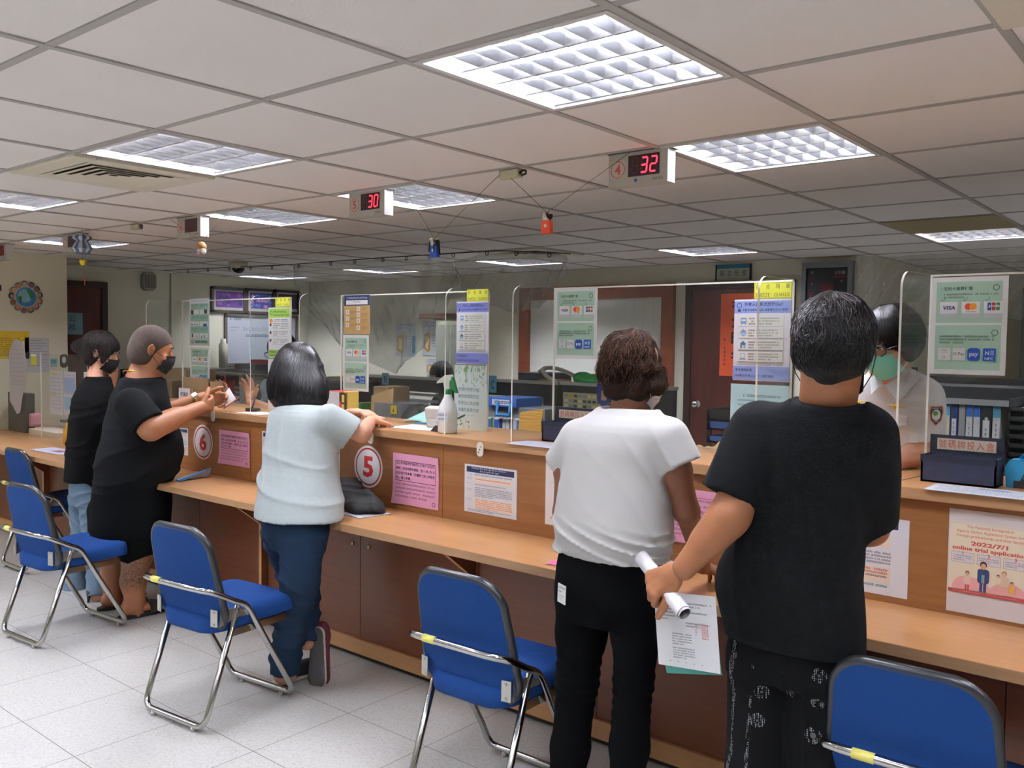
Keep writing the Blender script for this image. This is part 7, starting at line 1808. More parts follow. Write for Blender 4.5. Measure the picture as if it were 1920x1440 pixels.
# binders
BCOL = {'blue': '#2f63b0', 'white': '#c6c9c8', 'green': '#1f6a3c', 'navy': '#1c2f66', 'grey': '#8f9294', 'black': '#17181a', 'cyan': '#5aa3c4', 'cream': '#c9c4a4'}
def binder(x, y, z, w, h, d, c, top=None, lab=None, label='', group=None, tilt=0, hole=False, ring=True):
    r = empty('ring_binder', (x, y, z), 0, label, 'binder', group); r.rotation_euler = (0, tilt, 0)
    BM = mat('binder_'+c, BCOL[c], .45)
    MB().box((0, 0, 0), (w, d, h), BM).build('cover', r, bevel=.003)
    MB().box((.004, .01, h-.006), (w-.004, d-.005, h+.004), PW).build('pages', r)
    p = Print(w*.9, h*.96, BCOL[c], thick=.0004)
    if top: p.rect(0, h*.74, w*.9, h*.22, BCOL[top])
    if lab: p.rect(w*.14, h*.2, w*.6, h*.5, '#ced0cf'); p.lines(w*.34, h*.66, w*.22, 6, h*.07, '#55585c', h*.04, int(abs(x)*100), cw=w*.22)
    if hole: p.poly(circ(w*.45, h*.72, w*.16), '#b9bcb8')
    p.obj('spine', (w*.05, -.0008, h*.02), (1, 0, 0), (0, 0, 1), r)
RB = 'ring binders behind the number slip box at right'
z0 = 1.045; Yb = 4.12
cab('desk_hutch', (-1.25, 4.10, 1.02), (.2, 4.5, z0), DBLK, 'black hutch shelf carrying the ring binders behind the officer', 'shelf')
hu = bpy.data.objects['desk_hutch']
for q in ((-1.25, 4.10, 0, -1.22, 4.5, 1.46), (.17, 4.1, 0, .2, 4.5, 1.46)): m = MB(); m.box(q[:3], q[3:], DBLK); o = m.build('side_panel'); o.parent = hu
za = at(1850, 727, 4.1).z; m = MB(); m.box((-1.22, 4.11, za-.05), (.17, 4.5, za), DBLK); m.box((-1.22, 4.105, za-.075), (.17, 4.12, za-.05), SILV); o = m.build('top_board'); o.parent = hu
m = MB(); m.box((-1.22, 4.47, .7), (.17, 4.49, za+.03), DBLK); o = m.build('back_board'); o.parent = hu
edges = [1772, 1783, 1798, 1812, 1826, 1840, 1862, 1878]
spec = [('cream', 'cyan', 0, 'cream binder with teal top, first from the officer'), ('navy', None, 1, 'dark blue binder with white label strip'), ('grey', None, 0, 'pale grey binder with faint print'), ('white', 'blue', 1, 'white binder with blue top, left of its twin'), ('white', 'blue', 0, 'white binder with blue top beside the black one'), ('black', None, 1, 'black binder with round finger hole'), ('white', 'cyan', 1, 'white and light blue binder at the right end of the row')]
for i, (c, tp, lb, lab) in enumerate(spec):
    a = at(edges[i], 760, Yb); b = at(edges[i+1], 760, Yb); zt = at(edges[i], 748+i*.6, Yb).z
    binder(a.x, Yb, z0, b.x-a.x-.002, zt-z0, .24, c, tp, lb, lab, RB, hole=(c == 'black'))
RB2 = 'ring binders on the staff desk behind the spray bottle'
ed2 = [914, 920, 924, 927, 936, 942, 948, 955, 962, 969, 977]
sp2 = ['white', 'green', 'grey', 'white', 'navy', 'white', 'white', 'grey', 'white', 'white']
for i, c in enumerate(sp2):
    a = at(ed2[i], 790, 4.06); b = at(ed2[i+1], 790, 4.06); zt = at(ed2[i], 783+.3*i, 4.06).z
    binder(a.x, 4.06, .74, max(.012, b.x-a.x-.002), zt-.74, .24, c, 'blue' if i in (0, 3, 9) else None, i in (3,), ('%s binder, number %s from the left behind the spray bottle' % (c, ['one', 'two', 'three', 'four', 'five', 'six', 'seven', 'eight', 'nine', 'ten'][i])), RB2)
a = at(912, 765, 4.06); b = at(1018, 765, 4.06); zt = at(915, 783, 4.06).z
cab('grey_file_tray', (a.x-.05, 4.08, zt+.006), (b.x, 4.34, at(990, 766, 4.06).z), mat('tray_grey', '#7c8083', .5), 'grey file tray lying on top of the desk binders', 'tray')
a = at(913, 750, 4.05); b = at(968, 762, 4.05)
r = empty('blue_binder', (a.x, 4.05, at(940, 763, 4.05).z), 0, 'blue binder lying flat with white title strip above the desk binders', 'binder'); w, h = b.x-a.x, .055
MB().box((0, 0, 0), (w, .25, h), mat('binder_blue', BCOL['blue'], .45)).build('cover', r, bevel=.003)
p = Print(w*.6, h*.6, '#c9ced6', thick=.0004); p.lines(.02, h*.48, w*.55, 1, .02, '#44484f', h*.32, 4); p.obj('title_strip', (w*.18, -.001, h*.2), (1, 0, 0), (0, 0, 1), r)
m = MB(); c = at(945, 778, 4.04); BC = mat('clip_blue', '#2f86c4', .4)
m.tube([c+Vector((-.05, 0, .075)), c+Vector((-.05, -.01, 0)), c+Vector((.05, -.01, 0)), c+Vector((.05, 0, .075))], .010, BC, 8); props(m.build('plastic_strap'), 'light blue plastic strap in front of the desk binders', 'strap')
a = at(979, 773, 3.98); b = at(1020, 817, 3.98); m = MB(); YF = mat('folder_amber', '#c08f3a', .6, bump=(9, .4, (1, 1, 12))); x0, x1 = a.x, b.x; z1 = a.z
m.add([(x0, 3.90, .742), (x1, 3.90, .742), (x1, 3.97, z1+.03), (x0, 3.96, z1), (x0, 3.96, .742), (x1, 3.97, .742)], [(0, 1, 2, 3), (0, 3, 4), (1, 5, 2), (3, 2, 5, 4)], YF); props(m.build('amber_folder'), 'standing amber folder left of the dark slip box', 'folder')
# clutter: boxes and bags behind counter 6 and the bob haired person
KR = mat('cardboard', '#94795a', .8, mix=('#87704f', 12, 2)); 
def pbox(name, x0, x1, y0, y1, Y, d, m_, label, cat='box', zb=None):
    a = at(x0, y0, Y); b = at(x1, y1, Y); return cab(name, (a.x, Y, zb if zb is not None else b.z), (b.x, Y+d, a.z), m_, label, cat)
pbox('cardboard_box', 302, 348, 690, 712, 4.2, .3, KR, 'brown cardboard box behind the stout person near his mask', zb=.742)
pbox('cardboard_box', 300, 322, 712, 745, 4.0, .15, mat('cardboard_dark', '#6e5b40', .8), 'lower brown cardboard box behind the stout person', zb=.742)
def bag(name, x0, x1, y0, y1, Y, m_, label, d=.16):
    a = at(x0, y0, Y); b = at(x1, y1, Y); zb = .742; w = b.x-a.x; h = a.z-zb
    r = empty(name, (a.x, Y, zb), 0, label, 'bag')
    m = MB(); m.grid(lambda u, v: (w*(.5+(.5-.04*v)*math.cos(2*PI*u)), d/2+d/2*math.sin(2*PI*u)*(1-.5*v)+.01*math.sin(9*u+5*v), h*v*(1+.02*math.sin(7*u))), 32, 8, m_, .003); m.build('body', r)
    m = MB(); m.tube([(w*.3, .04, h*.96), (w*.34, .03, h*1.1), (w*.66, .03, h*1.1), (w*.7, .04, h*.96)], .006, m_, 8); m.build('handle', r)
bag('grey_bag', 432, 484, 704, 745, 4.05, mat('bag_grey', '#6d6a62', .85, bump=(12, .5)), 'grey cloth bag behind the raised hands at counter 6')
bag('red_bag', 400, 423, 714, 742, 4.0, mat('bag_red', '#8a2a26', .7, bump=(12, .4)), 'red bag behind the cardboard slip box at counter 6')
pbox('grey_basket', 440, 478, 682, 694, 4.66, .2, mat('basket_grey', '#565e66', .6), 'small grey basket on the far partition below the whiteboard', 'basket')
pbox('red_cushion', 468, 500, 674, 683, 8.9-4.2, .1, mat('cushion_red', '#9c2f36', .7), 'red item below the whiteboard', 'cushion')
pbox('dark_monitor', 480, 516, 722, 760, 3.75, .05, mat('monitor_dark', '#22262b', .4), 'dark monitor behind the raised hands at counter 6', 'monitor', zb=1.0)
pbox('printer', 606, 640, 715, 760, 4.0, .35, mat('printer_dark', '#2c3034', .5), 'dark printer between the bob hair and the payment poster', 'printer', zb=.742)
pbox('paper_stack', 612, 644, 706, 713, 4.7, .3, mat('paper_cream', '#b8ab86', .8), 'cream paper stack on the partition beside the bob hair', 'paper stack')
pbox('cardboard_box', 700, 728, 724, 775, 4.1, .2, KR, 'brown cardboard box below the letter B card', zb=.742)
m = MB(); a = at(690, 742, 3.9); b = at(731, 790, 3.9); m.add([(a.x, 3.9, .742), (b.x, 3.9, .742), (b.x+.0, 3.93, a.z+.06), (a.x, 3.93, a.z), (a.x, 4.0, .742), (b.x, 4.0, .742)], [(0, 1, 2, 3), (0, 3, 4), (1, 5, 2), (3, 2, 5, 4)], mat('envelope_kraft', '#a5865c', .8)); props(m.build('kraft_envelope'), 'standing kraft envelope behind the leaning hands at counter 5', 'envelope')
for i, (x, c, lab) in enumerate(((664, '#a83a3a', 'red file standing between slip box and kraft envelope'), (671, '#2f6b3d', 'green file standing between slip box and kraft envelope'))):
    pbox('file', x, x+6, 755, 780, 3.85, .2, mat('file'+c, c, .5), lab, 'file', zb=.742)
# clear drawer box with yellow sticker
a = at(702, 754, 3.62); b = at(752, 788, 3.62); m = MB(); m.box((a.x, 3.62, 1.0), (b.x, 3.85, a.z), clear_mat('clear_plastic_box', '#c6ccd2', .35, .1, '#9aa0a8')); r = m.build('clear_storage_box'); props(r, 'clear plastic storage box with yellow sticker behind counter 5', 'box')
m = MB(); m.box((a.x, 3.60, .76), (b.x+.02, 3.87, 1.0), DBLK); o = m.build('base'); o.parent = r
p = Print(.055, .05, '#b8a022'); p.poly([(.018, .012), (.037, .012), (.0275, .036)], '#2a2412'); c = at(736, 768, 3.615); p.obj('yellow_sticker', (c.x-.02, 3.615, c.z-.025), (1, 0, 0), (0, 0, 1), r)
# tray tower and things behind counter 4
r = empty('letter_tray', (at(1325, 800, 4.3).x, 4.3, 0), 0, 'black and blue letter tray tower in front of the red door', 'letter tray')
TB = mat('tray_blue', '#3b62a0', .5); TK = mat('tray_black', '#1e1f1f', .5)
w = at(1400, 800, 4.3).x-at(1325, 800, 4.3).x
for (y0, y1, mm) in ((768, 788, TK), (790, 806, TB), (818, 830, TB)):
    zt, zb = at(1340, y0, 4.3).z, at(1340, y1, 4.3).z; m = MB(); m.box((0, 0, zb), (w, .3, zb+.01), mm); m.box((0, 0, zb), (w, .008, zt), mm); m.box((0, .292, zb), (w, .3, zt), mm); m.box((0, 0, zb), (.006, .3, zt), mm); m.box((w-.006, 0, zb), (w, .3, zt), mm); m.build('tray', r)
m = MB()
for q in ((0, 0), (w-.02, 0), (0, .28), (w-.02, .28)): m.box((q[0], q[1], .74), (q[0]+.02, q[1]+.02, at(1340, 770, 4.3).z-.02), TK)
m.build('post', r)
m = MB(); m.box((-.05, -.1, .70), (w+.3, .5, .74), MATS['desk_grey']); m.box((-.05, .3, 0), (-.0, .35, .7), MATS['desk_grey']); m.box((w+.2, .3, 0), (w+.25, .35, .7), MATS['desk_grey']); m.build('side_table', r)
m = MB(); a = at(1308, 838, 3.9); PB_ = mat('kraft_crumple', '#b59c6c', .85, bump=(20, .5))
m.grid(lambda u, v: (a.x+u*.36, 3.44+v*.25, 1.079+.05*math.sin(PI*v)*(0.6+.4*math.sin(9*u))+.012*math.sin(31*u+17*v)), 30, 10, PB_, .004); props(m.build('crumpled_papers'), 'crumpled cream papers behind the counter in front of the red door', 'papers')
cab('low_black_ledge', (at(1300, 850, 3.5).x, 3.42, 1.0), (at(1520, 850, 3.5).x, 3.72, 1.075), mat('ledge_black', '#2a2b29', .5), 'low black ledge behind the counter below the crumpled papers', 'ledge')
m = MB(); m.box((at(1300, 850, 3.5).x, 3.5, 0), (at(1520, 850, 3.5).x, 3.7, 1.0), DBLK); o = m.build('body'); o.parent = bpy.data.objects['low_black_ledge']
# on top of the C partition: dark case, wood block, white ring lamp, green bag
pbox('black_case', 972, 1022, 698, 716, 4.70, .3, mat('case_black', '#1b1c1e', .5), 'black case lying on the partition right of the C card', 'case')
pbox('wooden_block', 1010, 1052, 711, 718, 4.66, .12, mat('block_wood', '#a98252', .6), 'small wooden block under the white ring lamp', 'block')
m = MB(); c = at(1052, 706, 4.75); WH = mat('lamp_white', '#c8c9bd', .5); ax_ = Vector((.9, 0, -.34)); 
m.tube([c+ax_*(.15*math.cos(t))+Vector((.1, 1, .25)).normalized()*(.085*math.sin(t)) for t in [2*PI*k/28 for k in range(28)]], .014, WH, 8, closed=True); m.tube([c-ax_*.15, c-ax_*.2+Vector((0, 0, -.045))], .018, WH, 8); m.tube([c+ax_*.15, c+ax_*.24], .01, WH, 6)
props(m.build('ring_lamp'), 'white oval ring lamp lying on the partition behind the payment poster', 'lamp')
s = Soft(); c = at(1104, 713, 4.72); s.add(Ell(c, (.11, .06, .045)), .02); s.add(Ell(c+Vector((.1, 0, -.01)), (.05, .05, .03)), .02); s.add(Ell(c+Vector((-.05, 0, .015)), (.06, .05, .04)), .02); s.disp = noise_disp(.006, 40, 2)
props(soft_obj([(s, .008)], 'green_bag', mat('plastic_green', '#1f9a46', .4)), 'green plastic bag lying on the partition left of the curly hair', 'bag')
p = Print(.34, .17, '#c7bd86'); rr = random.Random(8)
for i in range(5):
    for j in range(9): p.rect(.012+.036*j, .14-.032*i, .028, .018, rr.choice(['#e2ddb8', '#8fa6b8', '#c9a63a', '#4d5a6a', '#dcdcd2']))
c = at(1055, 735, 4.6); p.obj('schedule_sheet', (c.x, 4.605, c.z-.17), (1, 0, 0), (0, 0, 1), None, 'coloured timetable sheet on the partition left of the curly hair', 'sheet')
p = Print(.11, .15, '#22377a', shape=[(.0, .15), (.11, .15), (.105, .05), (.055, 0), (.005, .05)]); p.rect(.035, .05, .04, .06, '#c9a58a'); c = at(1117, 720, 4.58); p.obj('blue_shield', (c.x, 4.59, c.z-.15), (1, 0, 0), (0, 0, 1), None, 'dark blue shield badge on the partition beside the curly hair', 'badge')
# papers trays right edge
m = MB()
r = empty('black_tray_stack', (at(1890, 800, 3.62).x, 3.62, 0), 0, 'stack of black letter trays with papers at the right edge', 'letter tray')
for k in range(6):
    z = at(1900, 860-k*17, 3.62).z; m = MB(); m.box((0, 0, z), (.34, .3, z+.008), TK); m.box((0, 0, z), (.34, .006, z+.022), TK); m.box((0, 0, z), (.006, .3, z+.05), TK); m.box((.334, 0, z), (.34, .3, z+.05), TK); m.build('tray', r)
    MB().box((.02, .02, z+.009), (.32, .28, z+.016), PW).build('paper', r)
m = MB(); m.box((0, 0, .0), (.34, .3, at(1900, 862, 3.62).z), DBLK); m.build('stand', r)
# ================================================================== things on the counter and the shelf
NAVYB = mat('box_navy', '#1e2338', .6, mix=('#2a2f47', 30, 2)); NAVYT = mat('box_navy_trim', '#151a2c', .5)
def slipbox(x, y, w, d, h, sh, label, text, face=NAVYB, trim=NAVYT, tcol='#b8463a', signw=None, inner='#8d866a', rz=0, lid=True):
    r = empty('slip_box', (x, y, ZT), rz, label, 'box', 'number slip boxes on the counter')
    m = MB(); t = .006
    m.box((0, 0, 0.0), (w, t, h), face); m.box((0, d-t, 0), (w, d, h), face); m.box((0, 0, 0), (t, d, h), face); m.box((w-t, 0, 0), (w, d, h), face); m.box((0, 0, 0), (w, d, t), face); m.box((t, t, t), (w-t, d-t, h*.55), mat('box_inner', inner, .8))
    m.build('body', r)
    if lid:
        m = MB(); m.box((-.002, -.002, h*.78), (w+.002, 0, h+.002), trim); m.box((w, -.002, h*.78), (w+.002, d, h+.002), trim); m.build('trim', r)
    m = MB(); m.box((0, d-t, h), (w, d, h+sh), trim if lid else face); m.build('sign_board', r)
    if text:
        p = Print(w*.8, sh*.62, '#c9bfae', thick=.0006)
        n = len(text)
        for i, c in enumerate(text): p.text(c, w*.8*(.03+.965*i/n), sh*.62*.14, tcol, w=w*.8*.8/n, h=sh*.62*.72)
        p.obj('sign_text', (w*.1, d-t-.001, h+sh*.2), (1, 0, 0), (0, 0, 1), r)
    return r
a = atz(1733, 900, ZT)
slipbox(a.x-.004, 3.0, .215, .105, .085, .058, 'navy number slip box with red Chinese sign in front of the officer', '號碼牌投入盒')
b = at(1035, 772, 3.09); slipbox(b.x, 3.02, .21, .10, .085, .058, 'navy number slip box partly hidden behind the white top', '號碼牌投入盒')
# cardboard slip box at counter 6
a = at(335, 745, 3.0); r = empty('cardboard_slip_box', (a.x, 3.0, ZT), 0, 'brown cardboard slip box with white Chinese label at counter 6', 'box')
m = MB(); m.box((0, .03, 0), (.30, .036, .17), KR); m.box((0, .03, 0), (.006, .13, .10), KR); m.box((.294, .03, 0), (.30, .13, .15), KR); m.box((0, .124, 0), (.30, .13, .15), KR); m.box((0, 0, 0), (.16, .006, .10), KR); m.box((0, 0, 0), (.3, .13, .006), KR); m.build('body', r)
p = Print(.13, .085, '#c9ccd2'); p.text('號碼牌', .02, .03, '#22242a', w=.09, bold=.02); p.obj('label_sheet', (.004, -.0015, .018), (1, 0, 0), (0, 0, 1), r)
# red yellow slip box at counter 5
a = at(622, 778, 3.05); r = empty('red_yellow_box', (a.x, 3.02, ZT), 0, 'white fronted box with red and yellow printed sides at counter 5', 'box')
m = MB(); m.box((0, 0, 0), (.12, .085, .15), mat('box_red', '#b8352a', .5)); m.box((.12, .01, 0), (.155, .085, .15), mat('box_yellow', '#c9b25a', .5)); m.build('body', r, bevel=.002)
p = Print(.10, .145, '#c6cbd4'); p.text('號', .004, .105, '#22242a', w=.014, bold=.02); p.obj('white_front', (0, -.0015, .003), (1, 0, 0), (0, 0, 1), r)
p = Print(.05, .14, '#2a2018'); p.rect(.02, .09, .02, .04, '#d8bf62'); p.rect(.02, .03, .02, .05, '#d8bf62'); p.poly([(0, .1), (.015, .08), (.03, .03), (0, .02)], '#c8402c'); p.obj('printed_side', (.10, -.001, .004), (1, 0, 0), (0, 0, 1), r)
# spray bottle
c = atz(893, 806, ZT); r = empty('spray_bottle', (c.x, 2.965, ZT+.001), .25, 'clear spray bottle with green and white trigger on the counter', 'spray bottle')
m = MB(); m.lathe([(.042, 0), (.045, .006), (.045, .10), (.040, .125), (.026, .15), (.018, .168), (.017, .180)], (0, 0, 0), mat('bottle_milky', '#e2e5e4', .25), 28); m.build('bottle', r)
p = Print(.06, .042, '#cfd2d8', thick=.0005); p.text('交通服務站', .003, .025, '#4a4f8a', w=.05, bold=.01); p.text('請勿帶走', .012, .006, '#4a4f8a', w=.04, bold=.01)
p.obj('label_sheet', (-.034, -.0462, .055), (1, 0, 0), (0, 0, 1), r)
SG = mat('spray_green', '#157a3c', .35); SW = mat('spray_white', '#d3d6d2', .4)
MB().lathe([(.017, .176), (.0175, .178), (.0175, .2), (.015, .202)], (0, 0, 0), SG, 20).build('collar', r)
m = MB(); m.prism([(-.012, .200), (.012, .200), (.014, .235), (.024, .255), (.020, .268), (-.01, .266), (-.052, .236), (-.055, .226), (-.02, .232)], -.011, .011, SW, Matrix(((1, 0, 0, 0), (0, 0, 1, 0), (0, 1, 0, 0), (0, 0, 0, 1)))); m.build('spray_head', r, bevel=.003)
m = MB(); m.prism([(.016, .262), (.030, .256), (.033, .24), (.052, .185), (.046, .183), (.022, .205), (.014, .235)], -.009, .009, SG, Matrix(((1, 0, 0, 0), (0, 0, 1, 0), (0, 1, 0, 0), (0, 0, 0, 1)))); m.build('trigger', r, bevel=.003)
# papers on the counter top
def sheet(name, cx, cy, w, d, rz, z, paper, label, ink_='#8b94a8', n=6, curl=0, blocks=None, seed=1):
    p = Print(w, d, paper, thick=.0006); 
    for i in range(n): p.lines(.08*w, (.9-.8*i/max(1, n))*d, .84*w, 1, .03, ink_, .012, seed+i)
    for b_ in (blocks or []): p.rect(b_[0]*w, b_[1]*d, b_[2]*w, b_[3]*d, b_[4])
    ca, sa = math.cos(rz), math.sin(rz)
    return p.obj(name, (cx-ca*w/2+sa*d/2, cy-sa*w/2-ca*d/2, z), (ca, sa, 0), (-sa, ca, 0), None, label, 'paper')
q = atz(790, 803, ZT); sheet('white_papers', q.x, q.y+.02, .30, .20, .12, ZT+.002, '#d3dde4', 'white papers on the counter left of the spray bottle', n=0)
m = MB(); q = atz(800, 788, ZT+.02); m.grid(lambda u, v: (q.x-.17+.34*u, q.y+.0+.16*v, ZT+.006+.045*v+.008*math.sin(7*u)), 14, 6, mat('folder_mint', '#9cc9c0', .6), .002); props(m.build('mint_folder'), 'pale mint folder propped up on the papers at counter 5', 'folder')
q = atz(800, 800, ZT); m = MB(); m.tube([(q.x-.09, q.y, ZT+.013), (q.x+.05, q.y+.02, ZT+.02), (q.x+.09, q.y+.05, ZT+.028)], .006, mat('strip_blue', '#5a9cc4', .5), 6, flat=.5); props(m.build('blue_strip'), 'light blue strip lying on the white papers at counter 5', 'strip')
q = atz(817, 802, ZT); m = MB(); m.tube([(q.x-.04, q.y, ZT+.014), (q.x-.01, q.y+.02, ZT+.02), (q.x+.035, q.y-.0, ZT+.014), (q.x+.02, q.y-.02, ZT+.012)], .008, mat('purple_plastic', '#4a2f96', .4), 8); props(m.build('purple_clip'), 'small purple item on the papers at counter 5', 'clip')
q = atz(860, 806, ZT); r = empty('pen_stand', (q.x, 2.99, ZT), 0, 'black pen stand left of the spray bottle', 'pen holder'); m = MB(); m.prism([(-.05, 0), (.05, 0), (.035, .035), (-.02, .028)], -.03, .03, mat('stand_black', '#1d1f20', .5), Matrix(((1, 0, 0, 0), (0, 0, 1, 0), (0, 1, 0, 0), (0, 0, 0, 1)))); m.build('base', r, bevel=.004)
def pen(base, tip, c1, c2, label, name='pen', rad=.0045):
    r = empty(name, tuple(base), 0, label, 'pen'); d = Vector(tip)-Vector(base)
    MB().tube([(0, 0, 0), tuple(d*.6)], rad, mat('pen'+c1, c1, .4), 8).build('barrel', r); MB().tube([tuple(d*.6), tuple(d*.95), tuple(d)], [rad*1.2, rad*1.2, rad*.6], mat('pen'+c2, c2, .4), 8).build('cap', r)
b0 = Vector((q.x, 2.99, ZT+.03)); pen(b0, at(840, 762, 2.97), '#c9b39a', '#d8603a', 'orange capped pen leaning in the pen stand')
pen(b0+Vector((.01, .0, 0)), at(872, 778, 3.0), '#7a8a4a', '#4d6a3c', 'green flower pen leaning right in the pen stand')
q = atz(498, 770, ZT); r = empty('pen_stand', (q.x, 2.99, ZT), 0, 'black pen stand left of the grey T-shirt', 'pen holder'); m = MB(); m.box((-.03, -.02, 0), (.05, .03, .02), MATS['stand_black']); m.build('base', r, bevel=.004)
pen(Vector((q.x+.01, 2.99, ZT+.02)), at(484, 728, 3.0), '#3a3f6a', '#c3a27a', 'wooden pen leaning left in the pen stand at counter 6')
q = atz(470, 775, ZT); sheet('white_papers', q.x+.03, q.y+.03, .22, .15, 0, ZT+.002, '#d8d6cf', 'white papers on the counter behind the handed over slip', n=0)
m = MB(); q = at(820, 778, 3.1); m.cbox((q.x, 3.08, ZT+.075), (.085, .05, .06), mat('box_white', '#cfcabd', .6), (.2, 0, .2)); m.box((q.x-.04, 3.06, ZT), (q.x+.04, 3.1, ZT+.05), MATS['box_white']); props(m.build('tissue_block', bevel=.01), 'white block beside the mint folder behind the clear guard', 'block')
q = atz(1000, 836, ZT); sheet('form_sheet', q.x+.02, q.y+.05, .30, .15, .0, ZT+.002, '#c6c8d4', 'printed sheet on the counter left of the white top', '#8c90a6', 5)
q = atz(1835, 925, ZT); sheet('form_sheet', q.x+.0, q.y+.03, .28, .15, 0, ZT+.002, '#c4c8d0', 'printed sheet under the navy slip box', '#8c93a2', 5, blocks=((.45, .75, .3, .08, '#3a6ab4'),))
sheet('form_sheet', q.x+.34, q.y+.03, .3, .16, 0, ZT+.002, '#c9cad0', 'printed sheet at the right picture edge on the counter', '#8c93a2', 7, seed=20)
q = atz(1380, 862, ZT); m = MB(); m.tube([(q.x-.09, q.y, ZT+.006), (q.x-.02, q.y, ZT+.006)], .0035, mat('chain_tan', '#b59a78', .5), 6); m.tube([(q.x-.02, q.y, ZT+.007), (q.x+.05, q.y-.005, ZT+.01)], [.005, .007], mat('coil_white', '#bfc3c6', .3), 10); m.tube([(q.x+.05, q.y-.005, ZT+.012), (q.x+.12, q.y+.02, ZT+.025)], .012, mat('coil_white', '#bfc3c6', .3), 12); props(m.build('coiled_pen'), 'white pen with coiled cord on the counter left of the black sleeve', 'pen')
# tape dispenser at the right edge
q = at(1890, 880, 3.08); r = empty('tape_dispenser', (q.x, 3.06, ZT), 0, 'light blue tape dispenser right of the navy slip box', 'tape dispenser'); TBL = mat('dispenser_blue', '#2e93c4', .4)
m = MB(); m.prism([(0, 0), (.028, .0), (.05, .055), (.16, .05), (.16, .066), (.055, .07), (.035, .088), (.008, .085), (-.006, .06)], 0, .05, TBL, Matrix(((1, 0, 0, 0), (0, 0, 1, 0), (0, 1, 0, 0), (0, 0, 0, 1)))); m.build('body', r, bevel=.004)
m = MB(); m.tube([(.04, .025, .088), (.15, .025, .20)], .004, TBL, 6); m.tube([(.03, .025, .088), (.10, .025, .17)], .004, TBL, 6); m.build('arm', r)
m = MB(); m.box((.02, -.002, 0), (.2, .055, .022), mat('stand_black', '#1d1f20', .5)); m.build('base', r)
# slip of paper handed over, red edged booklet
m = MB(); a = at(414, 748, 2.90); b = at(429, 727, 2.93); c2 = at(442, 748, 2.90); d2 = at(420, 766, 2.88)
m.add([a, d2, c2, b], [(0, 1, 2, 3)], PW); m.add([v+Vector((0, .002, 0)) for v in (a, d2, c2, b)], [(3, 2, 1, 0)], PW); m.tube([d2, c2+Vector((.02, 0, .003))], .003, mat('booklet_orange', '#b8562a', .5), 6); props(m.build('passport_slip'), 'small white slip with orange edge held by the stout person', 'paper')
# lower shelf: clear file, jacket, papers
q = atz(330, 902, ZS); m = MB(); e = atz(432, 892, ZS); CF_ = clear_mat('file_film', '#dfe6ea', .35, .15, '#c3ccd4')
m.grid(lambda u, v: (q.x+(e.x-q.x)*u-.02*v, q.y+.0+.20*v, ZS+.004+.085*max(0, u-.55)**1.6*v*2.2), 18, 8, CF_, .003); o = m.build('clear_file'); props(o, 'clear document file with blue edge curling up on the shelf by the stout person', 'file')
m = MB(); m.grid(lambda u, v: (e.x-.045+.05*u-.02*v, q.y+.2*v, ZS+.006+.085*(.37+.08*u)**1.6*v*2.2), 3, 8, mat('file_blue', '#2a6ea8', .4), .004); k = m.build('blue_edge'); k.parent = o
m = MB(); m.grid(lambda u, v: (q.x+.01+(e.x-q.x-.06)*u-.02*v, q.y+.008+.18*v, ZS+.006+.085*max(0, u*.86-.55)**1.6*v*2.2), 14, 6, PW, .001); k = m.build('paper'); k.parent = o
s = Soft(); jc = atz(690, 950, ZS); JX, JY = jc.x, 2.74
for (dx, dy, dz, rx, ry, rz_) in ((-.16, .02, .05, .12, .08, .055), (-.05, .0, .055, .13, .08, .05), (.06, -.01, .04, .12, .075, .04), (.13, -.02, .025, .07, .06, .028), (-.1, .04, .09, .10, .05, .035)): s.add(Ell((JX+dx, JY+dy, ZS+dz), (rx, ry, rz_)), .03)
s.disp = sum_disp(noise_disp(.020, 26, 3), ridge_disp(.022, (.7, .4, .7), 40, 4, 0, 3, .1, 1.6), ridge_disp(.014, (-.5, .6, .4), 60, 7, 0, 3, .1, 2))
props(soft_obj([(s, .006, ((JX-.35, JY-.14, ZS+.002), (JX+.25, JY+.10, ZS+.2)))], 'folded_jacket', mat('jacket_dark', '#1b1c1c', .85, bump=(400, .3))), 'crumpled dark jacket lying on the shelf below sign 5', 'jacket')
q = atz(665, 962, ZS); sheet('leaflet', q.x, q.y+.03, .26, .17, -.15, ZS+.003, '#b9bcc4', 'leaflets sticking out under the dark jacket', '#7a7f8c', 4)
q = atz(1040, 1056, ZS); sheet('pink_slip', q.x+.04, q.y+.01, .12, .07, .2, ZS+.003, '#d06a94', 'pink slip on the shelf edge left of the white top', n=0)
q = atz(1262, 1062, ZS); sheet('white_papers', q.x, q.y+.03, .12, .16, -.1, ZS+.003, '#cfd0d4', 'white paper on the shelf between the white top and the raised forearm', n=0)
q = atz(100, 845, ZS); sheet('leaflet', q.x+.05, q.y+.0, .42, .17, .05, ZS+.003, '#b9bcd0', 'leaflet on the low desk at far left', '#8c8fa8', 2, blocks=((.45, .3, .3, .4, '#8a4a62'),))
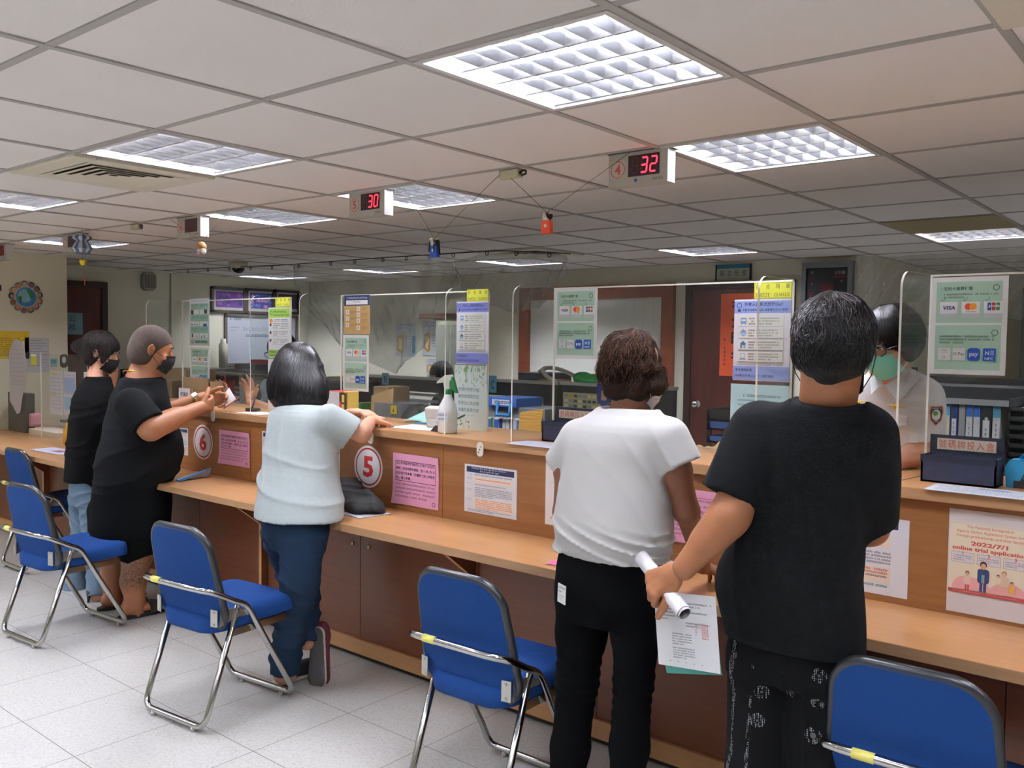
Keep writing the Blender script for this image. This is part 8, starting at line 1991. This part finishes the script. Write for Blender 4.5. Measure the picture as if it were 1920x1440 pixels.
# ================================================================== low clear screen and desk things at far left
r = empty('desk_screen', (0, 0, 0), 0, 'low clear desk screen with taped sheets at far left', 'screen')
zt = at(100, 664, 2.9).z; x0, x1 = at(-60, 700, 2.95).x, at(76, 700, 2.95).x; x2 = at(163, 700, 2.95).x
for a_, b_ in ((x0, x1), (x1+.004, x2)):
    MB().prism([(0, 0), (b_-a_, 0), (b_-a_, zt-ZS), (0, zt-ZS)], 0, .005, ACR, Matrix(((1, 0, 0, a_), (0, 0, 1, 2.95), (0, 1, 0, ZS), (0, 0, 0, 1))), ACE).build('panel', r)
p = Print(.34, .60, '#b9b5ba', shape=[(0, .1), (.14, .0), (.2, .02), (.34, .38), (.28, .58), (.1, .6), (0, .5)])
for i in range(9): p.lines(.04, .52-.035*i, .24, 1, .02, '#9490a0', .007, i+3)
c = at(0, 690, 2.94); p.obj('large_white_sheet', (at(50, 720, 2.94).x-.34, 2.944, at(20, 775, 2.94).z), (1, 0, 0), (0, 0, 1), None, 'large white folded sheet taped on the low desk screen at left', 'sheet')
def scr(x0_, x1_, y0_, y1_, label, col='#b9bac2', blocks=None):
    w = at(x1_, y0_, 2.94).x-at(x0_, y0_, 2.94).x; h = at(x0_, y0_, 2.94).z-at(x0_, y1_, 2.94).z; p = Print(w, h, col)
    for i in range(10): p.lines(.1*w, (.92-.085*i)*h, .78*w, 1, .02, '#8a8c9c', h*.02, 3+i)
    for b_ in (blocks or []): p.rect(b_[0]*w, b_[1]*h, b_[2]*w, b_[3]*h, b_[4])
    c = at(x0_, y0_, 2.94); p.obj('taped_notice', (c.x, 2.944, c.z-h), (1, 0, 0), (0, 0, 1), None, label, 'notice')
scr(92, 116, 694, 775, 'white notice with yellow headings on the low desk screen', blocks=((.05, .93, .6, .04, '#c9b84a'), (.05, .42, .4, .04, '#c9b84a')))
scr(118, 141, 696, 776, 'white notice with blue pictures on the low desk screen behind the bun haired person', blocks=((.05, .5, .9, .36, '#8fa3c4'), (.05, .1, .6, .3, '#8fb0c4')))
p = Print(.10, .085, '#c2c23a'); p.rect(.0, .07, .1, .015, '#dcd8c0'); c = at(57, 664, 2.94); p.obj('yellow_sign', (c.x, 2.943, c.z-.085), (1, 0, 0), (0, 0, 1), None, 'tiny yellow sign at the top of the low desk screen', 'sign')
cab('paper_tray', (-7.55, 3.02, ZS), (-7.05, 3.2, ZS+.045), mat('tray_white', '#c9bfb0', .6), 'white tray carrying the pink box on the low desk', 'tray')
q = at(54, 812, 3.06); m = MB(); m.box((q.x-.07, 3.05, ZS+.047), (q.x+.06, 3.15, ZS+.16), mat('pink_plastic', '#c98a94', .5)); props(m.build('pink_box', bevel=.02), 'small pink box on the white tray at far left', 'box')
cab('black_monitor', (-7.95, 3.02, ZS), (-7.62, 3.1, 1.08), mat('monitor_black', '#1f2020', .4), 'black monitor at the left picture edge on the low desk', 'monitor')
r = empty('office_printer', (-7.15, 3.3, ZS), 0, 'dark office printer with papers behind the low desk screen', 'printer'); m = MB(); m.box((-.25, 0, 0), (.5, .25, .35), mat('printer_black', '#232525', .5)); m.build('body', r, bevel=.01); m = MB(); m.box((-.2, -.12, .10), (.3, 0, .12), mat('printer_grey', '#4c4f50', .5)); m.build('tray', r); MB().box((-.15, .05, .35), (.05, .07, .5), PW).build('paper', r)
q = at(124, 815, 2.92); m = MB(); m.lathe([(.03, 0), (.032, .005), (.03, .1), (.012, .13), (.012, .16), (.001, .16)], (q.x, 2.93, ZS), mat('yellow_bottle', '#c99a24', .4), 16); props(m.build('yellow_bottle'), 'small yellow bottle on the low desk beside the bun haired person', 'bottle')
# chairs for the seated clerks
OC = mat('office_chair_black', '#151617', .7)
for (x, y, lab) in ((P(528, 660, 3.62)[0], 3.72, 'black office chair of the clerk at counter 6'), (P(786, 800, 3.75)[0], 3.7, 'black office chair of the clerk behind counter 5'), (P(826, 705, 5.6)[0], 5.7, 'black office chair of the distant clerk')):
    r = empty('office_chair', (x, y, 0), 0, lab, 'chair'); MB().box((-.22, -.22, .42), (.22, .2, .48), OC).build('seat', r, bevel=.02); MB().box((-.2, .2, .5), (.2, .24, .85), OC).build('backrest', r, bevel=.02); MB().tube([(0, 0, .06), (0, 0, .42)], .03, OC, 10).build('post', r)
    m = MB()
    for k in range(5): m.tube([(0, 0, .07), (.26*math.cos(k*1.2566), .26*math.sin(k*1.2566), .03)], .018, OC, 8)
    m.build('base', r)
